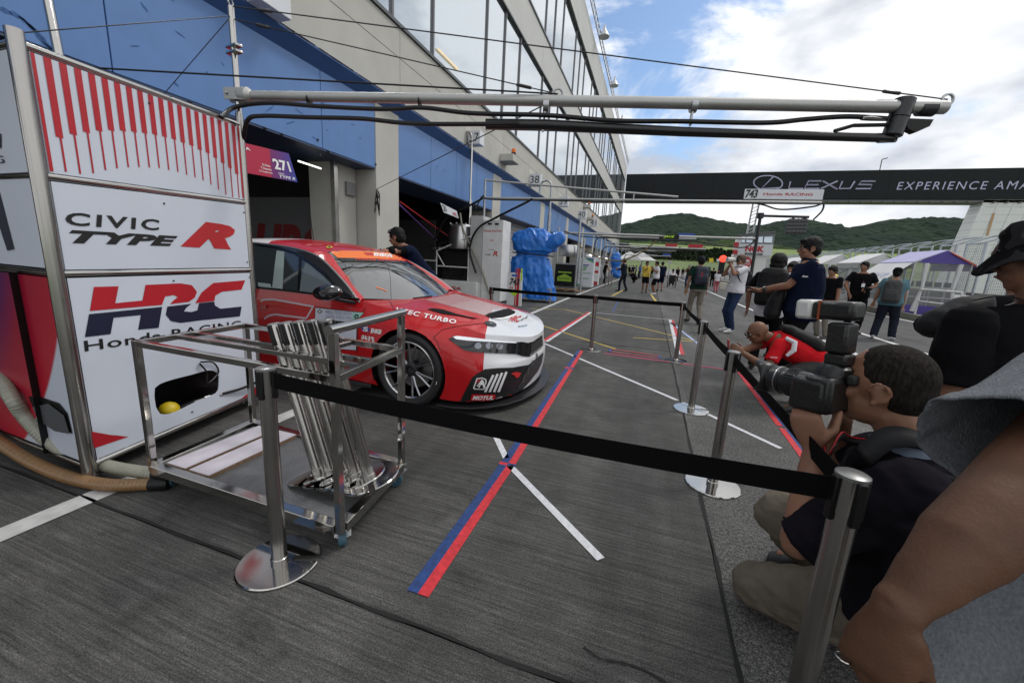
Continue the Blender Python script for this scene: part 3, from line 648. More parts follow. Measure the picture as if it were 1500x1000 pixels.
# lower board with a stadium shaped opening
hx0, hx1, hz0, hz1 = 0, 0, 0, 0
hp = [pz(x, y, 0, 380, 2.5) for x, y in ((565, 500), (567, 470), (590, 452), (640, 437), (700, 422), (760, 405), (790, 407), (802, 425), (802, 470), (795, 488), (770, 500), (720, 520), (660, 550), (620, 566), (590, 568), (572, 545))]
bm = bmesh.new(); O3 = PO
outer = [PO+PU*0.035+ZZ*0.128, PO+PU*1.268+ZZ*0.128, PO+PU*1.268+ZZ*1.142, PO+PU*0.035+ZZ*1.142]
def ring_fill(outer, hole, m, name, par, thick=0.006):
    """a board with a hole: bridge the outer rectangle, densified, to the hole loop"""
    c = sum((Vector(p) for p in hole), Vector())/len(hole); U = PU; n = 48; ho = []; ou = []
    def hit(loop, ang):
        d = (math.cos(ang), math.sin(ang)); best = None
        L2 = [((p-c).dot(U), (p-c).z) for p in loop]
        for i in range(len(L2)):
            (x1, y1), (x2, y2) = L2[i], L2[(i+1) % len(L2)]; ex, ey = x2-x1, y2-y1; den = d[0]*ey-d[1]*ex
            if abs(den) < 1e-9: continue
            t = (x1*ey-y1*ex)/den; s = (x1*d[1]-y1*d[0])/den
            if t > 0 and -1e-6 <= s <= 1+1e-6 and (best is None or t < best): best = t
        return c+U*d[0]*best+ZZ*d[1]*best
    angs = [2*PI*k/n for k in range(n)]+[math.atan2((p-c).z, (p-c).dot(U)) % (2*PI) for p in outer]; angs.sort()
    ou = [hit(outer, a) for a in angs]; ho = [hit(hole, a) for a in angs]
    mb = MB(); mb.grid([[p for p in ho], [p for p in ou]], closeu=True); k = [p-PN*thick for p in ho]; mb.grid([k, ho], closeu=True)
    return mb.build(name, m, par, smooth=False)
b3 = ring_fill(outer, hp, BOARD, 'lower_board', rig)
# inside of the cabinet
m_ = MB(); i0 = NP+LU*1.27+PU*0.03; a = NP-PN*0.35+PU*0.04; b = FP-PN*0.35-PU*0.04
m_.add([a+ZZ*0.12, b+ZZ*0.12, b+ZZ*1.15, a+ZZ*1.15], [(0,1,2,3)]); m_.add([a+ZZ*0.12, b+ZZ*0.12, FP-PU*.04-PN*0.01+ZZ*0.12, NP+PU*.04-PN*0.01+ZZ*0.12], [(0,1,2,3)])
m_.build('inner_lining', BLK, rig, smooth=False)
def pin(x, y, d): return vplane(x, y, PO-PN*d, PN)
y0_ = pin(248, 602, 0.06); m_ = MB(); m_.ball(y0_+ZZ*0.01, (0.06, 0.06, 0.055), 8); m_.cyl(y0_-ZZ*0.06, y0_-ZZ*0.0, 0.05, n=10); m_.build('yellow_coupling', mat('yellow_plastic', (0.55, 0.40, 0.01), 0.4), rig)
m_ = MB(); m_.tube([pin(262, 600, .08), pin(285, 590, .07)], 0.022, 8); m_.build('hose_end', BLK, rig)
m_ = MB(); m_.tube([pin(285, 590, .06), pin(300, 585, 0.05)], 0.016, 8); m_.tube([pin(300, 585, 0.05), pin(308, 582, 0.04)], 0.022, 8); m_.tube([pin(308, 582, 0.04), pin(325, 577, 0.0)], 0.014, 8); m_.build('hose_fitting', POLISH, rig)
m_ = MB(); m_.tube(smooth_path([pin(325, 577, 0.0), pp(350, 568)+PN*0.03, pp(374, 555)+PN*0.05, pp(385, 540)+PN*0.05]), 0.011, 8); m_.build('air_line', HOSE, rig)
m_ = MB(); q = pp(285, 533)+PN*0.02; m_.tube(smooth_path([q+PU*0.02, q+PU*0.07-ZZ*0.08, q+PU*0.07-ZZ*0.16, pp(318, 545)+PN*0.01, q+PU*0.13-ZZ*0.02, q+PU*0.03+ZZ*0.01]), 0.006, 6); m_.build('hanging_lanyard', HOSE, rig)
# prints on the boards (flat print, a hair proud)
def pprint(pts, m, name='print', off=0.0025):
    mb = MB(); 
    for p in pts: 
        P = [q+PN*off for q in p]; mb.add(P, [tuple(range(len(P)))])
    return mb.build(name, m, rig, smooth=False)
wb = [(150,487),(200,475),(250,467),(300,462),(345,460),(390,462),(433,466),(477,472),(518,478),(557,487),(595,497),(632,510),(668,523),(703,540),(737,553),(768,572),(798,592),(828,612),(860,635)]
tb_ = [(180,637),(230,635),(278,622),(323,610),(370,604),(414,600),(458,600),(498,602),(540,605),(576,613),(614,620),(650,632),(685,643),(720,655),(752,672),(784,690),(813,710),(842,730),(866,738)]
def uz(p): d = p-PO; return d.dot(PU), d.z
nS = len(wb); us = [0.10+i*(1.215-0.10)/(nS-1) for i in range(nS)]
for i in range(nS):
    u = us[i]; zb = uz(pz(wb[i][0], wb[i][1], 0, 0, 2.5))[1]; zt = 2.185+0.06*u/1.3-0.001; ztb = max(uz(pz(tb_[i][0], tb_[i][1], 0, 0, 2.5))[1], 1.67+0.05*u/1.3)
    q = lambda uu, z: PO+PU*uu+ZZ*z
    pprint([[q(u-.0155, zb), q(u+.0155, zb), q(u+.0155, zt), q(u-.0155, zt)], [q(u-.0005, ztb), q(u+.008, ztb), q(u+.008, zb), q(u-.0005, zb)]], REDP, 'stripe')
for u0, u1 in ((0.037, 0.052), (1.252, 1.267)):
    q = lambda uu, z: PO+PU*uu+ZZ*z; pprint([[q(u0, 1.66+.05*u0), q(u1, 1.66+.05*u1), q(u1, 2.183+.046*u1), q(u0, 2.183+.046*u0)]], REDP, 'edge_stripe')
def ptext(s, ll, lr, tp, m, bold=0.0, shear=0.0, space=1.0, name='lettering'):
    a, b, c = pp(*ll), pp(*lr), pp(*tp); U = (b-a); mb = MB(); h = abs((c-b).z)
    text(mb, s, a, U, PN.cross(U), U.length, h, bold, shear, space, off=0.0025); return mb.build(name, m, rig, smooth=False)
ptext('CIVIC', (97, 330), (235, 338), (235, 322), INK, 0.028, 0.12, 1.25)
ptext('TYPE', (103, 356), (262, 361), (262, 346), INK, 0.055, 0.35, 1.05)
ptext('R', (264, 361), (346, 366), (346, 331), REDTXT, 0.07, 0.45)
Zc = lambda l: [pz(x, y, 0, 380, 2.5) for x, y in l]
pprint([Zc([(343,100),(433,98),(421,160),(521,150),(532,93),(660,87),(702,94),(720,118),(712,140),(690,155),(622,163),(634,150),(650,138),(636,130),(604,135),(592,166),(328,188)][::-1])], REDP, 'logo_upper')
pprint([Zc([(714,160),(738,120),(780,86),(897,76),(884,110),(812,118),(788,132),(784,152)][::-1])], REDP, 'logo_upper')
pprint([Zc([(325,200),(593,173),(580,250),(505,257),(515,203),(415,213),(404,273),(310,284)][::-1])], NAVY, 'logo_lower')
pprint([Zc([(612,172),(700,162),(682,176),(672,190),(700,192),(722,186),(728,160),(784,154),(786,168),(806,180),(884,172),(878,208),(740,222),(660,232),(625,225),(606,202)][::-1])], NAVY, 'logo_lower')
ptext('Honda RACING', (124, 515), (353, 480), (353, 469), INK, 0.012, 0.0, 1.1)
pprint([Zc([(330,628),(345,690),(470,648),(400,641),(360,634)])], REDP, 'corner_print'); pprint([Zc([(884,508),(946,458),(946,492)])], REDP, 'corner_print')
for x, y in ((28, 90), (60, 249), (65, 276), (86, 385), (218, 151), (344, 184), (356, 293), (357, 311), (362, 384), (240, 298), (92, 417), (117, 539), (254, 411), (365, 406), (281, 603)):
    q = pp(x, y)+PN*0.003; MB().ball(q, 0.006, 4).build('screw', DARK, rig)
# left-hand side boards
LN = LU.cross(ZZ)*-1; LN = Vector((LN.x, -abs(LN.y), 0)).normalized(); LO = NP+LN*0.01
def lp(x, y): return vplane(x, y, LO, LN)
def lboard(name, z0, z1, m):
    a = LO+LU*0.03; b = LO+LU*1.27; mb = MB(); P = [b+ZZ*z0, a+ZZ*z0, a+ZZ*z1, b+ZZ*z1]; mb.add(P+[p-LN*0.006 for p in P], [(0,1,2,3),(7,6,5,4),(0,4,5,1),(1,5,6,2),(2,6,7,3),(3,7,4,0)]); return mb.build(name, m, rig, smooth=False)
m = mat('gradient_board', (0.3, 0.01, 0.05), 0.3); t_ = m.node_tree; c_ = N(t_, 'ShaderNodeTexCoord'); sp = N(t_, 'ShaderNodeVectorMath', operation='DISTANCE'); sp.inputs[1].default_value = (-2.05, 0, 1.9)
t_.links.new(c_.outputs['Object'], sp.inputs[0]); r_ = N(t_, 'ShaderNodeValToRGB'); r_.color_ramp.interpolation = 'LINEAR'; el = r_.color_ramp.elements; el[0].position = 0.0; el[0].color = (0.018, 0.02, 0.14, 1); el[1].position = 1; el[1].color = (0.50, 0.54, 0.62, 1)
for p_, c in ((0.50, (0.05, 0.01, 0.10)), (0.60, (0.30, 0.008, 0.03)), (0.74, (0.42, 0.012, 0.03)), (0.745, (0.50, 0.54, 0.62))): e = el.new(p_); e.color = (*c, 1)
mr_ = N(t_, 'ShaderNodeMapRange'); mr_.inputs[1].default_value = 0.4; mr_.inputs[2].default_value = 2.9; t_.links.new(sp.outputs['Value'], mr_.inputs[0]); t_.links.new(mr_.outputs[0], r_.inputs[0]); t_.links.new(r_.outputs[0], t_.nodes['Principled BSDF'].inputs['Base Color'])
lboard('side_board', 0.128, 1.142, m); lboard('side_board', 1.19, 2.18, BOARD)
m_ = MB(); P = [lp(x, y)+LN*0.004 for x, y in ((-20, 282), (0, 280), (22, 365), (12, 367), (0, 330), (-20, 330))]; m_.add(P, [tuple(range(len(P)))])
P = [lp(x, y)+LN*0.004 for x, y in ((-14, 195), (3, 196), (3, 217), (-14, 217))]; m_.add(P, [(0,1,2,3)])
text(m_, 'RACING', lp(8, 239)+LU*0.42, -LU, ZZ, 0.42, 0.035, 0.01, off=0.004); m_.build('side_lettering', NAVY, rig, smooth=False)
for k in range(9):
    mb = MB(); cc_ = LO+LU*1.65+ZZ*2.30
    pts = [cc_+(-LU*math.cos(a)+ZZ*math.sin(a))*(1.30+0.028*k) for a in [(-1.10+0.04*j) for j in range(22)]]
    pts = [p for p in pts if 0.13 < p.z < 1.14 and 0.03 < (p-LO).dot(LU) < 1.27]
    if len(pts) > 2: mb.tube([p+LN*0.001 for p in pts], 0.0022, 4); mb.build('pin_stripe', mat('purple_print', (0.09, 0.02, 0.22), 0.4), rig)
m_ = MB(); P = [lp(x, y)+LN*0.004 for x, y in ((43, 580), (58, 580), (88, 590), (100, 605), (107, 634), (85, 628), (55, 610))]; m_.add(P, [tuple(range(len(P)))]); m_.build('service_hatch', BLK, rig, smooth=False)
m_ = MB(); P = [lp(x, y)+LN*0.012 for x, y in ((52, 595), (75, 590), (98, 607), (106, 634), (84, 630), (62, 615))]; m_.add(P, [tuple(range(len(P)))]); m_.build('grey_cover', mat('grey_sack', (0.06, 0.065, 0.07), 0.6, bump=0.4, bs=20), rig, smooth=False)
def caster(par, loc, r=0.045, tyre=RUB, name='caster', rz=0.0):
    mb = MB(); x, y, z = loc; c = Vector((x, y, r)); d = Vector((math.cos(rz), math.sin(rz), 0)); s = Vector((-d.y, d.x, 0))
    mb.mi = 0; mb.lathe([(r*0.55, -0.016), (r*0.95, -0.016), (r, -0.010), (r, 0.010), (r*0.95, 0.016), (r*0.55, 0.016)], 20, c, s, 0)
    mb.lathe([(0.004, -0.015), (r*0.55, -0.012), (r*0.55, 0.012), (0.004, 0.015)], 14, c, s, 1)
    for k in (-1, 1): mb.bar(c+s*0.022*k, c+s*0.022*k+ZZ*(z-r-0.004)+d*0.02, 0.003, 0.03, up=s, mi=2)
    mb.cyl(c-s*0.026, c+s*0.026, 0.006, n=8, mi=2); mb.box(c+ZZ*(z-r-0.004)+d*0.02, (0.07, 0.07, 0.005), None, 2)
    return mb.build(name, [tyre, GALV, GALV], par)
for P in (NP+PU*0.12+LU*.1, FP-PU*0.1+LU*0.1, BL+PU*0.1-LU*.1, BR_-PU*.1-LU*.1): caster(rig, (P.x, P.y, 0.10), 0.04, rz=0.9)
# mast + overhead arm
FT = FP+PN*0.0
mast = thing('refuelling_boom', 'long grey overhead arm carrying black hoses from the steel mast of the striped cabinet', 'overhead arm', tuple(FP+ZZ*2.3))
MB().tube([FP+ZZ*2.30, FP+ZZ*3.06], 0.0215, 14).build('mast', POLISH, mast)
ARE = Vector((1.68, 3.58, 2.47)); ARS = FP+ZZ*2.47; AD = (ARE-ARS).normalized(); AS = AD.cross(ZZ).normalized(); AN = -AS if AS.y > 0 else AS
def ap(x, y, o=0.0): return vplane(x, y, ARS+AN*o, AN)
m_ = MB(); m_.tube([ARS+AD*0.06, ARE], [0.034, 0.040], 20); m_.build('arm_tube', ALU, mast)
m_ = MB(); m_.lathe([(0.035, -0.055), (0.055, -0.03), (0.058, 0.03), (0.035, 0.06)], 18, ARS+AD*0.06, AD); 
m_.box(ARS-AD*0.0, (0.13, 0.012, 0.10), Matrix((AD, AN, ZZ)).transposed()); m_.box(ARS+AN*0.04, (0.16, 0.008, 0.085), Matrix((AD, AN, ZZ)).transposed()); m_.box(ARS-AN*0.04, (0.16, 0.008, 0.085), Matrix((AD, AN, ZZ)).transposed()); m_.cyl(ARS+AN*0.06-AD*.05, ARS-AN*0.06-AD*.05, 0.01)
m_.build('hinge', ALU, mast, bevel=0.003)
m_ = MB(); q = FP+ZZ*2.78
for k in (-1, 1): m_.box(q+ZZ*0.02*k, (0.19, 0.05, 0.018), Matrix((Vector((.94, -.3, -.12)).normalized(), Vector((.3, .94, 0)).normalized(), ZZ)).transposed())
m_.build('clamp', POLISH, mast, bevel=0.004)
def ringo(mb, c, r, rt, ax, n=14): 
    ax = Vector(ax).normalized(); u = ax.orthogonal().normalized(); v = ax.cross(u); mb.tube([Vector(c)+(u*math.cos(a)+v*math.sin(a))*r for a in [2*PI*k/n for k in range(n+1)]], rt, 6)
m_ = MB(); ringo(m_, FP+ZZ*3.085, 0.022, 0.006, PN); m_.build('eye_bolt', GALV, mast)
m_ = MB(); e1 = ap(817, 138); e2 = ap(1388, 146); ringo(m_, e1, 0.035, 0.009, AN); m_.build('eye_bolt', GALV, mast)
m_ = MB(); ringo(m_, e2, 0.033, 0.009, AN); m_.build('eye_bolt', GALV, mast)
for x in (800, 1016):
    q = ap(x, 163); MB().bar(ap(x, 150), ap(x-5, 193 if x < 900 else 184), 0.012, 0.03, up=AN).build('hanger', GALV, mast, smooth=False)
    m_ = MB(); m_.lathe([(0.042, -0.02), (0.044, -0.02), (0.044, 0.02), (0.042, 0.02)], 18, ap(x, 155), AD); m_.build('clip', GALV, mast)
m_ = MB(); m_.tube(smooth_path([pp(320, 172)+PN*0.02, ap(345, 157, .05), ap(395, 151, .05), ap(470, 156, .05), ap(560, 160, .04), ap(620, 158, .04), ap(690, 166, .04), ap(800, 169, .03), ap(900, 177, .03), ap(1000, 178, .02), ap(1120, 180, .02), ap(1180, 175, .0), ap(1240, 171, 0), ap(1300, 174, 0)]), 0.0155, 10); m_.build('upper_hose', HOSE, mast)
m_ = MB(); m_.tube(smooth_path([pp(356, 205), ap(363, 176, .05), ap(385, 170, .05), ap(450, 172, .05), ap(530, 174, .05), ap(600, 181, .04), ap(690, 182, .04), ap(760, 181, 0.03)]), 0.0155, 10); m_.build('lower_hose', HOSE, mast)
m_ = MB(); P = [(ap(712, 174), ap(712, 190)), (ap(800, 175), ap(800, 192)), (ap(1000, 186), ap(1000, 200)), (ap(1310, 197), ap(1305, 209))]
m_.tube([a.lerp(b, .5) for a, b in P], [max((a-b).length*0.5, 0.02) for a, b in P], 12); m_.build('hose_sleeve', mat('black_sleeve', (0.009, 0.009, 0.010), 0.3), mast)
m_ = MB(); m_.tube([ap(1222, 192), ap(1250, 184), ap(1302, 183), ap(1302, 198), ap(1225, 197)], 0.012, 6); m_.build('bracket', BLK, mast)
m_ = MB(); m_.lathe([(0.05, 0.095), (0.058, 0.09), (0.058, -0.02), (0.05, -0.022), (0.056, -0.025), (0.056, -0.13), (0.04, -0.14)], 20, ap(1318, 168)-AD*0.0, ZZ+AD*0.15); m_.build('black_cuff', mat('black_vinyl', (0.012, 0.013, 0.016), 0.3, bump=0.2, bs=30), mast)
m_ = MB(); m_.lathe([(0.043, -0.05), (0.044, 0.04)], 18, ap(1358, 160), AD); m_.build('end_collar', DARK, mast)
m_ = MB(); P = [ap(x, y, .03) for x, y in ((1325, 173), (1368, 175), (1362, 185), (1342, 194), (1330, 188))]; m_.prism([((p-P[0]).dot(AD), (p-P[0]).z) for p in P][::-1], P[0], AD, ZZ, -0.05); m_.build('end_bracket', BLK, mast, smooth=False)
m_ = MB(); m_.tube([ap(1262, 173), ap(1275, 173), ap(1300, 175)], [0.016, 0.019, 0.012], 8); m_.build('hose_fitting', POLISH, mast); m_ = MB(); m_.tube([ap(1286, 206), ap(1312, 205)], 0.017, 8); m_.build('hose_fitting', POLISH, mast)
for k, x in enumerate((453, 615)): m_ = MB(); m_.lathe([(0.040, -0.004), (0.043, 0), (0.040, 0.004)], 14, ap(x, 147+k*3), AD); m_.build('cable_tie', BLK, mast)
def wire(label, pts, r=0.004, m=None, sag=0.0, cat='cable', n=10, extra=None):
    a, b = Vector(pts[0]), Vector(pts[-1]); P = [a.lerp(b, k/n)-ZZ*sag*4*(k/n)*(1-k/n) for k in range(n+1)] if len(pts) == 2 else pts
    mb = MB(); mb.tube(P, r, 5)
    if extra: 
        d = (b-a).normalized()
        for f in extra: c = a+(b-a)*f; mb.lathe([(0.004, -.06), (0.011, -.05), (0.011, .05), (0.004, .06)], 6, c, d)
    return tag(mb.build('stay_wire', m or DARK), label, cat)
TP = FP+ZZ*3.06
wire('steel stay wire from the mast top to the far tip of the overhead arm', [TP+AD*.02, e2], 0.0045, extra=(0.05, 0.93))
wire('steel stay wire from the mast top to the middle eye of the overhead arm', [TP-ZZ*.08, e1], 0.004, extra=(0.1, 0.9))
wire('black cord running level to the middle eye of the overhead arm', [atd(125, 99, 2.6), e1], 0.006, BLK)
wire('thin wire running left from the mast top', [TP-ZZ*.06, vplane(12, 50, NP, PN)], 0.003)
wire('thin wire slanting down from the mast top behind the striped board', [TP-ZZ*.06, atd(240, 138, 2.9)], 0.003)
o = MB().tube([atd(66, -20, 3.0), atd(92, 110, 3.0)], 0.03, 14).build('steel_pole', POLISH); tag(o, 'polished pole rising behind the striped board near the left frame edge', 'pole')
# ------------------------------------------------------------------ hoses on the floor
def hose(label, pts, r, m, cuff=None):
    P = smooth_path(pts, 14); t = thing('suction_hose', label, 'hose', tuple(P[-1]), 'floor hoses'); mb = MB(); Q = []; n = 0; rs = []
    d = 0
    for i in range(len(P)-1):
        k = max(1, int((P[i+1]-P[i]).length/0.0045))
        for j in range(k): Q.append(P[i].lerp(P[i+1], j/k)); rs.append(r*(1+0.05*math.sin(n*1.9))); n += 1
    mb.tube(Q, rs, 14); mb.build('corrugated_tube', m, t)
    mb = MB(); mb.lathe([(r*1.12, 0), (r*1.15, 0.01), (r*1.15, 0.07), (r*1.0, 0.09)], 16, P[-1]-(P[-1]-P[-2]).normalized()*0.05, (P[-1]-P[-2])); mb.build('cuff', BLK, t)
hose('pale ribbed hose curving down past the cabinet to the steel cart', [g(-60, 440, 0.75), g(0, 552, .50), g(38, 612, .30), g(85, 655, .14), g(150, 680, .07), g(200, 690, .07), g(240, 694, 0.08)], 0.034, mat('pale_hose', (0.25, 0.25, 0.20), 0.35, var=0.1, spec=.6))
hose('brown ribbed hose lying on the floor below the pale one', [g(-60, 610, .2), g(0, 648, .09), g(50, 678, .05), g(105, 700, .035), g(160, 710, .035), g(212, 709, .035), g(236, 708, .035)], 0.033, mat('brown_hose', (0.20, 0.11, 0.045), 0.35, var=0.12, spec=.6))

# ------------------------------------------------------------------ barrier posts and belts
def stanchion(label, loc, tilt=None, slot=2.2, group='belt barrier posts', h=0.885, slots=(0, 1, 2, 3), r=0.031, rb=0.165):
    t = thing('barrier_post', label, 'barrier post', loc, group)
    mb = MB(); n = 56; pts = []
    hw = 0.017; a0 = math.asin(hw/rb)
    for k in range(n+1):
        a = slot+a0+(2*PI-2*a0)*k/n; pts.append((math.cos(a)*rb, math.sin(a)*rb))
    ci, si = math.cos(slot), math.sin(slot); ri = r+0.025
    for k in range(9):
        a = -PI/2-PI*k/8; x = ri+hw+hw*math.cos(a); y = hw*math.sin(a); pts.append((x*ci-y*si, x*si+y*ci))
    def dome(p): q = math.hypot(*p)/rb; return 0.012+0.010*(1-q)
    m = len(pts); V = [(x, y, 0.001) for x, y in pts]+[(x, y, 0.008) for x, y in pts]+[(x*.975, y*.975, dome((x, y))) for x, y in pts]
    F = [tuple(range(m-1, -1, -1))]+[(i, (i+1) % m, m+(i+1) % m, m+i) for i in range(m)]+[(m+i, m+(i+1) % m, 2*m+(i+1) % m, 2*m+i) for i in range(m)]+[tuple(range(2*m, 3*m))]
    mb.add(V, F); mb.build('base_plate', POLISH, t, world=False)
    MB().lathe([(r, 0.012), (r, h-0.035)], 28).build('tube', STEEL, t, world=False)
    MB().lathe([(r+.004, 0.012), (r+.004, 0.03), (r, 0.033)], 28).build('collar', STEEL, t, world=False)
    MB().lathe([(r+.0015, h-0.10), (r+.0015, h-0.006), (r+.003, h-0.004), (r-.002, h)], 28).build('head', mat('steel_head', (0.42, 0.41, 0.39), 0.2, 1.0), t, world=False) 
    MB().lathe([(r+.0045, h-0.008), (r+.0045, h), (r-.003, h+.004), (0.003, h+.006)], 28).build('cap', mat('cap_grey', (0.25, 0.25, 0.25), 0.35, 0.6) , t, world=False)
    for k in slots:
        a = PI/2*k+0.25; c = Vector((math.cos(a), math.sin(a), 0)); mb = MB(); R = Matrix.Rotation(a, 3, 'Z')
        mb.box(c*(r+.004)+ZZ*(h-0.065), (0.012, 0.022, 0.115), R); mb.build('belt_slot', BLK, t, world=False, bevel=0.003)
    return t
ST = {1: (-1.400, 1.130), 2: (0.520, 1.120), 3: (0.525, 2.66), 4: (0.522, 4.13), 5: (0.495, 6.35), 6: (-0.785, 6.40), 7: (-2.62, 6.55)}
LB = {1: 'barrier post in front of the steel cart, its slotted round base in the open', 2: 'barrier post nearest the frame bottom, before the kneeling photographer', 3: 'barrier post on the slab joint, second from the right foreground',
      4: 'barrier post on the slab joint, third from the right foreground', 5: 'barrier post at the far right corner of the belt line', 6: 'barrier post beyond the blue and red tape end', 7: 'barrier post half hidden behind the car bonnet'}
for k, (x, y) in ST.items(): stanchion(LB[k], (x, y, 0), slot={1: 0.45, 2: 2.6, 3: 2.0, 4: 0.2, 5: 0.3, 6: 0.4, 7: 0}[k])
def belt(label, a, b, sag=0.02, hgt=0.048, z=0.855, tw=0.0):
    a = Vector((*ST[a], z)); b = Vector((*ST[b], z)); d = (b-a).normalized(); a += d*0.036; b -= d*0.036; s = Vector((-d.y, d.x, 0)); n = 24; mb = MB(); rows = [[], [], [], []]
    for i in range(n+1):
        t = i/n; c = a.lerp(b, t)-ZZ*sag*4*t*(1-t); ang = tw*math.sin(PI*t); u = ZZ*math.cos(ang)+s*math.sin(ang); w_ = s*math.cos(ang)-ZZ*math.sin(ang)
        for r_, (p, q) in zip(rows, ((-1, -1), (1, -1), (1, 1), (-1, 1))): r_.append(c+u*hgt/2*p+w_*0.0011*q)
    mb.grid([list(r) for r in zip(*rows)], closeu=True); mb.grid([[rows[0][0], rows[1][0]], [rows[3][0], rows[2][0]]]); return tag(mb.build('barrier_belt', WEB, smooth=False), label, 'barrier belt', 'barrier belts')
belt('black belt crossing the foreground in front of the car', 1, 2, 0.018, 0.062, 0.838)
belt('black belt running from the nearest post to the second on the joint', 2, 3, 0.0, 0.062, 0.84, 0.25); belt('black belt between the second and third posts on the joint', 3, 4, 0.01, 0.055, 0.845)
belt('black belt between the third post and the far right corner post', 4, 5, 0.02, 0.05, 0.85); belt('black belt across the far side behind the car nose', 6, 5, 0.005, 0.055, 0.85); belt('black belt running behind the bonnet to the half hidden post', 7, 6, 0.01, 0.055, 0.85)

# ------------------------------------------------------------------ steel cart with stored posts
def V2(a, b): return (a, b)
cart = thing('steel_cart', 'polished steel tube cart on casters with a mesh deck', 'cart', (-1.85, 1.6, 0))
cx0, cx1, cy0, cy1 = -2.50, -1.20, 1.285, 1.90
SQ = 0.032; ZD = 0.125; ZS = aty(505, 556, cy0).z; ZH = aty(518, 490, cy0).z
def sq(a, b, name='tube', w=SQ, m=POLISH): MB().bar(a, b, w, w).build(name, m, cart, smooth=False, bevel=0.003)
CNL, CNR, CFR, CFL = V2(-2.485, 1.285), V2(-1.195, 1.275), V2(-1.275, 1.865), V2(-2.545, 1.93)
for (x, y), zt in ((CNL, ZS+.016), (CFL, ZS+.016), (CNR, ZH), (CFR, ZH)): sq((x, y, ZD-.02), (x, y, zt), 'upright')
for z, nm in ((ZD, 'deck_rail'), (ZS, 'shelf_rail')):
    for a_, b_ in ((CNL, CNR), (CFL, CFR), (CNL, CFL), (CNR, CFR)):
        A_ = Vector((a_[0], a_[1], z)); B_ = Vector((b_[0], b_[1], z)); d_ = (B_-A_).normalized()*.018; sq(A_+d_, B_-d_, nm, SQ if z > .3 else 0.05)
for y in (cy0+0.20, cy0+0.30): sq((cx0+.0, y, ZS), (cx1-.04, y, ZS), 'shelf_bar', 0.026)
sq((cx1-0.42, cy0+.32, ZS), (cx1-.42, cy1-.045, ZS), 'shelf_bar', 0.026)
MB().cyl((CNR[0]+.004, CNR[1]-.03, ZH+.012), (CFR[0]-.004, CFR[1]+.03, ZH+.012), 0.021, n=18).build('handle', POLISH, cart)
m_ = MB()
for i in range(58): m_.bx(cx0+.01, cx1-.05, cy0+.02+i*0.0101, cy0+.0235+i*0.0101, ZD+0.004, ZD+.006)
for i in range(121): m_.bx(cx0+.02+i*.0101, cx0+.0235+i*0.0101, cy0+.02, cy1-.02, ZD+0.0062, ZD+.008)
m_.build('mesh_deck', GALV, cart, smooth=False)['kind'] = 'stuff'
BT = mat('blue_tyre', (0.04, 0.10, 0.14), 0.5)
for x, y in ((cx0+.06, cy0+.05), (cx0+.06, cy1-.05), (cx1-.03, cy0+.04), (cx1-.10, cy1-.06)): caster(cart, (x, y, 0.10), 0.040, BT, rz=0.4 if y > 1.5 else 2.2)
WOOD = mat('weathered_plank_side', (0.16, 0.10, 0.06), 0.85, var=0.4, vs=30, stretch=(1, 8, 1)); PLW = mat('painted_plank', (0.50, 0.47, 0.52), 0.6, var=0.12, vs=10)
for k, (x, lab) in enumerate(((-2.34, 'pale painted plank lying on the cart deck against the left uprights'), (-2.16, 'pale painted plank lying on the cart deck beside the mesh'))):
    t = thing('plank', lab, 'plank', (x, 1.59, ZD+.008), 'planks on the cart'); MB().bx(x-.075, x+.075, 1.31, 1.87-.0*k, ZD+.009, ZD+.030).build('board', WOOD, t, smooth=False); 
    MB().bx(x-.074, x+.073, 1.312, 1.868, ZD+.0302, ZD+.034).build('painted_face', PLW, t, smooth=False)
# posts stacked in the cart, leaning
proto = None
for k in range(5):
    top = (g(386+27*k if k < 4 else 462, 478+3*k, ZS+0.13)); 
    base_ = Vector((-1.60+0.085*k, 1.56+0.0*k, ZD+.03+.013*k)); tp = Vector((-1.93+0.16*k if k < 4 else -1.38, 1.42+0.01*k, 0))
    dirn = Vector((-0.34+0.035*k, 0.02-0.03*k, 1)).normalized()
    lab = ['stored barrier post leaning in the cart, leftmost of the bundle', 'stored barrier post leaning in the cart, second of the bundle from the left', 'stored barrier post leaning in the cart, middle of the bundle', 'stored barrier post leaning in the cart, fourth of the bundle', 'stored barrier post leaning in the cart, nearest the handle upright'][k]
    t = stanchion(lab, tuple(base_), group='posts stored in the cart', slot=0.3+k*0.2) if k == 0 else clone(proto, tuple(base_), lab)
    if k == 0: proto = t
    t.rotation_euler = dirn.to_track_quat('Z', 'Y').to_euler(); t.scale = (.92, .92, .955)
t = thing('paper_tag', 'white paper tag tied to a cart tube with string', 'tag', tuple(aty(478, 585, 1.27)))
m_ = MB(); q = aty(474, 583, 1.262); m_.box(q, (0.018, 0.002, 0.028), Matrix.Rotation(0.4, 3, 'Y')); m_.build('card', WTXT, t, smooth=False)
m_ = MB(); q2 = aty(470, 545, 1.26); m_.tube([q2, q], 0.0015, 4); m_.tube([q2, aty(485, 604, 1.262)], 0.0015, 4); m_.build('string', BLK, t)
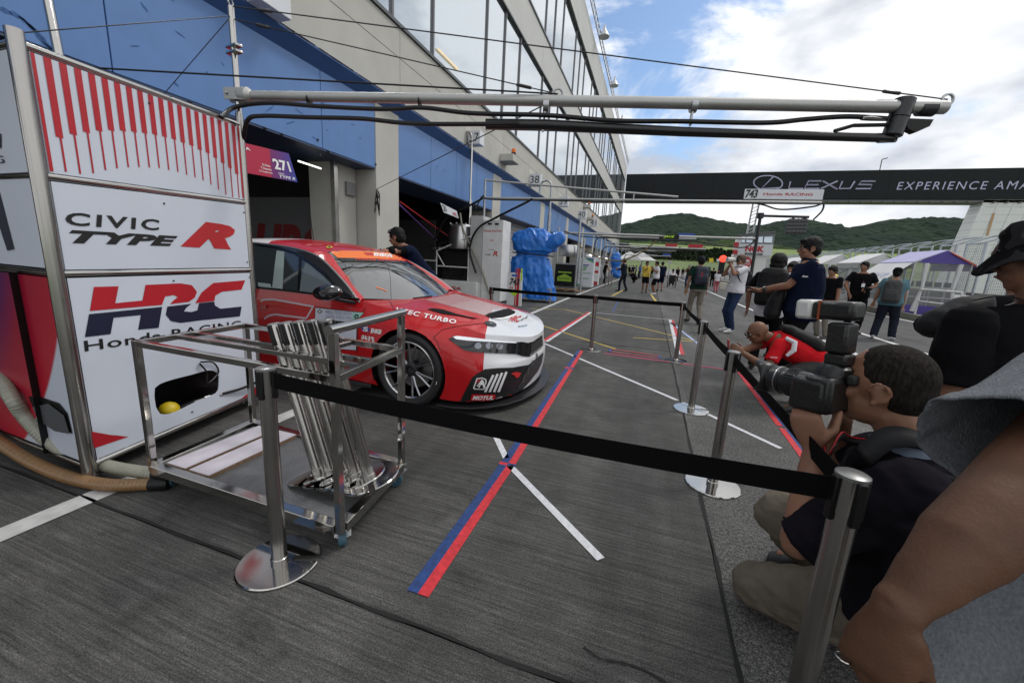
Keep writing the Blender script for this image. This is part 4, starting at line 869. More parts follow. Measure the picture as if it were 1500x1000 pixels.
# ------------------------------------------------------------------ racing car
CO = Vector((-1.97, 3.97, 0))
car = thing('racing_car', 'red and white racing hatchback parked nose out beside the striped cabinet', 'race car', tuple(CO))
def cw(x, v, z): return Vector((CO.x+x, CO.y-v, z))
def cat1(P, n):
    """Catmull-Rom through a list of vectors, n segments per span (centripetal-free, fine for close stations)"""
    return smooth_path(P, n)
zcx = [-.6, -.3, 0, .3, .5, .62, .72, .80, .88, .94]; zcz = [.925, .905, .880, .850, .812, .775, .735, .698, .652, .615]
kx = [-.6, 0, .36, .55, .7, .95]; kz = [.01, .045, .075, .085, .075, .03]
def zh(x, v): return float(np.interp(x, zcx, zcz)-np.interp(x, kx, kz)*abs(v/.9)**2.4)
ROWS = []
side = [ # x, then rows (v,z)
 (-3.62, (.74,.30),(.80,.42),(.84,.62),(.82,.82),(.76,.97)), (-3.40, (.88,.24),(.93,.38),(.96,.62),(.94,.84),(.88,.975)),
 (-2.95, (.95,.18),(1.0,.36),(1.02,.60),(1.0,.82),(.93,.965)), (-2.5, (.93,.15),(.98,.33),(1.0,.60),(.985,.82),(.95,.955)),
 (-2.1, (.92,.14),(.95,.32),(.985,.60),(.975,.82),(.955,.95)), (-1.6, (.92,.14),(.945,.32),(.975,.60),(.97,.82),(.955,.945)), (-1.05, (.92,.14),(.945,.32),(.975,.60),(.97,.82),(.955,.935)),
 (-.60, (.94,.14),(.955,.32),(.98,.58),(.975,.80),(.945,.925)), (-.36, (.97,.14),(1.0,.32),(1.01,.55),(.985,.74),(.915,None)), (-.12, (1.0,.14),(1.02,.32),(1.025,.55),(1.0,.73),(.89,None)),
 (.12, (1.0,.14),(1.02,.32),(1.025,.53),(.995,.705),(.875,None)), (.36, (.98,.12),(1.0,.30),(1.005,.48),(.965,.63),(.845,None)), (.50, (.94,.11),(.955,.27),(.965,.43),(.93,.575),(.815,None))]
corner = [((.62,.88,.11),(.66,.905,.26),(.67,.885,.42),(.665,.84,.545),(.655,.775,None)), ((.76,.73,.11),(.79,.75,.26),(.80,.735,.42),(.775,.705,.51),(.755,.66,None)),
 ((.86,.50,.11),(.885,.51,.26),(.89,.50,.41),(.872,.48,.475),(.85,.48,None)), ((.91,.25,.11),(.935,.25,.26),(.94,.25,.40),(.928,.25,.455),(.915,.25,None)), ((.925,0,.11),(.95,0,.26),(.955,0,.40),(.942,0,.450),(.935,0,None))]
cols = []
for s_ in side:
    cols.append([Vector((s_[0], v, zh(s_[0], v) if z is None else z)) for v, z in s_[1:]])
for c_ in corner: cols.append([Vector((x, v, zh(x, v) if z is None else z)) for x, v, z in c_])
NS, NV = 10, 7
rowsP = [cat1([c[r] for c in cols], NS) for r in range(5)]      # dense along the flank
dense = [cat1([rowsP[r][j] for r in range(5)], NV) for j in range(len(rowsP[0]))]
rear_ax = -2.87
mb = MB(); nV = len(dense[0])
AR = .385
def archfix(p):
    for cx in (0.0, rear_ax):
        dx, dz = p.x-cx, p.z-.335; r = math.hypot(dx, dz)
        if r < AR: return True, cx
    return False, 0
keep = {}
for sgn in (1, -1):
    P = []; inside = []
    for col in dense:
        for p in col:
            i_, cx = archfix(p); inside.append(i_); q = p.copy()
            if i_:
                dx, dz = p.x-cx, p.z-.335; r = max(math.hypot(dx, dz), 1e-4)
                if dz < -.12: q = p.copy(); q.x = cx+math.copysign(math.sqrt(max(AR**2-dz**2, 0)), dx)
                else: q.x = cx+dx/r*AR; q.z = .335+dz/r*AR
            P.append(q)
    F = []
    for i in range(len(dense)-1):
        for j in range(nV-1):
            ids = [i*nV+j, (i+1)*nV+j, (i+1)*nV+j+1, i*nV+j+1]
            if all(inside[k] for k in ids): continue
            F.append(tuple(ids if sgn == 1 else ids[::-1]))
    used = sorted({k for f in F for k in f}); mp_ = {k: n for n, k in enumerate(used)}
    mb.add([cw(P[k].x, P[k].y*sgn, P[k].z) for k in used], [tuple(mp_[k] for k in f) for f in F])
# livery paint
PAINT = mat('car_paint', (0.50, 0.008, 0.010), 0.35, coat=0.55, spec=0.25); t_ = PAINT.node_tree; L_ = t_.links.new
c_ = N(t_, 'ShaderNodeTexCoord'); sp = N(t_, 'ShaderNodeSeparateXYZ'); L_(c_.outputs['Object'], sp.inputs[0])
ab = N(t_, 'ShaderNodeMath', operation='ABSOLUTE'); L_(sp.outputs['Y'], ab.inputs[0])
m1 = N(t_, 'ShaderNodeMath', operation='MULTIPLY_ADD'); m1.inputs[1].default_value = -0.32; L_(ab.outputs[0], m1.inputs[0]); L_(sp.outputs['X'], m1.inputs[2])
g1 = N(t_, 'ShaderNodeMath', operation='GREATER_THAN'); g1.inputs[1].default_value = 0.405; L_(m1.outputs[0], g1.inputs[0])
# white patch at the rear of the roof
g2 = N(t_, 'ShaderNodeMath', operation='LESS_THAN'); g2.inputs[1].default_value = -1.93; L_(sp.outputs['X'], g2.inputs[0])
g3 = N(t_, 'ShaderNodeMath', operation='GREATER_THAN'); g3.inputs[1].default_value = 1.30; L_(sp.outputs['Z'], g3.inputs[0])
g4 = N(t_, 'ShaderNodeMath', operation='MULTIPLY'); L_(g2.outputs[0], g4.inputs[0]); L_(g3.outputs[0], g4.inputs[1])
g5 = N(t_, 'ShaderNodeMath', operation='MAXIMUM'); L_(g1.outputs[0], g5.inputs[0]); L_(g4.outputs[0], g5.inputs[1])
mxp = N(t_, 'ShaderNodeMix', data_type='RGBA'); L_(g5.outputs[0], mxp.inputs[0]); mxp.inputs[6].default_value = (0.47, 0.006, 0.010, 1); mxp.inputs[7].default_value = (0.66, 0.67, 0.69, 1)
L_(mxp.outputs[2], t_.nodes['Principled BSDF'].inputs['Base Color'])
body_faces = MB(); body_faces.v = mb.v[:]; body_faces.f = mb.f[:]
# bonnet
lipv = [0, .15, .3, .48, .66, .78]; lipx = [.937, .932, .905, .852, .757, .655]
rowE = rowsP[4]; jx = [(p.x, p.y, p.z) for p in rowE]
i0 = min(range(len(rowE)), key=lambda k: abs(rowE[k].x+.60)); i1 = min(range(len(rowE)), key=lambda k: abs(rowE[k].x-.655)+abs(rowE[k].y-.775))
edge = rowE[i0:i1+1]; lip = rowE[i1:]            # lip from the corner to the centre
nW = len(lip)-1                                   # lateral samples per half = lip samples
hood_rows = []
for k, e in enumerate(edge):
    s = k/(len(edge)-1); row = []
    for j in range(nW+1):
        L1 = lip[j]; w_ = L1.y/lip[0].y; v = w_*e.y; x0 = -0.33-0.27*(v/.945)**2; xe = lerp = x0+(L1.x-x0)*s
        x = xe*(1-abs(w_)**6)+e.x*abs(w_)**6
        if j == 0: x = e.x
        z = zh(x, v)
        # raised centre panel and scoop
        if 0 < s < 1: z += 0.012*math.exp(-((abs(v)-.42)/.07)**2)*math.sin(PI*s)**0.6
        if k == len(edge)-1: x, v, z = L1.x, L1.y, L1.z
        if j == 0: z = e.z
        row.append(Vector((x, v, z)))
    hood_rows.append(row)
full = [[cw(p.x, p.y, p.z) for p in r]+[cw(p.x, -p.y, p.z) for p in r[-2::-1]] for r in hood_rows]
body_faces.grid([r[::-1] for r in full])
# scuttle, pillars, roof
A_ = [(-.54,.945,.905),(-.75,.875,1.06),(-1.10,.77,1.255),(-1.36,.725,1.338),(-1.76,.70,1.382),(-2.3,.69,1.395),(-2.9,.70,1.33),(-3.3,.75,1.18),(-3.60,.76,.975)]
B_ = [(-.58,.83,.925),(-.74,.785,1.03),(-1.0,.69,1.21),(-1.24,.60,1.345),(-1.72,.57,1.425),(-2.3,.56,1.440),(-2.9,.56,1.385),(-3.3,.60,1.23),(-3.62,.62,.99)]
Ad = cat1([Vector(p) for p in A_], 6); Bd = cat1([Vector(p) for p in B_], 6)
iw = 18                                            # windscreen's top corner index along B
def roofz(x, f, b): return b.z+0.035*(1-(f)**2)
rows = []
for a, b in zip(Ad, Bd):
    m_ = a.lerp(b, .5)+Vector((0, .012, .012)); rows.append([a, m_, b])
for sgn in (1, -1):
    body_faces.grid([[cw(p.x, p.y*sgn, p.z) for p in (r if sgn == 1 else r[::-1])] for r in rows])
rr = []
for i in range(iw, len(Bd)):
    b = Bd[i]; row = []
    for j in range(-8, 9):
        f = j/8; dx = 0.17*(1-f*f)*max(0, 1-(i-iw)/8.0); row.append(cw(b.x+dx, -b.y*f, roofz(b.x, abs(f), b)-(0.012 if False else 0)))
    rr.append(row)
body_faces.grid([r[::-1] for r in rr])
# tail panel
tl_ = [cw(-3.62, v, z) for v, z in ((.74,.30),(.80,.42),(.84,.62),(.82,.82),(.76,.97),(.62,.99))]; tr2 = [Vector((p.x, 2*CO.y-p.y, p.z)) for p in tl_]
body_faces.grid([tl_, tr2])
body = body_faces.build('body_shell', PAINT, car, ang=28)
bm = bmesh.new(); bm.from_mesh(body.data); bmesh.ops.remove_doubles(bm, verts=bm.verts, dist=0.0015); bmesh.ops.recalc_face_normals(bm, faces=bm.faces); bm.to_mesh(body.data); bm.free()
body.data.shade_smooth(); body.data.set_sharp_from_angle(angle=math.radians(32))
# glass
CGL = mat('car_glass', (0.012, 0.014, 0.016), 0.03, spec=1.0, coat=1.0); CGL.node_tree.nodes['Principled BSDF'].inputs['IOR'].default_value = 1.75
rows = []
for i in range(13):
    s = i/12; row = []
    for j in range(-10, 11):
        f = j/10; vb = .83*f; vt = .60*f; base_ = Vector((-.335-.245*f*f, vb, .895+.032*f*f)); top = Vector((-1.24+.17*(1-f*f), vt, 1.345+.035*(1-f*f)))
        p = base_.lerp(top, s); bl = math.sin(PI*s)*0.035; p += Vector((.55, 0, .8))*bl; e = Bd[0].lerp(Bd[iw], s)
        if abs(j) == 10: 
            t = s*iw; k = min(int(t), iw-1); q = Bd[k].lerp(Bd[k+1], t-k); p = Vector((q.x, math.copysign(q.y, f), q.z))
        row.append(p)
    rows.append(row)
ws_rows = [[cw(p.x, -p.y, p.z) for p in r] for r in rows]
ws = MB().grid(ws_rows).build('windscreen', CGL, car)
# scuttle trim under the glass
m_ = MB(); m_.grid([[p+Vector((.0, 0, -.012)) for p in ws_rows[0]], [p+Vector((.10, 0, -.022)) for p in ws_rows[0]]]); m_.build('scuttle_trim', BLK, car)
SGL = mat('side_glass', (0.035, 0.042, 0.045), 0.05, spec=1.0); SGL.node_tree.nodes['Principled BSDF'].inputs['IOR'].default_value = 1.7
beltd = []
for a in Ad[:37]:
    x = max(min(a.x, -.54), -3.35); beltd.append(Vector((x, .952-.02*max(0, -x-2.4), .93+.02*min(1, (-x-.5)))))
for sgn in (1, -1):
    m_ = MB(); R0 = [cw(b.x, b.y*sgn, b.z) for b in beltd]; R2 = [cw(a.x, (a.y+.004)*sgn, a.z-.003) for a in Ad[:37]]
    R1 = [p.lerp(q, .5)+Vector((0, -.018*sgn, 0)) for p, q in zip(R0, R2)]
    m_.grid([R0, R1, R2]); m_.build('side_window', SGL, car)
    MB().tube([p+Vector((0, -.006*sgn, 0)) for p in R2[:34]], 0.010, 6).build('window_trim', mat('satin_silver', (0.4, 0.4, 0.4), 0.35, 0.8), car)
    MB().tube([p+Vector((0, -.006*sgn, .0)) for p in R0], 0.011, 6).build('belt_trim', BLK, car)
# underbody and wheel housings
m_ = MB(); m_.bx(CO.x-3.4, CO.x+.60, CO.y-.66, CO.y+.66, .10, .62); m_.build('underbody', BLK, car, smooth=False)
for cx in (0, rear_ax):
    for sgn in (1, -1):
        m_ = MB(); m_.grid([[cw(cx+AR*math.cos(a), sgn*v, .335+AR*math.sin(a)) for a in [PI*(-.12+1.24*k/20) for k in range(21)]] for v in (1.0 if cx == 0 else .98, .66)])
        m_.add([cw(cx+AR*math.cos(a), sgn*.66, .335+AR*math.sin(a)) for a in [2*PI*k/24 for k in range(24)]], [tuple(range(24))]); m_.build('wheel_housing', BLK, car)
# splitter
pl = [(.30,1.01),(.45,1.01),(.62,.95),(.74,.86),(.86,.72),(.95,.52),(1.01,.28),(1.035,0)]; pl = pl+[(x, -v) for x, v in pl[-2::-1]]+[(.30, -.3), (.3, .3)]
m_ = MB(); m_.prism([(x, -v) for x, v in pl][::-1], CO+Vector((0,0,.058)), (1,0,0), (0,1,0), 0.016); m_.build('front_splitter', mat('carbon', (0.018, 0.018, 0.02), 0.3, var=0.1), car, smooth=False, bevel=0.004)
m_ = MB(); m_.bx(CO.x-2.4, CO.x-.42, CO.y-.97, CO.y+.97, .09, .135); m_.build('side_skirt', _M['carbon'], car, smooth=False, bevel=0.01)
# bonnet scoop etc. by projecting outlines on the shell
dg = None
tree = BVHTree.FromPolygons([Vector(v) for v in body_faces.v], [f for f in body_faces.f], epsilon=0.0)
treeW = BVHTree.FromPolygons([p for r in ws_rows for p in r], [(i*21+j, i*21+j+1, (i+1)*21+j+1, (i+1)*21+j) for i in range(12) for j in range(20)])
def proj(x, y, tr=tree, off=0.003):
    d = Vector(ray(x, y)); h, n, i, dist = tr.ray_cast(Vector(CP), d)
    if h is None:
        h2 = tr.find_nearest(Vector(CP)+d*4.0); h, n = h2[0], h2[1]
    if n.dot(d) > 0: n = -n
    return h+n*off
def decal(name, polys, m, tr=tree, off=0.003, fine=3.0, par=None, lift=None):
    """outline given in photo pixels, cut into small faces and laid on the bodywork"""
    bm = bmesh.new()
    for poly in polys:
        try: bm.faces.new([bm.verts.new((x, y, 0)) for x, y in poly])
        except ValueError: pass
    bmesh.ops.triangulate(bm, faces=bm.faces)
    for _ in range(5):
        le = [e for e in bm.edges if e.calc_length() > fine]
        if not le: break
        bmesh.ops.subdivide_edges(bm, edges=le, cuts=1); bmesh.ops.triangulate(bm, faces=bm.faces)
    mb = MB(); idx = {v: i for i, v in enumerate(bm.verts)}
    mb.add([proj(v.co.x, v.co.y, tr, off) for v in bm.verts], [tuple(idx[v] for v in f.verts) for f in bm.faces]); bm.free()
    return mb.build(name, m, par or car)
def dtext(name, s, ll, lr, tr_, tl, m, bold=0.02, shear=0.0, space=1.0, tree_=tree, off=0.0045, par=None):
    vs, fs = text_geo(s, bold, shear, space); x0 = min(v.x for v in vs); x1 = max(v.x for v in vs); y0 = min(v.y for v in vs); y1 = max(v.y for v in vs)
    P = []
    for v in vs:
        a = (v.x-x0)/(x1-x0); b = (v.y-y0)/(y1-y0)
        px = (ll[0]*(1-a)+lr[0]*a)*(1-b)+(tl[0]*(1-a)+tr_[0]*a)*b; py = (ll[1]*(1-a)+lr[1]*a)*(1-b)+(tl[1]*(1-a)+tr_[1]*a)*b
        P.append(proj(px, py, tree_, off))
    mb = MB(); mb.add(P, fs); return mb.build(name, m, par or car, smooth=False)
z5 = lambda L: [(540+x/5, 420+y/5) for x, y in L]
z4 = lambda L: [(350+x/3.125, 320+y/3.125) for x, y in L]
z2 = lambda L: [(360+x/5.2615, 330+y/5.2615) for x, y in L]
GLB = mat('gloss_black', (0.005, 0.005, 0.006), 0.2, coat=0.2, spec=0.4)
LENS = mat('headlamp_lens', (0.016, 0.017, 0.019), 0.08, coat=0.3, spec=0.5)
hl = decal('headlight', [z5([(585,382),(625,362),(720,372),(860,385),(1000,395),(1085,405),(1105,425),(1110,470),(1080,492),(960,488),(840,482),(755,476),(700,465)])], LENS, off=0.006)
decal('lamp_blade', [z5([(618,368),(650,362),(860,385),(1070,402),(1080,412),(860,402),(730,396),(640,386)])], mat('lamp_blade_white', (0.75, 0.77, 0.8), 0.15, emit=(0.8, 0.85, 0.95), es=0.25), off=0.009, par=hl)
for cx_, cy_ in ((800, 432), (880, 432), (955, 436)):
    decal('lamp_unit', [z5([(cx_+26*math.cos(a), cy_+24*math.sin(a)) for a in [2*PI*k/14 for k in range(14)]])], mat('lamp_reflector', (0.22, 0.23, 0.25), 0.12, 1.0), off=0.008, par=hl)
decal('grille_surround', [z5([(1085,405),(1120,402),(1165,410),(1200,400),(1268,352),(1272,430),(1230,470),(1175,512),(1130,508),(1080,492),(1110,470),(1105,425)])], GLB, off=0.007)
decal('grille_mesh', [z5([(1185,425),(1262,372),(1266,425),(1180,492)])], mat('mesh_black', (0.02, 0.02, 0.021), 0.6, bump=1.0, bs=220), off=0.010)
decal('grille_strip', [z5([(1170,498),(1262,428),(1264,438),(1176,508)])], mat('chrome_strip', (0.4, 0.4, 0.4), 0.3, 0.8), off=0.012)
decal('bumper_black', [z5([(662,855),(700,775),(760,660),(800,632),(850,602),(940,594),(1052,590),(1020,622),(985,640),(1010,640),(940,770),(850,770),(760,770),(752,786),(925,786),(1000,766),(1070,730),(1110,690),(1170,570),(1278,480),(1262,560),(1240,612),(1180,690),(1110,765),(1000,800),(925,830),(745,852)])], mat('satin_black', (0.010, 0.010, 0.011), 0.35), off=0.0045)
decal('lower_grille', [z5([(1085,735),(1110,690),(1170,575),(1276,485),(1262,560),(1235,615),(1170,690),(1110,745)])], mat('mesh_black2', (0.03, 0.03, 0.032), 0.5, bump=1.0, bs=90), off=0.008)
for k in range(4): decal('brake_duct_bar', [z5([(1120+k*36,700-k*58),(1128+k*36,702-k*58),(1140+k*30,640-k*52),(1132+k*30,640-k*52)])], mat('grey_trim', (0.08, 0.08, 0.085), 0.4), off=0.010)
decal('fender_stripes', [z5([(843+k*32,766),(860+k*32,768),(918+k*32,640-8*k+6),(902+k*32,636-8*k+6)]) for k in range(4)], WTXT, off=0.007)
decal('tyre_maker_badge', [z5([(775,748),(765,740),(790,668),(830,662),(860,675),(862,700),(850,722),(855,738),(840,750)])], WTXT, off=0.007)
decal('badge_core', [z5([(782,742),(774,738),(796,674),(828,669),(852,680),(853,698),(843,720),(846,736),(834,744)])], INK, off=0.008)
decal('badge_letter', [z5([(800,735),(812,735),(818,715),(833,715),(836,735),(848,735),(842,690),(828,682)]), z5([(790,725),(798,725),(838,682),(826,676)])], WTXT, off=0.009); decal('badge_red', [z5([(786,712),(797,676),(822,672)])], REDTXT, off=0.009)
decal('oil_badge', [z5([(745,828),(757,782),(925,784),(920,829)])], mat('badge_red', (0.55, 0.012, 0.015), 0.35), off=0.009)
dtext('badge_lettering', 'MOTUL', *z5([(757,822),(908,822),(915,792),(765,792)]), WTXT, 0.05, 0.2, off=0.011)
dtext('wing_lettering', 'VTEC TURBO', *z4([(712,428),(990,486),(998,468),(722,410)]), WTXT, 0.025, 0.0, 1.15, off=0.009)
sc_ = decal('bonnet_scoop', [z5([(850,210),(880,196),(1020,158),(1075,182),(1068,200),(1030,215),(985,228),(905,236)])], mat('scoop_black', (0.004, 0.004, 0.004), 0.6, spec=0.1), off=0.004)
decal('scoop_rim', [z5([(905,236),(985,228),(1030,215),(1068,200),(1080,186),(1070,212),(1020,234),(960,244)])], WTXT, off=0.006)
decal('bonnet_vent', [z5([(430,166),(470,160),(545,168),(640,200),(740,222),(812,236),(760,236),(660,216),(540,200),(470,180)])], mat('vent_black', (0.004, 0.004, 0.004), 0.6, spec=0.1), off=0.005)
decal('bonnet_pin', [z5([(893+44*math.cos(a), 274+19*math.sin(a)+8*math.cos(a)) for a in [2*PI*k/18 for k in range(18)]])], GLB, off=0.006)
decal('pin_head', [z5([(893+10*math.cos(a), 274+6*math.sin(a)) for a in [2*PI*k/8 for k in range(8)]])], STEEL, off=0.010)
# grid of fine white lines over the bonnet
Lx = []
Q = [(415,95),(640,52),(1020,160),(850,210)]
def bil(a, b): 
    p = [Q[0][i]*(1-a)*(1-b)+Q[1][i]*a*(1-b)+Q[2][i]*a*b+Q[3][i]*(1-a)*b for i in (0, 1)]; return tuple(p)
for k in range(15):
    a = k/14; w_ = 0.010; Lx.append([bil(max(0, a-w_), 0.0), bil(max(0, a-w_), .5), bil(max(0, a-w_), 1), bil(min(1, a+w_), 1), bil(min(1, a+w_), .5), bil(min(1, a+w_), 0)])
for b in np.linspace(0.42, 1, 12): Lx.append([bil(0, b-.007*b), bil(.5, b-.007*b), bil(1, b-.007*b), bil(1, min(1, b+.007*b)), bil(.5, min(1, b+.007*b)), bil(0, min(1, b+.007*b))])
for i, P in enumerate(Lx): decal('bonnet_line', [z5(P)], WTXT, off=0.0035+0.0004*(i > 14), fine=6)
dtext('bonnet_lettering', 'HRC', *z5([(1020,252),(1100,262),(1120,212),(1045,215)]), REDTXT, 0.05, 0.3); dtext('bonnet_lettering', 'TYPE R', *z5([(1060,275),(1160,232),(1168,210),(1085,262)]), INK, 0.03, 0.2)
dtext('bonnet_lettering', 'DUNLOP', *z5([(1095,300),(1160,290),(1160,278),(1095,286)]), NAVY, 0.0)
decal('tow_strap', [z5([(1035,632),(1075,620),(1110,628),(1095,655),(1075,665),(1060,645)])], mat('tow_red', (0.55, 0.02, 0.02), 0.5), off=0.012)
# windscreen banner and wipers
decal('sunstrip', [z2([(640,195),(900,200),(1120,212),(1195,238),(1235,275),(1000,258),(708,252)])], mat('orange_film', (0.80, 0.17, 0.02), 0.4), tr=treeW, off=0.004)
dtext('sunstrip_lettering', 'ENEOS', *z2([(985,238),(1135,250),(1120,222),(985,212)]), WTXT, 0.06, 0.1, 1.1, tree_=treeW, off=0.006); decal('sunstrip_flag', [z2([(905,214),(975,214),(985,236),(935,234)])], REDTXT, tr=treeW, off=0.006)
decal('sunstrip_lower', [z2([(708,253),(1000,259),(1235,276),(1262,300),(1100,285),(740,282)])], GLB, tr=treeW, off=0.0045)
dtext('screen_lettering', 'Honda RACING', *z2([(848,270),(1232,282),(1225,262),(848,252)]), mat('bright_red', (0.7, 0.03, 0.02), 0.4), 0.015, 0.1, 1.1, tree_=treeW, off=0.007)
m_ = MB(); m_.tube([proj(x, y, treeW, .012) for x, y in z4([(880,358),(955,345),(1000,335)])], 0.008, 6); m_.tube([proj(x, y, treeW, .010) for x, y in z4([(870,345),(700,238)])], 0.005, 6); m_.build('wiper', BLK, car)
m_ = MB(); m_.tube([proj(x, y, treeW, .010) for x, y in z4([(905,300),(780,215)])], 0.005, 6); m_.build('wiper', BLK, car)
# door: shut lines, number board, stripes
seam = mat('panel_gap', (0.10, 0.003, 0.005), 0.6)
def dline(name, pts, w_, m, off=0.0035, px=True):
    out = []
    for i in range(len(pts)-1):
        (x0, y0), (x1, y1) = pts[i], pts[i+1]; l = math.hypot(x1-x0, y1-y0) or 1; nx, ny = -(y1-y0)/l*w_/2, (x1-x0)/l*w_/2
        out.append([(x0+nx, y0+ny), (x1+nx, y1+ny), (x1-nx, y1-ny), (x0-nx, y0-ny)])
    return decal(name, out, m, off=off)
dline('bonnet_gap', z4([(690,378),(702,400),(722,432),(740,450)]), 0.8, seam); dline('wing_gap', z4([(890,545),(930,510),(1000,492),(1140,478)]), 0.8, seam); 
dline('door_gap', z2([(925,635),(870,720),(862,830),(860,980)]), 1.0, seam); dline('bumper_gap', z4([(890,545),(905,560),(925,610)]), 0.8, seam)
dline('door_stripe', z2([(118,585),(140,573),(210,570),(300,585),(522,625)]), 2.6, mat('pale_stripe', (0.55, 0.45, 0.5), 0.4)); dline('door_stripe', z2([(525,618),(470,715)]), 2.6, _M['pale_stripe']); dline('door_stripe', z2([(472,716),(300,695),(230,685),(180,695),(145,720)]), 2.6, _M['pale_stripe'])
nb = decal('number_board', [z2([(537,630),(915,672),(862,730),(858,965),(525,940)])], INK, off=0.0035)
decal('board_face', [z2([(541,636),(905,675),(858,730),(852,960),(530,936)])], mat('board_white', (0.58, 0.60, 0.68), 0.4), off=0.005, par=nb)
dtext('number', '271', *z2([(560,905),(845,925),(855,745),(568,722)]), INK, 0.06, 0.0, 1.25, off=0.0065, par=nb)
dtext('sponsor_lettering', 'PIRELLI  TOYO  AUTOX', *z2([(620,680),(820,695),(822,668),(622,655)]), mat('faint_grey', (0.15, 0.2, 0.3), 0.5), 0.0, off=0.0065, par=nb); dtext('sponsor_lettering', 'SUZUKI  GTECH  MAX', *z2([(620,712),(820,725),(822,704),(622,690)]), _M['faint_grey'], 0.0, off=0.0065, par=nb)
cx_, cy_ = 574, 664; decal('emblem', [z2([(cx_-22, cy_), (cx_, cy_-18), (cx_+22, cy_), (cx_, cy_+18)]), ], INK, off=0.006, par=nb); decal('emblem_core', [z2([(cx_-11, cy_), (cx_, cy_-9), (cx_+11, cy_), (cx_, cy_+9)])], WTXT, off=0.007, par=nb)
decal('corner_patch', [z2([(828,668),(912,674),(862,728),(860,745),(824,738)])], mat('mint_patch', (0.30, 0.55, 0.48), 0.4), off=0.006, par=nb); dtext('patch_letter', 'Q', *z2([(838,728),(872,730),(878,686),(842,684)]), INK, 0.06, off=0.008, par=nb)
decal('wheel_maker_mark', [z2([(892+34+34*math.cos(a), 798+22*math.sin(a)+6*math.cos(a)) for a in [2*PI*k/14 for k in range(14)]])], mat('mark_blue', (0.02, 0.05, 0.25), 0.4), off=0.0045)
dtext('wheel_maker_lettering', 'ENKEI', *z2([(965,828),(1048,838),(1050,805),(968,792)]), WTXT, 0.05, 0.15, off=0.006); dtext('mark_swirl', 'S', *z2([(905,815),(945,820),(950,785),(910,780)]), WTXT, 0.03, off=0.007)
dtext('character_mark', '共挑', *z2([(892,878),(995,902),(998,862),(894,840)]), WTXT, 0.03, off=0.006)
decal('door_handle', [z2([(118,610),(165,612),(168,640),(122,642)])], mat('handle_red', (0.35, 0.006, 0.008), 0.35, coat=1), off=0.012)
decal('tow_ring', [z2([(645+24*math.cos(a), 172+9*math.sin(a)) for a in [2*PI*k/14 for k in range(14)]])], mat('ring_yellow', (0.7, 0.55, 0.05), 0.5), off=0.008); decal('roof_hole', [z2([(645+15*math.cos(a), 172+5*math.sin(a)) for a in [2*PI*k/12 for k in range(12)]])], BLK, off=0.010)
q = proj(417, 349); m_ = MB(); m_.tube([cw(-1.9, .1, 1.46), cw(-1.93, .1, 1.75)], 0.005, 5); m_.build('antenna', BLK, car)
# pale roll cage bar, frame line and inner panes of the door window
treeS = BVHTree.FromPolygons([p for p in R0+R1+R2], [(i, i+1, 37+i+1, 37+i) for i in range(36)]+[(37+i, 37+i+1, 74+i+1, 74+i) for i in range(36)])
R0n = [cw(b.x, b.y, b.z) for b in beltd]; R2n = [cw(a.x, (a.y+.004), a.z-.003) for a in Ad[:37]]; R1n = [p.lerp(q_, .5)+Vector((0, -.018, 0)) for p, q_ in zip(R0n, R2n)]
treeS = BVHTree.FromPolygons(R0n+R1n+R2n, [(i, i+1, 37+i+1, 37+i) for i in range(36)]+[(37+i, 37+i+1, 74+i+1, 74+i) for i in range(36)])
decal('roll_cage', [z2([(240,195),(300,205),(285,495),(205,488),(222,330)]), z2([(95,440),(190,452),(205,488),(100,480)])], mat('cage_pale', (0.30, 0.36, 0.34), 0.3), tr=treeS, off=0.003)
decal('quarter_pane', [z2([(460,285),(520,300),(620,385),(735,490),(520,525),(415,512),(430,400)])], mat('grey_pane', (0.13, 0.155, 0.165), 0.12), tr=treeS, off=0.003)
decal('door_frame', [z2([(80,140),(250,165),(380,205),(500,280),(620,370),(760,520),(735,525),(600,390),(490,300),(370,222),(240,180),(80,158)]), z2([(412,250),(430,250),(418,512),(402,510)])], GLB, tr=treeS, off=0.006)
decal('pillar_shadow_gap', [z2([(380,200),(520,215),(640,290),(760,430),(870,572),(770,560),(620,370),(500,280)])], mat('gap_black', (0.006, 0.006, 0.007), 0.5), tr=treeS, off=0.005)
# mirror
mi = cw(-.74, 1.13, .985)
m_ = MB(); R = Matrix.Rotation(math.radians(-8), 3, 'Y')
m_.ball(mi, (.155, .085, .072), 10, R=R); o = m_.build('mirror_shell', mat('mirror_black', (0.006, 0.006, 0.007), 0.08, coat=1.0), car)
m_ = MB(); m_.bar(mi+Vector((.05, 0.02, -.05)), cw(-.60, .95, .895), 0.09, 0.03); m_.build('mirror_arm', BLK, car, bevel=0.008)
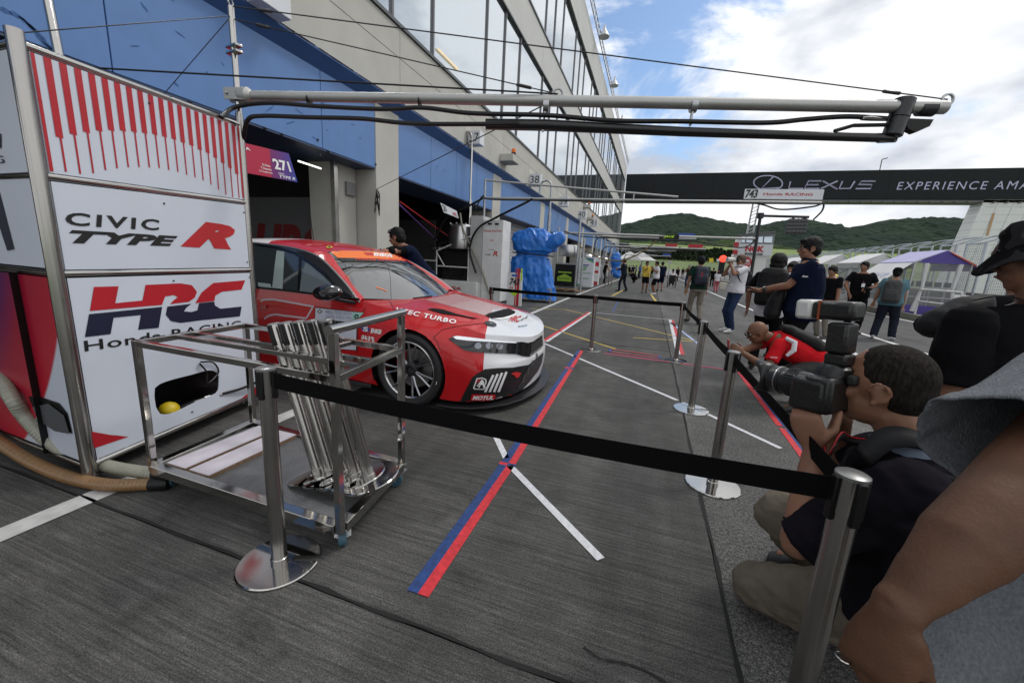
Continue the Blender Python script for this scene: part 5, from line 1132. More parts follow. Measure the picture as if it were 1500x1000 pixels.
# wheels
RIM = mat('rim_gunmetal', (0.30, 0.31, 0.33), 0.22, 0.95); RIML = mat('rim_lip', (0.5, 0.5, 0.5), 0.18, 1.0)
def wheel(cx, sgn):
    c = cw(cx, sgn*.86, .335); ax = Vector((0, -sgn, 0)); w_ = thing('wheel', None, None, tuple(c-CO)); w_.parent = car
    R_ = .345; mb = MB(); mb.lathe([(.255, -.10), (.30, -.118), (.335, -.105), (R_, -.08), (R_, .10), (.338, .12), (.31, .135), (.275, .130), (.262, .118)], 48, c, ax, caps=False)
    ty = mb.build('tyre', mat('tyre_rubber', (0.016, 0.016, 0.017), 0.62, var=0.2), w_)
    mb = MB(); mb.lathe([(.262, .118), (.268, .126), (.258, .128), (.248, .118), (.240, .02), (.236, -.10)], 40, c, ax, caps=False); mb.build('rim_barrel', RIML, w_)
    mb = MB(); u = ax.orthogonal().normalized(); v = ax.cross(u)
    for k in range(7):
        a = 2*PI*k/7+.2
        for da in (-.13, .13):
            d0 = u*math.cos(a+da*.5)+v*math.sin(a+da*.5); d1 = u*math.cos(a+da*1.25)+v*math.sin(a+da*1.25)
            mb.tube([c+d0*.055+ax*.075, c+(d0*.5+d1*.5)*.15+ax*.098, c+d1*.252+ax*.112], [.014, .0115, .012], 6)
    mb.build('spokes', RIM, w_)
    mb = MB(); mb.lathe([(.075, .05), (.072, .085), (.04, .095), (.036, .075), (.001, .07)], 20, c, ax); mb.build('hub', DARK, w_)
    mb = MB(); mb.lathe([(.185, .0), (.185, .018), (.06, .02)], 28, c, ax); mb.build('brake_disc', mat('disc_steel', (0.22, 0.21, 0.20), 0.4, 1.0), w_)
    mb = MB(); mb.box(c+ax*.02+Vector((-.13, 0, .05)), (.09, .07, .2)); mb.build('caliper', mat('caliper_red', (0.35, 0.01, 0.01), 0.4), w_, bevel=0.015)
    mb = MB(); mb.box(c+ax*.138+Vector((.297, 0, -.07)), (.006, .001, .03), Matrix.Rotation(.25, 3, 'Y')); mb.build('tyre_mark', WTXT, w_, smooth=False)
for cx in (0, rear_ax):
    for sgn in (1, -1): wheel(cx, sgn)
# rear wing
m_ = MB(); m_.bx(CO.x-3.75, CO.x-3.40, CO.y-.85, CO.y+.85, 1.40, 1.425); m_.build('rear_wing', GLB, car, bevel=0.01)
for v in (-.4, .4): MB().bx(CO.x-3.6, CO.x-3.45, CO.y+v-.01, CO.y+v+.01, 1.0, 1.40).build('wing_support', GLB, car, smooth=False)
# ------------------------------------------------------------------ refuelling rig of pit 37 and its neighbours
RY = 11.9
def ry(x, y, Y=RY): return aty(x, y, Y)
def facebox(mb, pts, depth, Y=RY, mi=None):      # outline given by photo points on the plane Y, extruded away from us
    P = [aty(x, y, Y) for x, y in pts]; B = [p+V3(0, depth, 0) for p in P]; n = len(P)
    mb.add(P+B, [tuple(range(n)), tuple(range(2*n-1, n-1, -1))]+[(i, n+i, n+(i+1) % n, (i+1) % n) for i in range(n)], mi)
def V3(*a): return Vector(a)
r37 = thing('refuelling_rig', 'pale refuelling rig with a white logo column and low box, behind the car bonnet', 'refuelling rig', (ry(706, 440).x, RY, 0))
GRY = mat('grey_white_panel', (0.44, 0.44, 0.43), 0.5, var=0.08, vs=3)
xa, xb = ry(706, 380).x, ry(735, 380).x; zt = ry(720, 322).z
MB().bx(xa, xb, RY, RY+.7, .05, zt).build('column', WPAINT, r37, smooth=False, bevel=.01)
xs = ry(687, 380).x; MB().bx(xs, xa-.01, RY+.02, RY+.7, .55, ry(697, 316).z).build('side_panel', GRY, r37, smooth=False, bevel=.01)
xl = ry(634, 415).x; MB().bx(xl, xa-.01, RY-.35, RY+.7, .06, .62).build('low_box', WPAINT, r37, smooth=False, bevel=.012)
m_ = MB(); z0 = .34; text(m_, 'HONDA', (xl+(xa-xl)*.25, RY-.35, z0), (1,0,0), (0,0,1), (xa-xl)*.45, .115, .035); text(m_, 'H', (xl+(xa-xl)*.15, RY-.35, z0), (1,0,0), (0,0,1), .09, .12, .03); m_.build('box_lettering', REDTXT, r37, smooth=False)
wd = xb-xa; m_ = MB(); zc = ry(720, 340).z; text(m_, 'Honda RACING', (xa+.04, RY, zc), (1,0,0), (0,0,1), wd-.08, .075, .01); q = ry(727, 374).z; text(m_, 'R', (xa+wd*.55, RY, q-.03), (1,0,0), (0,0,1), .16, .16, .03, .2); text(m_, 'HRC', (xa+wd*.35, RY, ry(720, 353).z), (1,0,0), (0,0,1), .14, .04, .03, .2); m_.build('red_lettering', REDTXT, r37, smooth=False)
m_ = MB(); text(m_, 'CIVIC', (xa+wd*.3, RY, ry(720, 367).z), (1,0,0), (0,0,1), .2, .04); text(m_, 'TYPE', (xa+wd*.15, RY, q-.02), (1,0,0), (0,0,1), .19, .05, .03, .3)
for f in (.33, .68): m_.box((xa+wd*f, RY-.006, ry(720, 328).z), (.12, .012, .06))
m_.build('dark_print', INK, r37, smooth=False)
c = ry(669, 348); c = V3(c.x, RY+.35, c.z); tr_ = abs(ry(686, 335).x-ry(652, 335).x)/2
m_ = MB(); m_.lathe([(tr_*.98, ry(0, 349).z-0 if False else 1.65), (tr_*1.0, 1.70), (tr_*1.0, 2.0), (tr_*.93, 2.35), (tr_*.75, 2.42), (.1, 2.44)], 28, (c.x, c.y, 0)); tank = m_.build('tank', mat('tank_aluminium', (0.5, 0.5, 0.5), 0.28, 0.9, .05), r37)
m_ = MB(); 
for k in range(8): a = k*PI/4; m_.ball((c.x+tr_*.95*math.cos(a), c.y+tr_*.95*math.sin(a), 2.43), .03, 5)
m_.build('tank_clamps', GALV, r37)['kind'] = 'stuff'
m_ = MB(); px_ = ry(682, 250).x; yv = RY+.4; zt_ = aty(683, 192, yv).z
m_.tube([(px_, yv, 2.4), (px_, yv, 3.2)], .055, 12); pth = [(px_, yv, 3.2), (px_, yv, zt_-.2)]+[(px_-.17+.17*math.cos(a), yv, zt_-.2+.17*math.sin(a)) for a in [PI*k/8 for k in range(9)]]+[(px_-.34, yv, zt_-.32)]; m_.tube(pth, .035, 12); m_.build('vent_pipe', POLISH, r37)
fr = MB(); zf = 1.45
def tb(a, b, r=.022): MB().tube([a, b], r, 8).build('frame_tube', WPAINT, r37)
xl2 = ry(640, 350).x; xl3 = ry(614, 372).x
tb((xl2, RY, .6), (xl2, RY, 1.55)); tb((xl2, RY, 1.06), (xs, RY, 1.06)); tb((xl2, RY, 1.55), (xs+.05, RY, 2.05)); tb((xl2, RY, 1.5), (xl2+.3, RY, 1.06)); tb((xl3, RY, .5), (xl3, RY, 1.22)); tb((xl3, RY, 1.22), (xl2, RY, 1.22)); tb((xs-.02, RY, .6), (xs-.02, RY, 1.7)); tb((xl2, RY+.65, .6), (xl2, RY+.65, 1.55))
m_ = MB()
for k in range(26): 
    a = V3(random.uniform(xl2+.1, xs-.1), RY+random.uniform(.15, .5), random.uniform(.6, .8)); m_.tube(smooth_path([a, a+V3(random.uniform(-.15, .15), .05, .12), a+V3(random.uniform(-.2, .2), 0, .3)], 4), .015, 5)
for k in range(8): a = V3(random.uniform(xl3, xl2+.2), RY+random.uniform(-.1, .3), random.uniform(1.3, 1.6)); m_.tube(smooth_path([a, a+V3(-.1, 0, .15), a+V3(.1, .1, .25), a+V3(.3, .1, .1)], 4), .014, 5)
m_.build('pipework', BLK, r37)['kind'] = 'stuff'
m_ = MB(); m_.bx(xl2+.05, xs-.05, RY+.3, RY+.32, .6, 1.55); m_.build('back_panel', DARK, r37, smooth=False)
m_ = MB(); m_.ball((xl2+.05, RY+.1, 1.62), .06, 6); m_.tube([(xl2-.2, RY+.1, 1.62), (xl2+.3, RY+.1, 1.66)], .03, 8); m_.build('valve', GALV, r37)
# arm of rig 37: twin pipes carrying the 743 board
arm = thing('overhead_arm', 'twin pipe overhead arm of the pit 37 rig, carrying a white 743 board', 'overhead arm', (xa+.05, RY, zt))
a0 = V3(ry(708, 290).x, RY+.1, ry(708, 290, RY+.1).z); a1 = g(1203, 297, a0.z); top0 = V3(a0.x, a0.y, ry(708, 264, RY+.1).z)
MB().tube([(a0.x, a0.y, zt), (top0.x, top0.y, top0.z+.03)], .035, 12).build('mast', GALV, arm)
MB().tube([a0, a1], .032, 12).build('lower_pipe', ALU, arm); MB().tube([top0, a0.lerp(a1, .62)+V3(0, 0, .10)], .028, 12).build('upper_pipe', ALU, arm)
for f in (.28, .49): MB().tube([a0.lerp(a1, f), top0.lerp(a0.lerp(a1, .62)+V3(0, 0, .10), f/.62)], .018, 8).build('strut', GALV, arm)
bA, bB = a0.lerp(a1, .80), a1; d = (bB-bA).normalized(); bl = (bB-bA).length
m_ = MB(); m_.bar(bA+V3(0, -.03, .19), bB+V3(0, -.03, .19), .02, .25); bo = m_.build('sign_board', WHITE, arm, smooth=False)
m_ = MB(); text(m_, '743', bA+V3(0, -.045, .09)+d*.03, d, V3(0, 0, 1), bl*.16, .21, .03, .15, .95); m_.build('number', INK, bo, smooth=False); m_ = MB(); text(m_, 'Honda RACING', bA+V3(0, -.045, .16)+d*bl*.25, d, V3(0, 0, 1), bl*.62, .065, .012); m_.build('lettering', REDTXT, bo, smooth=False)
m_ = MB(); m_.tube(smooth_path([a0+V3(-.2, -.2, -.35), a0+V3(-.05, -.03, .05), a0+V3(.3, -.04, -.05), a0.lerp(a1, .3)+V3(0, -.04, -.05), a0.lerp(a1, .45)+V3(0, -.04, -.07), a0.lerp(a1, .6)+V3(0, -.04, -.03), a0.lerp(a1, .82)+V3(0, 0, -.03), a0.lerp(a1, .9)+V3(0, 0, -.18), a0.lerp(a1, .98)+V3(0, 0, -.10), a1+V3(.04, 0, -.02), a1+V3(.05, 0, -.2), a1+V3(-.1, 0, -.42)]), .022, 8); m_.build('hose', HOSE, arm)
for lab, P_ in (('black hose looping down in front of the white logo column', [(636, 352), (655, 318), (690, 300), (708, 290)]), ('black hose arching from the white column up to the overhead arm', [(697, 400), (688, 365), (700, 335), (728, 318), (770, 297), (780, 291)])):
    m_ = MB(); m_.tube(smooth_path([ry(x, y, RY-.15) for x, y in P_], 8), .034, 8); tag(m_.build('fuel_hose', HOSE), lab, 'hose')
m_ = MB(); m_.tube(smooth_path([ry(x, y, RY-.1) for x, y in ((674, 312), (678, 335), (690, 362), (705, 395), (715, 425), (722, 440))], 8), .03, 8); tag(m_.build('fuel_hose', mat('olive_hose', (.22, .21, .17), .5)), 'olive grey hose slanting down across the white logo column', 'hose')
# 743 board on a stand
bd = thing('pit_board', 'upright white board with 743 and red stripes standing before the blue tarpaulin', 'pit board', tuple(g(752, 449)))
Yb = g(752, 449).y
m_ = MB(); facebox(m_, [(742, 446), (763, 448.5), (765, 400), (744, 399)], .05, Yb); m_.build('panel', WPAINT, bd, smooth=False)
q0, q1 = aty(742, 446, Yb), aty(763, 448, Yb); wd = q1.x-q0.x
for f0, f1, m__ in ((.52, .60, REDP), (.64, .82, REDP)): MB().bx(q0.x+wd*f0, q0.x+wd*f1, Yb-.004, Yb-.001, .03, 1.15).build('red_stripe', m__, bd, smooth=False)
HV = mat('hi_vis_yellow', (.45, .75, .02), .5, emit=None)
MB().bx(q0.x+wd*.88, q0.x+wd*.98, Yb-.004, Yb-.001, .78, 1.15).build('yellow_edge', HV, bd, smooth=False); m_ = MB(); facebox(m_, [(747, 428), (759, 428.5), (753, 434)], .01, Yb-.01); m_.build('yellow_mark', HV, bd, smooth=False)
m_ = MB(); facebox(m_, [(749.5, 401.5), (757.5, 402), (757.5, 405), (749.5, 404.5)], .01, Yb-.012); m_.build('blue_handle', mat('handle_blue', (.02, .12, .45), .4), bd, smooth=False); m_ = MB(); text(m_, '743', aty(746.5, 417, Yb-.012), (1,0,0), (0,0,1), wd*.68, .2, .03, .2); m_.build('number', INK, bd, smooth=False); m_ = MB(); text(m_, 'H', aty(747, 423, Yb-.012), (1,0,0), (0,0,1), .09, .08, .01); m_.build('mark', REDTXT, bd, smooth=False)
# rig wrapped in a blue tarpaulin
Yt = 13.3; tp = thing('tarpaulin', 'bright blue tarpaulin tied round a refuelling rig with black cord', 'tarpaulin', (aty(775, 440, Yt).x, Yt, .2))
TARP = mat('blue_tarpaulin', (0.016, 0.155, 0.56), 0.33, var=0.08, vs=4, bump=0.5, bs=5, spec=.5)
def ct(x, y, w_, d, Yc=Yt+.3): p = aty(x, y, Yt); q = aty(x+w_, y, Yt); return (V3(p.x, Yc, p.z), V3(1,0,0), V3(0,1,0), abs(q.x-p.x), d)
m_ = MB(); loft_ = None
# ------------------------------------------------------------------ people
SKIN = mat('skin_tan', (0.25, 0.125, 0.078), 0.5, var=0.10, vs=18, bump=0.05, bs=150, spec=0.35)
SKIN2 = mat('skin_dark_tan', (0.17, 0.078, 0.045), 0.5, var=0.12, vs=14, bump=0.06, bs=150, spec=0.35)
HAIR = mat('black_hair', (0.006, 0.0055, 0.0055), 0.6, spec=0.2, var=0.4, vs=60, bump=0.8, bs=120, stretch=(1, 1, .3))
HAIRG = mat('greying_hair', (0.018, 0.015, 0.013), 0.85, spec=0.1, var=0.7, vs=120, bump=0.3, bs=500, stretch=(1, 1, .35))
HAIRB = mat('brown_hair', (0.07, 0.03, 0.015), 0.55, var=0.4, vs=60, bump=0.8, bs=120)
EYEW = mat('eye_white', (0.5, 0.48, 0.46), 0.3); LIP = mat('lips', (0.22, 0.07, 0.06), 0.5)
for m_ in (SKIN, SKIN2): m_.node_tree.nodes['Principled BSDF'].inputs['Subsurface Weight'].default_value = 0.12; m_.node_tree.nodes['Principled BSDF'].inputs['Subsurface Radius'].default_value = (0.02, 0.008, 0.004)
def cloth(name, col, v=0.12): return mat(name, col, 0.95, var=v, vs=9, bump=0.9, bs=8, spec=0.08)
FOLD = bpy.data.textures.new('folds', 'CLOUDS'); FOLD.noise_scale = 0.085; FOLD.noise_depth = 2
FOLDF = bpy.data.textures.new('fine_folds', 'CLOUDS'); FOLDF.noise_scale = 0.05; FOLDF.noise_depth = 1
def V3(*a): return Vector(a)
def caps(mb, a, b, ra, rb, n=10):
    a, b = Vector(a), Vector(b); d = b-a
    if d.length < 1e-5: d = V3(0, 0, 1e-4)
    d.normalize(); mb.tube([a-d*ra*.95, a-d*ra*.6, a, b, b+d*rb*.6, b+d*rb*.95], [ra*.3, ra*.8, ra, rb, rb*.8, rb*.3], n)
def loft(mb, rings, n=20, e=2.4):
    vs = []
    for c, r, f, a, b in rings:
        for j in range(n):
            t = 2*PI*j/n; x, y = math.cos(t), math.sin(t); k = (abs(x)**e+abs(y)**e)**(-1/e); vs.append(c+r*x*k*a+f*y*k*b)
    k = len(rings); fs = [(i*n+j, i*n+(j+1)%n, (i+1)*n+(j+1)%n, (i+1)*n+j) for i in range(k-1) for j in range(n)]+[tuple(range(n-1,-1,-1)), tuple(range((k-1)*n, k*n))]
    mb.add(vs, fs)
def lvl_fold2(n): return False
def organic(mb, name, m, par, vox, fold=0.0, it=3, tex=None, world=True):
    o = mb.build(name, m, par, world=world); r = o.modifiers.new('remesh', 'REMESH'); r.mode = 'VOXEL'; r.voxel_size = vox; r.use_smooth_shade = True
    s = o.modifiers.new('smooth', 'SMOOTH'); s.iterations = it; s.factor = 0.6
    if fold and lvl_fold2(name): pass
    if fold:
        d = o.modifiers.new('folds', 'DISPLACE'); d.texture = tex or FOLD; d.strength = fold; d.mid_level = 0.5; d.texture_coords = 'LOCAL'
    return o
def ik(a, t, l1, l2, hint):
    a, t = Vector(a), Vector(t); d = t-a; L = min(d.length, (l1+l2)*.999); d.normalize(); x = (l1*l1-l2*l2+L*L)/(2*L); h = math.sqrt(max(l1*l1-x*x, 0)); hp = Vector(hint)-d*Vector(hint).dot(d)
    if hp.length < 1e-4: hp = d.orthogonal()
    return a+d*x+hp.normalized()*h, a+d*L
def hand(mb, w, hd, hn, s=1.0, curl=0.5, side=1, lvl=1, th=.72):
    """palm and five fingers; hd runs to the fingertips, hn is the palm's inner side, thumb on side*(hd x hn)"""
    hd = Vector(hd).normalized(); hn = (Vector(hn)-hd*Vector(hn).dot(hd)).normalized(); sv = hd.cross(hn)*side
    if lvl == 0: mb.ball(w+hd*.07*s, (.035*s, .035*s, .05*s), 6); return
    loft(mb, [(w+hd*d*s, sv, hn, a*s, b*s) for d, a, b in ((-.005,.024,.019),(.02,.031,.017),(.055,.041,.015),(.085,.042,.013),(.098,.038,.010))], 14)
    for k, (off, ln, r) in enumerate(((.030,.070,.0088),(.0105,.080,.0092),(-.0095,.075,.0088),(-.029,.058,.0078))):
        p = w+hd*.085*s+sv*off*s; d = (hd+sv*off*1.6).normalized(); ang = 0.0
        for j, fr in enumerate((.44, .31, .25)):
            ang += curl*(0.55+.12*k) if j else curl*.5+.05*k
            v = d*math.cos(ang)+hn*math.sin(ang); q = p+v*ln*fr*s; caps(mb, p, q, r*s*(1-.08*j), r*s*(.94-.1*j), 8); p = q
    p = w+hd*.022*s+sv*.026*s; v = (hd*.62+sv*th+hn*.30).normalized(); q = p+v*.042*s; caps(mb, p, q, .0135*s, .0115*s, 8); v2 = (hd*.85+sv*.25+hn*.45*(.5+curl)).normalized(); q2 = q+v2*.032*s; caps(mb, q, q2, .0112*s, .010*s, 8); q3 = q2+(v2+hn*.3*curl).normalized()*.024*s; caps(mb, q2, q3, .010*s, .0082*s, 8)
def figure(label, J, S=1.0, skin=None, shirt=None, sleeve=.62, trousers=None, tlen=1.0, hair=None, hcut='short', lvl=1, hat=None, glasses=False, shoes=None, loc=None, sleevemat=None, loose=1.0, collar=None, name='person', hem=-.10, cat='person', group=None, legs=True, fat=1.0, fold=0.016, curl=(.5, .5), headon=True):
    skin = skin or SKIN; vox = (.024, .0115, .0062)[lvl]
    t = thing(name, label, cat, tuple(loc) if loc is not None else (J['P'].x, J['P'].y, 0), group)
    P, Nk = J['P'], J['N']; R1, R2 = J['R1'].normalized(), J['R2'].normalized(); ax = (Nk-P).normalized(); SP = (Nk-P).length
    def ring(f, a, b, fat_=1.0):
        c = P+(Nk-P)*f; bend = J.get('bend', 0)*math.sin(PI*max(0, min(1, f))); r = R1.lerp(R2, max(0, min(1, f))).normalized(); fw = ax.cross(r)*-1; r = (r-ax*r.dot(ax)).normalized(); return (c-(-fw if False else fw)*0+fw*(-bend), r, fw, a*S, b*S)
    def torso(mb, k, lo, top, f2=1.0):
        prof = [(-.20,.135,.105),(-.08,.168,.125),(0,.172,.125),(.15,.158,.115),(.30,.150,.108),(.5,.160,.113),(.7,.172,.112),(.84,.175,.100),(.93,.135,.080),(1.0,.070,.062)]
        rg = []
        for f, a, b in prof:
            if f < lo or f > top: continue
            bb = b*(fat if .0 <= f <= .6 else 1+(fat-1)*.5); rg.append(ring(f, (a*(1+(fat-1)*.5))*f2+k, bb*f2+k))
        loft(mb, rg)
    mb = MB(); torso(mb, 0, -.3, 1.01)
    caps(mb, Nk-ax*.03*S, Nk.lerp(J['H'], .55), .058*S, .055*S, 12)
    Hc, Hf, Hu = J['H'], J['Hf'].normalized(), J['Hu'].normalized(); Hr = Hf.cross(Hu).normalized(); Hu = Hr.cross(Hf).normalized(); HR = Matrix((Hr, Hf, Hu)).transposed()
    def hp(x, y, z): return Hc+(Hr*x+Hf*y+Hu*z)*S
    if headon:
        mb.ball(hp(0, -.012, .022), (.074*S, .094*S, .092*S), 10, R=HR); mb.ball(hp(0, .018, -.045), (.058*S, .066*S, .066*S), 8, R=HR); mb.ball(hp(0, .052, -.085), (.030*S, .024*S, .022*S), 6, R=HR)
        mb.ball(hp(0, .070, .030), (.050*S, .018*S, .016*S), 6, R=HR)
        if lvl: 
            caps(mb, hp(0, .080, .015), hp(0, .101, -.022), .0085*S, .0135*S, 8); mb.ball(hp(.011, .088, -.027), .009*S, 5); mb.ball(hp(-.011, .088, -.027), .009*S, 5)
            mb.ball(hp(0, .084, -.055), (.022*S, .009*S, .010*S), 6, R=HR)
            for s in (1, -1): mb.ball(hp(.040*s, .058, -.018), (.024*S, .022*S, .022*S), 6, R=HR)
        for s in (1, -1):
            mb.ball(hp(.075*s, -.006, -.010), (.009*S, .017*S, .028*S), 8, R=HR)
            if lvl == 2: mb.tube([hp((.076+.012*max(0, math.sin(a_))+.004)*s, -.006+.021*math.cos(a_)*-1, -.004+.027*math.sin(a_)) for a_ in [PI*(-.35+1.35*q_/10) for q_ in range(11)]], [.0052*S]*11, 7); mb.ball(hp(.079*s, .004, -.033), (.006*S, .008*S, .010*S), 6, R=HR)
    arms = []
    for s, k in ((-1, 'L'), (1, 'R')):
        if ('S'+k) not in J: continue
        sh, el, wr = J['S'+k], J['E'+k], J['W'+k]; caps(mb, sh, el, .052*S, .041*S); caps(mb, el, el.lerp(wr, .35), .042*S, .040*S); caps(mb, el.lerp(wr, .35), wr, .040*S, .027*S); 
        hd = J.get('HD'+k, (wr-el)); hn = J.get('HN'+k, ax.cross(hd)*(-s)); hand(mb, wr+Vector(hd).normalized()*.01*S, hd, hn, S, curl[0 if s < 0 else 1], J.get('HS'+k, s), lvl)
    if legs:
        for s, k in ((-1, 'L'), (1, 'R')):
            h, kn, an, to = J['h'+k], J['k'+k], J['a'+k], J['t'+k]; caps(mb, h, kn, .080*S, .054*S, 12); caps(mb, kn, kn.lerp(an, .35), .054*S, .054*S, 12); caps(mb, kn.lerp(an, .35), an, .054*S, .037*S, 12); caps(mb, an, to, .036*S, .028*S, 8)
    organic(mb, 'body', skin, t, vox, it=2 if lvl else 1)
    if shirt:
        mb = MB(); torso(mb, .010*S, hem, .965, 1.03*loose); mb_collar = ring(.965, .08, .075)
        for s, k in ((-1, 'L'), (1, 'R')):
            if ('S'+k) not in J: continue
            sh, el, wr = J['S'+k], J['E'+k], J['W'+k]; f = min(1, sleeve/.62) if sleeve <= .62 else 1
            ssm = sleeve if sleeve <= .62 else 1.0; e = sh.lerp(el, min(1, ssm/.62*.72) if sleeve <= .62 else 1.0); out = (sh-el).normalized()
            mb.tube([sh+out*.05*S, sh+out*.035*S, sh, sh.lerp(e, .5), e], [.025*S, .052*S, .064*S, .062*S*loose, .060*S*loose], 14)
            if sleeve > .62: caps(mb, el, el, .055*S, .055*S); mb.tube([el, el.lerp(wr, .9)], [.055*S, .040*S], 12)
        organic(mb, 'shirt', shirt, t, vox*1.1, fold, it=2)
        if collar:
            mb = MB(); c = Nk-ax*.012*S; fw = ax.cross((R2-ax*R2.dot(ax)).normalized())*-1; r = (R2-ax*R2.dot(ax)).normalized()
            rows = []
            for rad, up in ((.085, -.018), (.078, .030), (.070, .032), (.072, .0)):
                rows.append([c+(r*math.cos(a)*rad+fw*math.sin(a)*rad*.95)*S+ax*(up-.01*math.sin(a))*S for a in [2*PI*j/24+PI/2+.0 for j in range(24)]])
            mb.grid(rows, closeu=True); mb.build('collar', collar, t)
        if sleevemat:
            mb = MB()
            for s, k in ((-1, 'L'), (1, 'R')):
                sh, el, wr = J['S'+k], J['E'+k], J['W'+k]; mb.tube([sh.lerp(el, .3), el, wr], [.056*S, .050*S, .038*S], 12); caps(mb, el, el, .050*S, .050*S)
            organic(mb, 'sleeve', sleevemat, t, vox*1.1, fold*.7, it=2)
    if trousers and legs:
        mb = MB(); torso(mb, .008*S, -.3, .16, 1.02)
        for s, k in ((-1, 'L'), (1, 'R')):
            h, kn, an = J['h'+k], J['k'+k], J['a'+k]; w_ = J.get('tw', 1.0)
            if tlen >= 1: mb.ball(kn, .068*S*w_, 8); mb.tube([h+(h-kn).normalized()*.05*S, h, kn, ], [.06*S, .096*S*w_, .068*S*w_], 14); mb.tube([kn, kn.lerp(an, .5), an.lerp(kn, -.02)], [.068*S*w_, .064*S*w_, .058*S*w_], 14)
            else: mb.tube([h+(h-kn).normalized()*.05*S, h, h.lerp(kn, tlen*1.8)], [.06*S, .100*S, .088*S], 14)
        organic(mb, 'trousers', trousers, t, vox*1.15, fold*1.2, it=2)
    if legs and shoes:
        for k in 'LR':
            an, to = J['a'+k], J['t'+k]; mb = MB(); d = (to-an); d.normalize(); u = V3(0, 0, 1); 
            loft(mb, [(an-d*.05*S+V3(0,0,-.01), d.cross(u).normalized(), u, .030*S, .035*S), (an-d*.02*S, d.cross(u).normalized(), u, .040*S, .055*S), (an+d*.06*S-u*.01*S, d.cross(u).normalized(), u, .044*S, .048*S), (to-u*.012*S, d.cross(u).normalized(), u, .048*S, .034*S), (to+d*.055*S-u*.020*S, d.cross(u).normalized(), u, .032*S, .022*S)], 12)
            organic(mb, 'shoe', shoes, t, vox, it=1)
    if not headon: return t, hp, HR
    # face
    if lvl == 2:
        for s in (1, -1): mb = MB(); mb.ball(hp(.0790*s, .001, -.008), (.0035*S, .0045*S, .008*S), 7, R=HR); mb.build('ear_hollow', mat('ear_shadow_skin', (.07, .028, .018), .7), t)
    if lvl:
        for s in (1, -1):
            mb = MB(); mb.ball(hp(.031*s, .0745, .012), (.0125*S, .010*S, .0075*S), 6, R=HR); e = mb.build('eye', EYEW, t); mb = MB(); mb.ball(hp(.031*s, .0815, .012), (.0055*S, .004*S, .0060*S), 5, R=HR); mb.build('iris', INK, e)
            mb = MB(); mb.tube([hp(.014*s, .0865, .030), hp(.032*s, .0870, .036), hp(.052*s, .076, .030)], .0034*S, 6); mb.build('eyebrow', HAIR, t)
        mb = MB(); mb.tube([hp(-.021, .081, -.056), hp(-.008, .0925, -.054), hp(.008, .0925, -.054), hp(.021, .081, -.056)], .0042*S, 6); mb.build('mouth', LIP, t)
    hm = hair
    if hair:
        mb = MB()
        if hcut == 'crop':   # close cut, receding at the temple
            mb.ball(hp(0, -.021, .030), (.0768*S, .0925*S, .0895*S), 16, R=HR); mb.ball(hp(0, -.046, -.002), (.068*S, .067*S, .072*S), 12, R=HR)
        elif hcut == 'short':
            mb.ball(hp(0, -.018, .042), (.086*S, .101*S, .094*S), 12, R=HR); mb.ball(hp(0, -.045, -.005), (.080*S, .072*S, .080*S), 10, R=HR); mb.ball(hp(0, .055, .085), (.055*S, .035*S, .030*S), 8, R=HR)
            for s in (1, -1): mb.ball(hp(.066*s, -.002, .030), (.020*S, .045*S, .055*S), 7, R=HR)
        elif hcut == 'bushy':
            mb.ball(hp(0, -.020, .042), (.104*S, .114*S, .108*S), 14, R=HR); mb.ball(hp(0, -.045, -.03), (.094*S, .080*S, .085*S), 10, R=HR); mb.ball(hp(0, .06, .070), (.075*S, .042*S, .045*S), 8, R=HR)
            for s in (1, -1): mb.ball(hp(.072*s, .012, .02), (.028*S, .055*S, .065*S), 7, R=HR)
        organic(mb, 'hair', hair, t, vox*.9, {'crop': .0, 'short': .014, 'bushy': .022}[hcut]*S, it=1, tex=FOLDF)
    if hat:
        kind, hm_ = hat; mb = MB()
        if kind == 'cap':
            loft(mb, [(hp(0, -.012, .03), Hr, Hf, .085*S, .103*S), (hp(0, -.012, .075), Hr, Hf, .083*S, .100*S), (hp(0, -.014, .108), Hr, Hf, .066*S, .080*S), (hp(0, -.014, .126), Hr, Hf, .03*S, .04*S)], 20, 2.0)
            c = mb.build('cap', hm_, t); mb = MB(); loft(mb, [(hp(0, .085, .036), Hr, (Hf*1-Hu*.2).normalized(), .070*S, .075*S), (hp(0, .085, .042), Hr, (Hf-Hu*.2).normalized(), .070*S, .075*S)], 16, 2.2); mb.build('peak', hm_, c)
        elif kind == 'bucket':
            mb = MB(); n = 36
            prof = [(.150,-.030),(.148,-.024),(.095,.035),(.088,.10),(.070,.125),(.01,.130)]; rows = []
            for r_, z_ in prof: rows.append([hp(math.cos(a)*r_*(.93+.04*math.sin(3*a)), math.sin(a)*r_*1.07-.01, z_+(.014*math.sin(2*a+1)+.01*math.sin(5*a) if z_ < 0 else 0)) for a in [2*PI*j/n for j in range(n)]])
            mb.grid(rows, closeu=True); o = mb.build('bucket_hat', hm_, t); so = o.modifiers.new('solid', 'SOLIDIFY'); so.thickness = .004
    if glasses:
        mb = MB()
        for s in (1, -1):
            ringo(mb, hp(.033*s, .102, .010), .021*S, .0016, Hf, 16); mb.tube([hp(.053*s, .098, .014), hp(.080*s, .0, .006)], .0016, 5)
        mb.tube([hp(-.012, .104, .012), hp(.012, .104, .012)], .0016, 5); mb.build('glasses', DARK if glasses != 'shades' else INK, t)
        if glasses == 'shades':
            mb = MB(); 
            for s in (1, -1): mb.ball(hp(.033*s, .100, .010), (.021*S, .004*S, .019*S), 7, R=HR)
            mb.build('dark_lens', GLB, t)
    return t, hp, HR
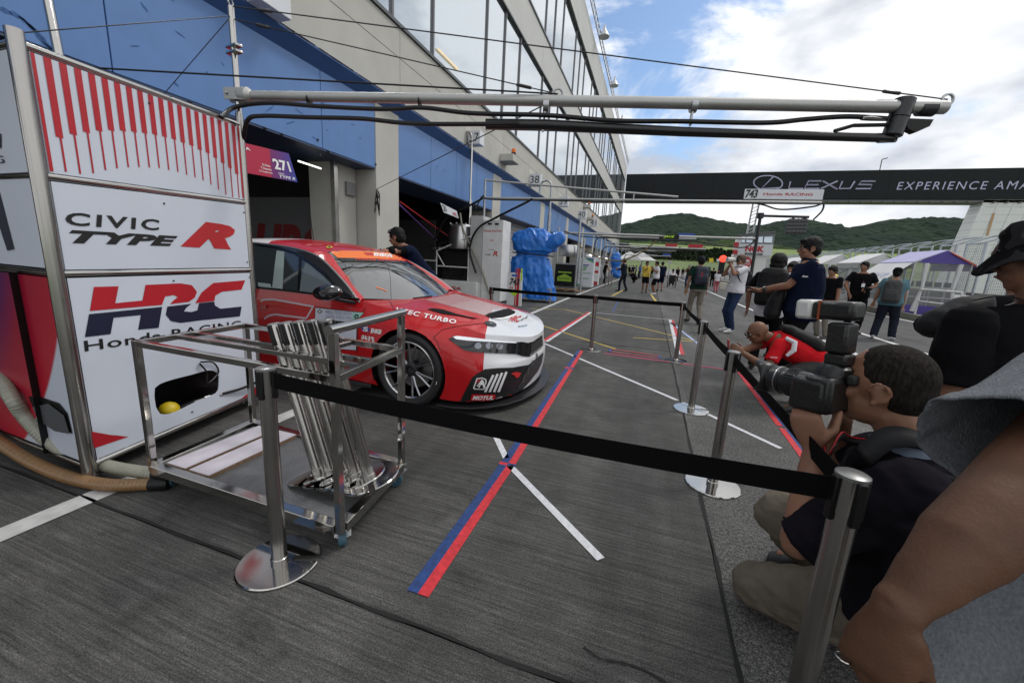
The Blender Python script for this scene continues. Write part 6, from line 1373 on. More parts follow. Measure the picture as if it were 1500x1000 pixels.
def stand(label, xy, face, H=1.72, lean=0.04, twist=0, headyaw=0, headpitch=0, WL=None, WR=None, feet=((-.10, 0), (.10, 0)), hintL=(-.5, -1, -.3), hintR=(.5, -1, -.3), pel=None, toe=0, **k):
    S = H/1.72; a = math.radians(face-90); Rz = Matrix.Rotation(a, 3, 'Z'); O = V3(xy[0], xy[1], 0)
    def W(x, y, z): return O+Rz @ V3(x*S, y*S, z*S)
    T = Matrix.Rotation(math.radians(twist), 3, 'Z') @ Matrix.Rotation(-lean, 3, 'X'); P0 = V3(0, 0, .93) if pel is None else V3(*pel)
    def T_(x, y, z): p = P0+T @ V3(x, y, z); return W(*p)
    J = {'P': T_(0, 0, 0), 'N': T_(0, 0, .54), 'R1': Rz @ V3(1, 0, 0), 'R2': Rz @ (T @ V3(1, 0, 0))}
    HD = Rz @ Matrix.Rotation(math.radians(headyaw), 3, 'Z') @ Matrix.Rotation(math.radians(-headpitch), 3, 'X')
    J['Hf'] = HD @ V3(0, 1, 0); J['Hu'] = HD @ V3(0, 0, 1); J['H'] = T_(0, .0, .575)+J['Hu']*.085*S+J['Hf']*.018*S
    for s, kk, w_, hint in ((-1, 'L', WL, hintL), (1, 'R', WR, hintR)):
        sh = T_(.175*s, 0, .485); tg = W(*(w_ or (.235*s, .06, .80))); J['S'+kk] = sh; J['E'+kk], J['W'+kk] = ik(sh, tg, .285*S, .25*S, Rz @ V3(*hint))
    for s, kk, f in ((-1, 'L', feet[0]), (1, 'R', feet[1])):
        h = W(P0.x+.085*s, P0.y, P0.z-.03); an = W(f[0], f[1], .085+(f[2] if len(f) > 2 else 0)); J['h'+kk] = h; J['k'+kk], J['a'+kk] = ik(h, an, .43*S, .42*S, Rz @ V3(.1*s, 1, 0)); fd = Rz @ Matrix.Rotation(-s*.15, 3, 'Z') @ V3(0, 1, -.18 if len(f) < 3 else -.5); J['t'+kk] = J['a'+kk]+fd.normalized()*.15*S
    J['Rz'] = Rz
    if 'extra' in k: J.update(k.pop('extra'))
    return figure(label, J, S=S, loc=O, **k)+(J,)
def backpack(label, J, m, S=1.0, w=.28, h=.42, d=.15, up=.30, straps=True, name='backpack'):
    ax = (J['N']-J['P']).normalized(); r = (J['R2']-ax*J['R2'].dot(ax)).normalized(); f = ax.cross(r); c = J['P']+ax*up*S-f*(.125+d/2)*S
    t = thing(name, label, 'backpack', tuple(c)); mb = MB(); loft(mb, [(c-ax*h/2*S, r, f, w*.42*S, d*.36*S), (c-ax*h*.40*S, r, f, w*.5*S, d*.5*S), (c, r, f, w*.5*S, d*.52*S), (c+ax*h*.36*S, r, f, w*.47*S, d*.45*S), (c+ax*h*.5*S, r, f, w*.3*S, d*.25*S)], 20, 3.2)
    organic(mb, 'bag', m, t, .012, .012, it=2); mb = MB(); c2 = c-f*d*.5*S-ax*h*.12*S; loft(mb, [(c2-ax*h*.28*S, r, f, w*.36*S, .02), (c2, r, f, w*.38*S, .035), (c2+ax*h*.2*S, r, f, w*.34*S, .02)], 14, 3); organic(mb, 'pocket', m, t, .012, .006, it=1)
    if straps:
        for s in (-1, 1):
            mb = MB(); A = c+ax*h*.42*S+r*.07*s*S; B = J['N']-ax*.02*S+r*.10*s*S+f*.0; C_ = J['N']-ax*.14*S+r*.115*s*S+f*.125*S; D = J['P']+ax*.22*S+r*.165*s*S+f*.05*S; E_ = c-ax*h*.3*S+r*w*.45*s*S
            pth = smooth_path([A, B+ax*.012*S, C_, D, E_], 5); L_ = [p-r*.022 for p in pth]; R_ = [p+r*.022 for p in pth]; mb.grid([L_, R_]); o = mb.build('strap', m, t); so = o.modifiers.new('solid', 'SOLIDIFY'); so.thickness = .008
    return t
BLKC = cloth('black_cotton', (0.006, 0.006, 0.007)); NAVC = cloth('navy_cotton', (0.006, 0.010, 0.027)); WHC = cloth('white_cotton', (0.60, 0.60, 0.63), .05); TEALC = cloth('teal_cotton', (0.085, 0.165, 0.20)); GRNC = cloth('bottle_green_cotton', (0.012, 0.032, 0.024)); KHA = cloth('khaki_cotton', (0.21, 0.185, 0.155)); YELC = cloth('yellow_cotton', (0.55, 0.40, 0.07)); JEAN = cloth('blue_denim', (0.020, 0.034, 0.075)); DNAV = cloth('dark_trouser', (0.015, 0.018, 0.028)); REDC = cloth('red_jersey', (0.50, 0.012, 0.018)); GREYC = mat('grey_marl', (0.165, 0.175, 0.19), .95, var=.22, vs=260, bump=.5, bs=420, spec=.06, stretch=(1, 1, .4))
WSH = mat('white_shoe', (0.6, 0.6, 0.6), 0.5); BSH = mat('black_shoe', (0.012, 0.012, 0.012), 0.5); NYL = mat('black_nylon', (0.008, 0.008, 0.009), 0.65, bump=.2, bs=40, spec=0.25); NAVN = mat('navy_nylon', (0.008, 0.012, 0.030), 0.5, bump=.2, bs=40); GRN_ = mat('grey_nylon', (0.035, 0.036, 0.038), 0.6, bump=.2, bs=40)

RID = bpy.data.textures.new('tarp_creases', 'CLOUDS'); RID.noise_scale = .75; RID.noise_depth = 2; RID.noise_type = 'HARD_NOISE'
def rid(v): return 1-2*abs(noise.noise(v))
tk = [ct(780, 438, 28, .32), ct(778, 420, 30, .34), ct(776, 400, 29, .34), ct(774, 385, 26, .32), ct(775, 374, 23, .28), ct(776, 372, 22, .27), ct(779, 366, 29, .34), ct(778, 352, 32, .36), ct(778, 342, 27, .30), ct(783, 335, 13, .2), ct(784, 333, 4, .06)]
cs = [k[0] for k in tk]; hs = [k[3] for k in tk]; dsx = [k[4] for k in tk]; rows = []; nr = 110
for i in range(nr+1):
    u = i/nr*(len(tk)-1); j = min(int(u), len(tk)-2); f = u-j; f = f*f*(3-2*f); c = cs[j].lerp(cs[j+1], f); a_ = hs[j]*(1-f)+hs[j+1]*f; d_ = dsx[j]*(1-f)+dsx[j+1]*f; row = []
    for k in range(120):
        t_ = 2*PI*k/120; x, y = math.cos(t_), math.sin(t_); e_ = (abs(x)**2.8+abs(y)**2.8)**(-1/2.8); p = c+V3(x*e_*a_, y*e_*d_, 0)
        sh = .9 if c.z > cs[5].z else .25
        q = Vector((p.x*2.4+p.z*sh, p.y*2.4, p.z*.75-p.x*sh*.5)); dd = .075*rid(q)+.06*rid(q*2.3+Vector((5, 1, 2)))+.035*rid(q*5)
        if abs(c.z-cs[5].z) < .12: dd *= .4
        row.append(p+V3(x, y, 0)*(dd-.05)+V3(0, 0, .05*noise.noise(q*1.5) if i < nr-4 else 0))
    rows.append(row)
m_ = MB(); m_.grid(rows, closeu=True); m_.add(rows[-1], [tuple(range(120))]); o = m_.build('sheet', TARP, tp, ang=60)
p = aty(812, 352, Yt); m_ = MB()
for k in range(19):
    th = PI*k/18; m_r = [Vector((p.x, Yt+.15, p.z))+V3(.27*math.sin(th)*math.cos(a)+.12*math.cos(th), .2*math.sin(th)*math.sin(a), .27*math.cos(th)) for a in [2*PI*j/40 for j in range(40)]]; rows_ = m_r if k == 0 else rows_; 
    if k: m_.grid([prev, [q+(q-Vector((p.x, Yt+.15, p.z)))*.22*rid(q*3) for q in m_r]], closeu=True); prev = [q+(q-Vector((p.x, Yt+.15, p.z)))*.22*rid(q*3) for q in m_r]
    else: prev = m_r
m_.build('sheet_bulge', TARP, tp, ang=60)
m_ = MB(); c_ = ct(777, 372, 30, .36); z_ = c_[0].z; m_.tube([(c_[0].x+c_[3]*1.02*math.cos(a), c_[0].y+.40*math.sin(a), z_-.04*math.cos(a)) for a in [2*PI*k/28 for k in range(29)]], .022, 6); m_.build('cord', BLK, tp)
m_ = MB()
xq0, xq1 = aty(748, 445, Yt-1.2).x, aty(797, 445, Yt-1.2).x
fr_ = thing('rig_frame', 'steel base frame of the rig under the blue tarpaulin', 'frame', (xq0+.3, Yt, 0)); xa_, xb_ = aty(752, 440, Yt).x, aty(806, 440, Yt).x
for x_ in (xa_, xb_):
    for y_ in (Yt, Yt+.6): MB().bar((x_, y_, 0), (x_, y_, .5), .04, .04).build('leg', GALV, fr_, smooth=False)
    MB().bar((x_, Yt, .12), (x_, Yt+.6, .12), .04, .04).build('rail', GALV, fr_, smooth=False)
for y_ in (Yt, Yt+.6): MB().bar((xa_, y_, .12), (xb_, y_, .12), .04, .04).build('rail', GALV, fr_, smooth=False)
MB().bar((xa_, Yt, .12), (xb_, Yt, .5), .03, .03).build('brace', GALV, fr_, smooth=False)
# mast with hooked vent behind the tarpaulin
t = thing('vent_mast', 'hooked steel vent pipe rising above the blue tarpaulin', 'pipe', (aty(802, 360, 13.9).x, 13.9, 0)); x_ = aty(802, 360, 13.9).x; zt_ = aty(804, 262, 13.9).z
MB().tube([(x_, 13.9, 0), (x_, 13.9, zt_-.25)]+[(x_-.20+.20*math.cos(a), 13.9, zt_-.25+.2*math.sin(a)) for a in [PI*k/8 for k in range(9)]]+[(x_-.4, 13.9, zt_-.5)], .035, 10).build('pipe', GALV, t); MB().tube([(x_, 13.9, aty(802, 345, 13.9).z), (x_, 13.9, aty(802, 312, 13.9).z)], .06, 10).build('sleeve', GALV, t)
# third arm with the green lettered tag
a3 = V3(-5.3, 23.3, 3.08); e3 = V3(4.85, 23.9, 3.1); t = thing('overhead_arm', 'long single pipe overhead arm with a small green lettered tag', 'overhead arm', tuple(a3))
MB().tube([a3, e3], .06, 12).build('pipe', ALU, t); MB().tube([(a3.x, a3.y, 0), (a3.x, a3.y, 3.4)], .05, 10).build('mast', GALV, t)
m_ = MB(); m_.tube(smooth_path([a3+V3(.3, -.05, .1), a3.lerp(e3, .12)+V3(0, 0, -.15), a3.lerp(e3, .3)+V3(0, 0, -.2), a3.lerp(e3, .45)+V3(0, 0, -.16), a3.lerp(e3, .58)+V3(0, 0, -.22), a3.lerp(e3, .72)+V3(0, 0, -.22), a3.lerp(e3, .86)+V3(0, 0, -.42), a3.lerp(e3, .96)+V3(0, 0, -.42), e3]), .03, 8); m_.build('hose', HOSE, t)
m_ = MB(); q = aty(980, 347, 23.6); m_.box(q, (1.0, .02, .26)); tg = m_.build('tag', BLK, t, smooth=False); m_ = MB(); text(m_, 'JAVE', q+V3(-.28, -.012, -.08), (1,0,0), (0,0,1), .56, .16, .04, .3); m_.build('lettering', HV, tg, smooth=False)
m_ = MB(); m_.tube(smooth_path([aty(x, y, 20.5) for x, y in ((844, 358), (858, 366), (880, 378), (905, 382), (925, 377), (945, 366), (962, 352))], 8), .03, 8); tag(m_.build('air_hose', mat('yellow_brown_hose', (.16, .11, .03), .6)), 'yellow brown air hose sagging across the pit lane', 'hose')
# black box with green crest and silver tank, then the white logo panel
Yc = 19.5; t = thing('refuelling_rig', 'dark refuelling rig with a green crest and an aluminium drum', 'refuelling rig', (aty(824, 430, Yc).x, Yc, 0))
m_ = MB(); A, B = aty(811, 425, Yc), aty(840, 425, Yc); MB().bx(A.x, B.x, Yc, Yc+.8, .25, aty(824, 387, Yc).z).build('cabinet', BLK, t, smooth=False, bevel=.01)
MB().bx(A.x-.05, B.x+.05, Yc-.05, Yc+.85, .1, .2).build('base_frame', GALV, t, smooth=False); MB().bx(A.x, B.x, Yc-.02, Yc+.8, aty(824, 387, Yc).z, aty(824, 386, Yc).z+.03).build('lid', GALV, t, smooth=False)
m_ = MB(); xm = (A.x+B.x)/2; zc = aty(824, 405, Yc).z; m_.bx(xm-.33, xm+.33, Yc-.01, Yc-.004, zc+.18, zc+.24); m_.add([(xm-.35, Yc-.008, zc-.22), (xm+.35, Yc-.008, zc-.22), (xm+.35, Yc-.008, zc-.02), (xm, Yc-.008, zc+.14), (xm-.35, Yc-.008, zc-.02)], [(0,1,2,3,4)]); cr2_ = m_.build('crest', mat('crest_green', (.25, .42, .03), .5), t, smooth=False); m_ = MB(); text(m_, 'RACING', (xm-.26, Yc-.008, zc-.14), (1,0,0), (0,0,1), .52, .11, .0); m_.build('crest_lettering', INK, cr2_, smooth=False)
c = aty(831, 366, Yc); MB().lathe([(.48, -.3), (.5, -.26), (.5, .16), (.45, .24), (.1, .27)], 24, (c.x, Yc+.4, c.z)).build('drum', _M['tank_aluminium'], t)
for x in (844, 852): q = aty(x, 400, Yc); MB().tube([(q.x, Yc, 0), (q.x, Yc, 3.6 if x == 844 else 2.6)], .05, 10).build('post', GALV, t)
m_ = MB(); 
for k in range(10): a = V3(A.x+random.uniform(-.2, .9), Yc-.2+random.uniform(-.1, .2), .05); m_.tube(smooth_path([a, a+V3(.3, 0, .1), a+V3(.6, .1, .02)], 4), .03, 6)
m_.build('floor_hoses', mat('tan_hose', (.25, .15, .08), .6), t)['kind'] = 'stuff'
Yp = 23.0; t = thing('logo_panel', 'white upright panel with a green and blue F emblem beside the rigs', 'panel', (aty(858, 425, Yp).x, Yp, 0)); A, B = aty(846, 415, Yp), aty(867, 415, Yp); zt_ = aty(857, 377, Yp).z
MB().bx(A.x, B.x, Yp, Yp+.7, .12, zt_).build('panel', WHITE, t, smooth=False, bevel=.01)
GR = mat('emblem_green', (.02, .28, .07), .5); BLp = mat('emblem_blue', (.02, .05, .3), .5)
w_ = B.x-A.x; z = lambda f: .12+(zt_-.12)*f; y_ = Yp-.006
m_ = MB(); m_.add([(A.x+w_*.15, y_, z(.62)), (A.x+w_*.5, y_, z(.62)), (A.x+w_*.5, y_, z(.57)), (A.x+w_*.12, y_, z(.57))], [(3,2,1,0)]); m_.add([(A.x+w_*.3, y_, z(.69)), (A.x+w_*.6, y_, z(.69)), (A.x+w_*.57, y_, z(.65)), (A.x+w_*.3, y_, z(.65))], [(3,2,1,0)]); m_.add([(A.x+w_*.4, y_, z(.999)), (A.x+w_, y_, z(.88)), (A.x+w_, y_, z(.82)), (A.x+w_*.4, y_, z(.96))], [(3,2,1,0)]); m_.add([(A.x, y_, z(.1)), (A.x+w_*.4, y_, z(.02)), (A.x, y_, z(.02))], [(0,2,1)]); text(m_, 'FORMAZIONE', (A.x+w_*.05, y_, z(.45)), (1,0,0), (0,0,1), w_*.85, .08, .0, .2); text(m_, 'FLOORSER', (A.x+w_*.05, y_, z(.26)), (1,0,0), (0,0,1), w_*.7, .09, .0, .2); m_.build('green_print', GR, t, smooth=False)
m_ = MB(); m_.add([(A.x+w_*.22, y_, z(.76)), (A.x+w_*.7, y_, z(.76)), (A.x+w_*.67, y_, z(.72)), (A.x+w_*.34, y_, z(.72)), (A.x+w_*.28, y_, z(.64)), (A.x+w_*.14, y_, z(.60))], [(5,4,3,2,1,0)]); m_.add([(A.x+w_*.5, y_, z(.999)), (A.x+w_, y_, z(.96)), (A.x+w_, y_, z(.90)), (A.x+w_*.55, y_, z(.97))], [(3,2,1,0)]); m_.build('blue_print', BLp, t, smooth=False)
t = thing('pit_board', 'white board with red patches and the number 4 past the logo panel', 'pit board', (aty(872, 420, 24.5).x, 24.5, 0)); A, B = aty(868, 415, 24.5), aty(876, 415, 24.5); MB().bx(A.x, B.x, 24.5, 24.8, .2, 1.8).build('panel', WPAINT, t, smooth=False)
for z0_, z1_ in ((1.3, 1.55), (.9, 1.05), (.2, .4)): MB().bx(A.x+.05, B.x-.05, 24.49, 24.495, z0_, z1_).build('red_patch', REDP, t, smooth=False)
# further rigs, one per garage
def far_rig(label, y, x0, seed):
    rnd = random.Random(seed); t = thing('refuelling_rig', label, 'refuelling rig', (x0, y, 0), 'distant refuelling rigs')
    for dx in (0, 1.1):
        for dy in (0, .9): MB().tube([(x0+dx, y+dy, 0), (x0+dx, y+dy, 2.3+.5*rnd.random())], .04, 7).build('post', GALV, t)
    for z in (.4, 1.2, 2.1): MB().tube([(x0, y, z), (x0+1.1, y, z)], .03, 6).build('rail', GALV, t); MB().tube([(x0+1.1, y, z), (x0+1.1, y+.9, z)], .03, 6).build('rail', GALV, t)
    MB().bx(x0+.06, x0+1.04, y-.02, y+.02, .35, 1.15+.5*rnd.random()).build('panel', rnd.choice([WPAINT, BLK, REDP, WHITE]), t, smooth=False)
    MB().lathe([(.42, 1.4), (.44, 1.45), (.44, 1.95), (.3, 2.1), (.05, 2.15)], 18, (x0+.5, y+.45, 0)).build('drum', _M['tank_aluminium'], t)
    MB().tube([(x0+1.1, y, 2.3), (x0+1.1, y, 3.5+rnd.uniform(-.2, .3))], .045, 8).build('mast', GALV, t)
    zz = 3.0+rnd.uniform(-.25, .35); L_ = rnd.uniform(5.2, 7.5)
    MB().tube([(x0+1.1, y, zz), (x0+1.1+L_, y+.3, zz+.05)], .05, 8).build('arm', ALU, t)
    if rnd.random() < .7: MB().tube([(x0+1.1, y, zz+.28), (x0+1.1+L_*.7, y+.2, zz+.08)], .035, 8).build('arm_stay', GALV, t)
    MB().tube(smooth_path([(x0+.9, y, 1.6), (x0+1.2, y-.1, zz-.1), (x0+1.1+L_*.3, y, zz-.15), (x0+1.1+L_*.7, y+.1, zz-.12), (x0+1.1+L_, y+.3, zz-.1)], 5), .03, 6).build('hose', HOSE, t)
    if rnd.random() < .6: MB().box((x0+1.1+L_*.9, y+.25, zz+.25), (1.0, .03, .26)).build('tag', rnd.choice([WHITE, BLK, REDP, mat('tag_blue', (.03, .08, .35), .5)]), t, smooth=False)
    return t
for i, (y, nm) in enumerate(((28.5, 'distant refuelling rig with its arm over the lane, first past the logo panel'), (33.5, 'distant refuelling rig, second past the logo panel'), (39, 'distant refuelling rig, third past the logo panel'), (45, 'distant refuelling rig, fourth past the logo panel'), (52, 'distant refuelling rig, fifth past the logo panel'), (60, 'farthest refuelling rig by the end of the pit building'))): far_rig(nm, y, -4.9, i+3)
o = thing('tarpaulin', 'small blue tarpaulin bundle beside the marshal', 'tarpaulin', (-3.6, 28, 0)); m_ = MB(); c = aty(902, 382, 28); m_.ball((c.x, 28, 1.75), (.42, .4, .6), 10); m_.ball((c.x+.1, 28, 1.0), (.36, .35, .45), 8); q = organic(m_, 'sheet', TARP, o, .06, .0); dm = q.modifiers.new('creases', 'DISPLACE'); dm.texture = RID; dm.strength = .2
for k, x in enumerate((886, 890.5, 895)): 
    q = g(x, 420+k*.6); o = thing('barrier_post', 'plain steel post in the small group beside the marshal', 'barrier post', tuple(q), 'posts beside the marshal'); MB().tube([(q.x, q.y, 0), (q.x, q.y, .95)], .035, 8).build('tube', STEEL, o); MB().lathe([(.16, 0), (.16, .015), (.04, .03)], 16, (q.x, q.y, 0)).build('base_plate', STEEL, o)
for k, (x, y, w_) in enumerate(((921, 381, 3.5), (937, 383, 4.5))):
    q = aty(x, y, 60); o = thing('white_canopy', 'white canopy far down the pit lane, %s' % ('left one' if k == 0 else 'right one'), 'canopy', (q.x, 60, 0)); m_ = MB(); m_.add([(q.x-w_/2, 60, 2.4), (q.x+w_/2, 60, 2.4), (q.x+w_/2, 64, 2.4), (q.x-w_/2, 64, 2.4), (q.x, 62, 3.7)], [(0,1,4),(1,2,4),(2,3,4),(3,0,4)]); m_.build('roof', WPAINT, o, smooth=False)
    for a, b in ((-1, 0), (1, 0), (-1, 4), (1, 4)): MB().tube([(q.x+a*w_/2, 60+b, 0), (q.x+a*w_/2, 60+b, 2.4)], .05, 6).build('leg', GALV, o)
# black stand with a panel of lamps
lp0 = g(1094, 442); Yl = lp0.y; t = thing('light_stand', 'black pole with a side arm carrying a square panel of round lamps', 'light stand', (lp0.x, Yl, 0))
tp_ = aty(1114, 316, Yl); MB().tube([(lp0.x, Yl, 0), (tp_.x, Yl, tp_.z)], .07, 12).build('pole', DARK, t); ae = aty(1185, 318, Yl); MB().tube([tp_-V3(.1, 0, .0), (ae.x, Yl, ae.z)], .06, 10).build('arm', DARK, t); MB().lathe([(.14, -.12), (.14, .12)], 12, tp_).build('joint', DARK, t)
P = [aty(x, y, Yl-.1) for x, y in ((1151, 342), (1180, 342), (1183, 321), (1156, 321))]; m_ = MB(); m_.add(P+[p+V3(0, .3, 0) for p in P], [(0,1,2,3),(7,6,5,4),(0,4,5,1),(1,5,6,2),(2,6,7,3),(3,7,4,0)]); m_.build('housing', mat('lamp_housing', (.02, .02, .021), .5), t, smooth=False)
for i in range(4):
    for j in range(5):
        u, v = (j+.5)/5, (i+.5)/4; c = (P[0]*(1-u)+P[1]*u)*(1-v)+(P[3]*(1-u)+P[2]*u)*v; MB().lathe([(.115, 0), (.105, .03), (.02, .05)], 12, c, (0, -1, 0)).build('lamp', mat('lamp_glass_off', (.035, .035, .038), .25), t)
for x in (1162, 1178): MB().bar(aty(x, 318, Yl), aty(x, 322, Yl), .08, .05).build('bracket', DARK, t, smooth=False)
# ------------------------------------------------------------------ far control box with plug-maker lettering
Yn = 88.0
t = thing('signboard_tower', 'white control hut on a board wall with red plug maker lettering', 'tower', (aty(1100, 440, Yn).x, Yn, 0))
def nb_(pts, name, m, dep=3.0, off=0.0): m_ = MB(); facebox(m_, pts, dep, Yn-off); return m_.build(name, m, t, smooth=False)
nb_([(1066, 445), (1126, 448), (1127, 372), (1075, 372)], 'board_wall', WPAINT, 2.5); nb_([(1078, 374), (1130, 375), (1133, 358), (1082, 357)], 'fascia', WHITE, 4, .3); nb_([(1083, 357), (1133, 358.5), (1136, 341), (1100, 343), (1084, 345)], 'cabin', mat('cabin_grey', (.22, .23, .24), .6), 3.5, .2)
nb_([(1082, 345), (1100, 343), (1137, 340.5), (1137, 338.5), (1100, 341), (1080, 344)], 'cabin_roof', mat('roof_grey', (.15, .15, .16), .6), 4, .5)
for a, b in ((1086, 1091), (1093, 1102), (1110, 1117), (1119, 1131)): w0 = nb_([(a, 355), (b, 355.5), (b+.7, 346.5), (a+.7, 347)], 'window', GLASS, .05, .3)
nb_([(1075, 368), (1083, 369), (1086, 350), (1079, 350)], 'side_board', WHITE, 1, .6); nb_([(1074, 362), (1081.5, 363), (1083, 355), (1076, 354.5)], 'red_band', REDP, .05, .65); nb_([(1073, 372), (1080, 373), (1081, 366), (1074, 365.5)], 'red_band', REDP, .05, .65)
def ntext(s, x0, y0, x1, y1, m, b=.05, sh=0.0): m_ = MB(); p = aty(x0, y0, Yn-.36); q = aty(x1, y0, Yn-.36); r_ = aty(x0, y1, Yn-.36); text(m_, s, p, (1,0,0), (0,0,1), q.x-p.x, r_.z-p.z, b, sh); return m_.build('lettering', m, t, smooth=False)
ntext('NGK', 1091, 368.5, 1119, 359.5, REDTXT); ntext('SPARK PLUGS', 1090.5, 373.2, 1117, 369.8, INK)
c = aty(1092, 384, Yn-.3); rr = aty(1101, 384, Yn-.3).x-c.x; m_ = MB(); m_.add([c+V3(math.cos(a), 0, math.sin(a))*rr*(1 if k % 2 else 1.08) for k, a in enumerate([2*PI*k/32 for k in range(32)])], [tuple(range(32))[::-1]]); em = m_.build('round_emblem', REDP, t, smooth=False)
m_ = MB(); text(m_, 'NGK', c+V3(-rr*.75, -.08, -rr*.0), (1,0,0), (0,0,1), rr*1.5, rr*.5, .05); text(m_, 'IGNITION PARTS', c+V3(-rr*.8, -.08, -rr*.45), (1,0,0), (0,0,1), rr*1.6, rr*.28, .02); m_.build('emblem_lettering', WTXT, em, smooth=False)
m_ = MB(); b0, b1 = aty(1094, 343, Yn), aty(1104, 300, Yn)
for dx in (0, 1.0): m_.tube([b0+V3(dx, 0, 0), b1+V3(dx, 0, 4)], .16, 6)
for k in range(8): f = k/8; m_.tube([b0.lerp(b1, f), b0.lerp(b1, f+.12)+V3(1.0, 0, 0)], .08, 5)
tag(m_.build('lattice_mast', GALV), 'tall twin pole mast rising behind the control hut', 'mast')['kind'] = 'stuff' if False else None
# stop light, yellow board, small boards
q = aty(1059, 379, 55); t = thing('stop_light', 'black signal head with its round red lamp lit', 'signal', (q.x, 55, 0)); MB().tube([(q.x, 55, 0), (q.x, 55, q.z)], .09, 8).build('pole', DARK, t); MB().bx(q.x-.35, q.x+.3, 54.9, 55.2, q.z-2.1, q.z-.2).build('housing', BLK, t, smooth=False, bevel=.05); MB().lathe([(.42, 0), (.40, .1), (.1, .16)], 20, (q.x, 54.9, q.z), (0, -1, 0)).build('red_lamp', mat('red_lamp', (.8, .05, .03), .4, emit=(1, .06, .03), es=1.6), t)
for (x0, y0, x1, y1, m__, nm, lab) in ((1039, 384, 1045, 378, mat('board_yellow', (.65, .50, .02), .5), 'yellow_board', 'small yellow board beyond the crowd'), (1050, 383, 1057, 379, WPAINT, 'low_board', 'low white board left of the red signal lamp'), (1062, 384, 1068, 379.5, WPAINT, 'low_board', 'low white board right of the red signal lamp'), (978, 386, 984, 382, GRY, 'low_board', 'small grey cabinet on the grass beyond the white shirted photographer')):
    t = thing(nm, lab, 'board', tuple(aty((x0+x1)/2, y0, 70))); m_ = MB(); facebox(m_, [(x0, y0), (x1, y0+.2), (x1, y1), (x0, y1)], .2, 70); m_.build('panel', m__, t, smooth=False); c = aty((x0+x1)/2, y0, 70); MB().tube([(c.x, 70.1, 0), (c.x, 70.1, max(c.z, .5))], .06, 6).build('post', GALV, t)
# low white wall far down the lane
m_ = MB(); a = aty(960, 398, 95); b = aty(1090, 400, 95); m_.bx(a.x, b.x, 94.5, 95, 0, 1.3); tag(m_.build('barrier_wall', WPAINT, smooth=False), 'low white barrier wall closing the far end of the lane', 'wall')
# ------------------------------------------------------------------ right side: kerb, railing, tents, debris fence
KERB = mat('kerb_concrete', (.19, .18, .165), .85, var=.15, vs=3, bump=.4)
wk = thing('kerb', None, None, (9.6, 20, 0)); wk['kind'] = 'structure'
for k in range(46): y = 8+k*1.5; MB().bx(9.55, 9.8, y+.006, y+1.494, -.05, .16).build('kerb_stone', KERB, wk, smooth=False, bevel=.012)
struct(sheet('pit_wall_walk', 9.8, 12.9, 5, 78, .10, mat('worn_paving', (.15, .145, .135), .9, var=.15, vs=1.5), .2))
wl = thing('pit_wall', 'low grey concrete wall behind the tents along the track', 'wall', (12.9, 30, 0))
for k in range(24): MB().bx(12.75, 12.95, 6+k*3.0+.01, 6+k*3.0+2.99, .1, 1.05).build('wall_block', KERB, wl, smooth=False, bevel=.01)
struct(sheet('race_track', 12.95, 32, 0, 110, -.001, TRACK))
FN = mat('fence_steel', (.38, .42, .46), .4, .6)
fe = thing('debris_fence', 'row of steel debris fence frames leaning over the pit wall', 'fence', (12.5, 25, 0)); FX = 12.5
MESH = mat('wire_mesh', (.10, .11, .12), .5, .6)
for k in range(24):
    y = 15.0+k*1.66
    for dy in (0, 1.05):
        big = k < 30; m_ = MB(); m_.tube([(FX, y+dy, .1), (FX, y+dy, 3.1)], .045, 8); m_.build('post', FN, fe); m_ = MB(); m_.tube([(FX, y+dy, 3.08), (FX+.62, y+dy-.25, 3.38)], .03, 6); m_.build('top_arm', FN, fe)
    MB().tube([(FX, y, 3.05), (FX, y+1.05, 3.05)], .035, 6).build('top_rail', FN, fe); MB().tube([(FX+.62, y-.25, 3.38), (FX+.62, y+.80, 3.38)], .03, 6).build('outer_rail', FN, fe)
    m_ = MB()
    for j in range(11): m_.bar((FX, y+.02+j*.10, 1.0), (FX, y+.02+j*.10, 3.04), .006, .006)
    for j in range(18): m_.bar((FX, y, 1.0+j*.115), (FX, y+1.05, 1.0+j*.115), .006, .006)
    m_.build('mesh_panel', MESH, fe, smooth=False)['kind'] = 'stuff'
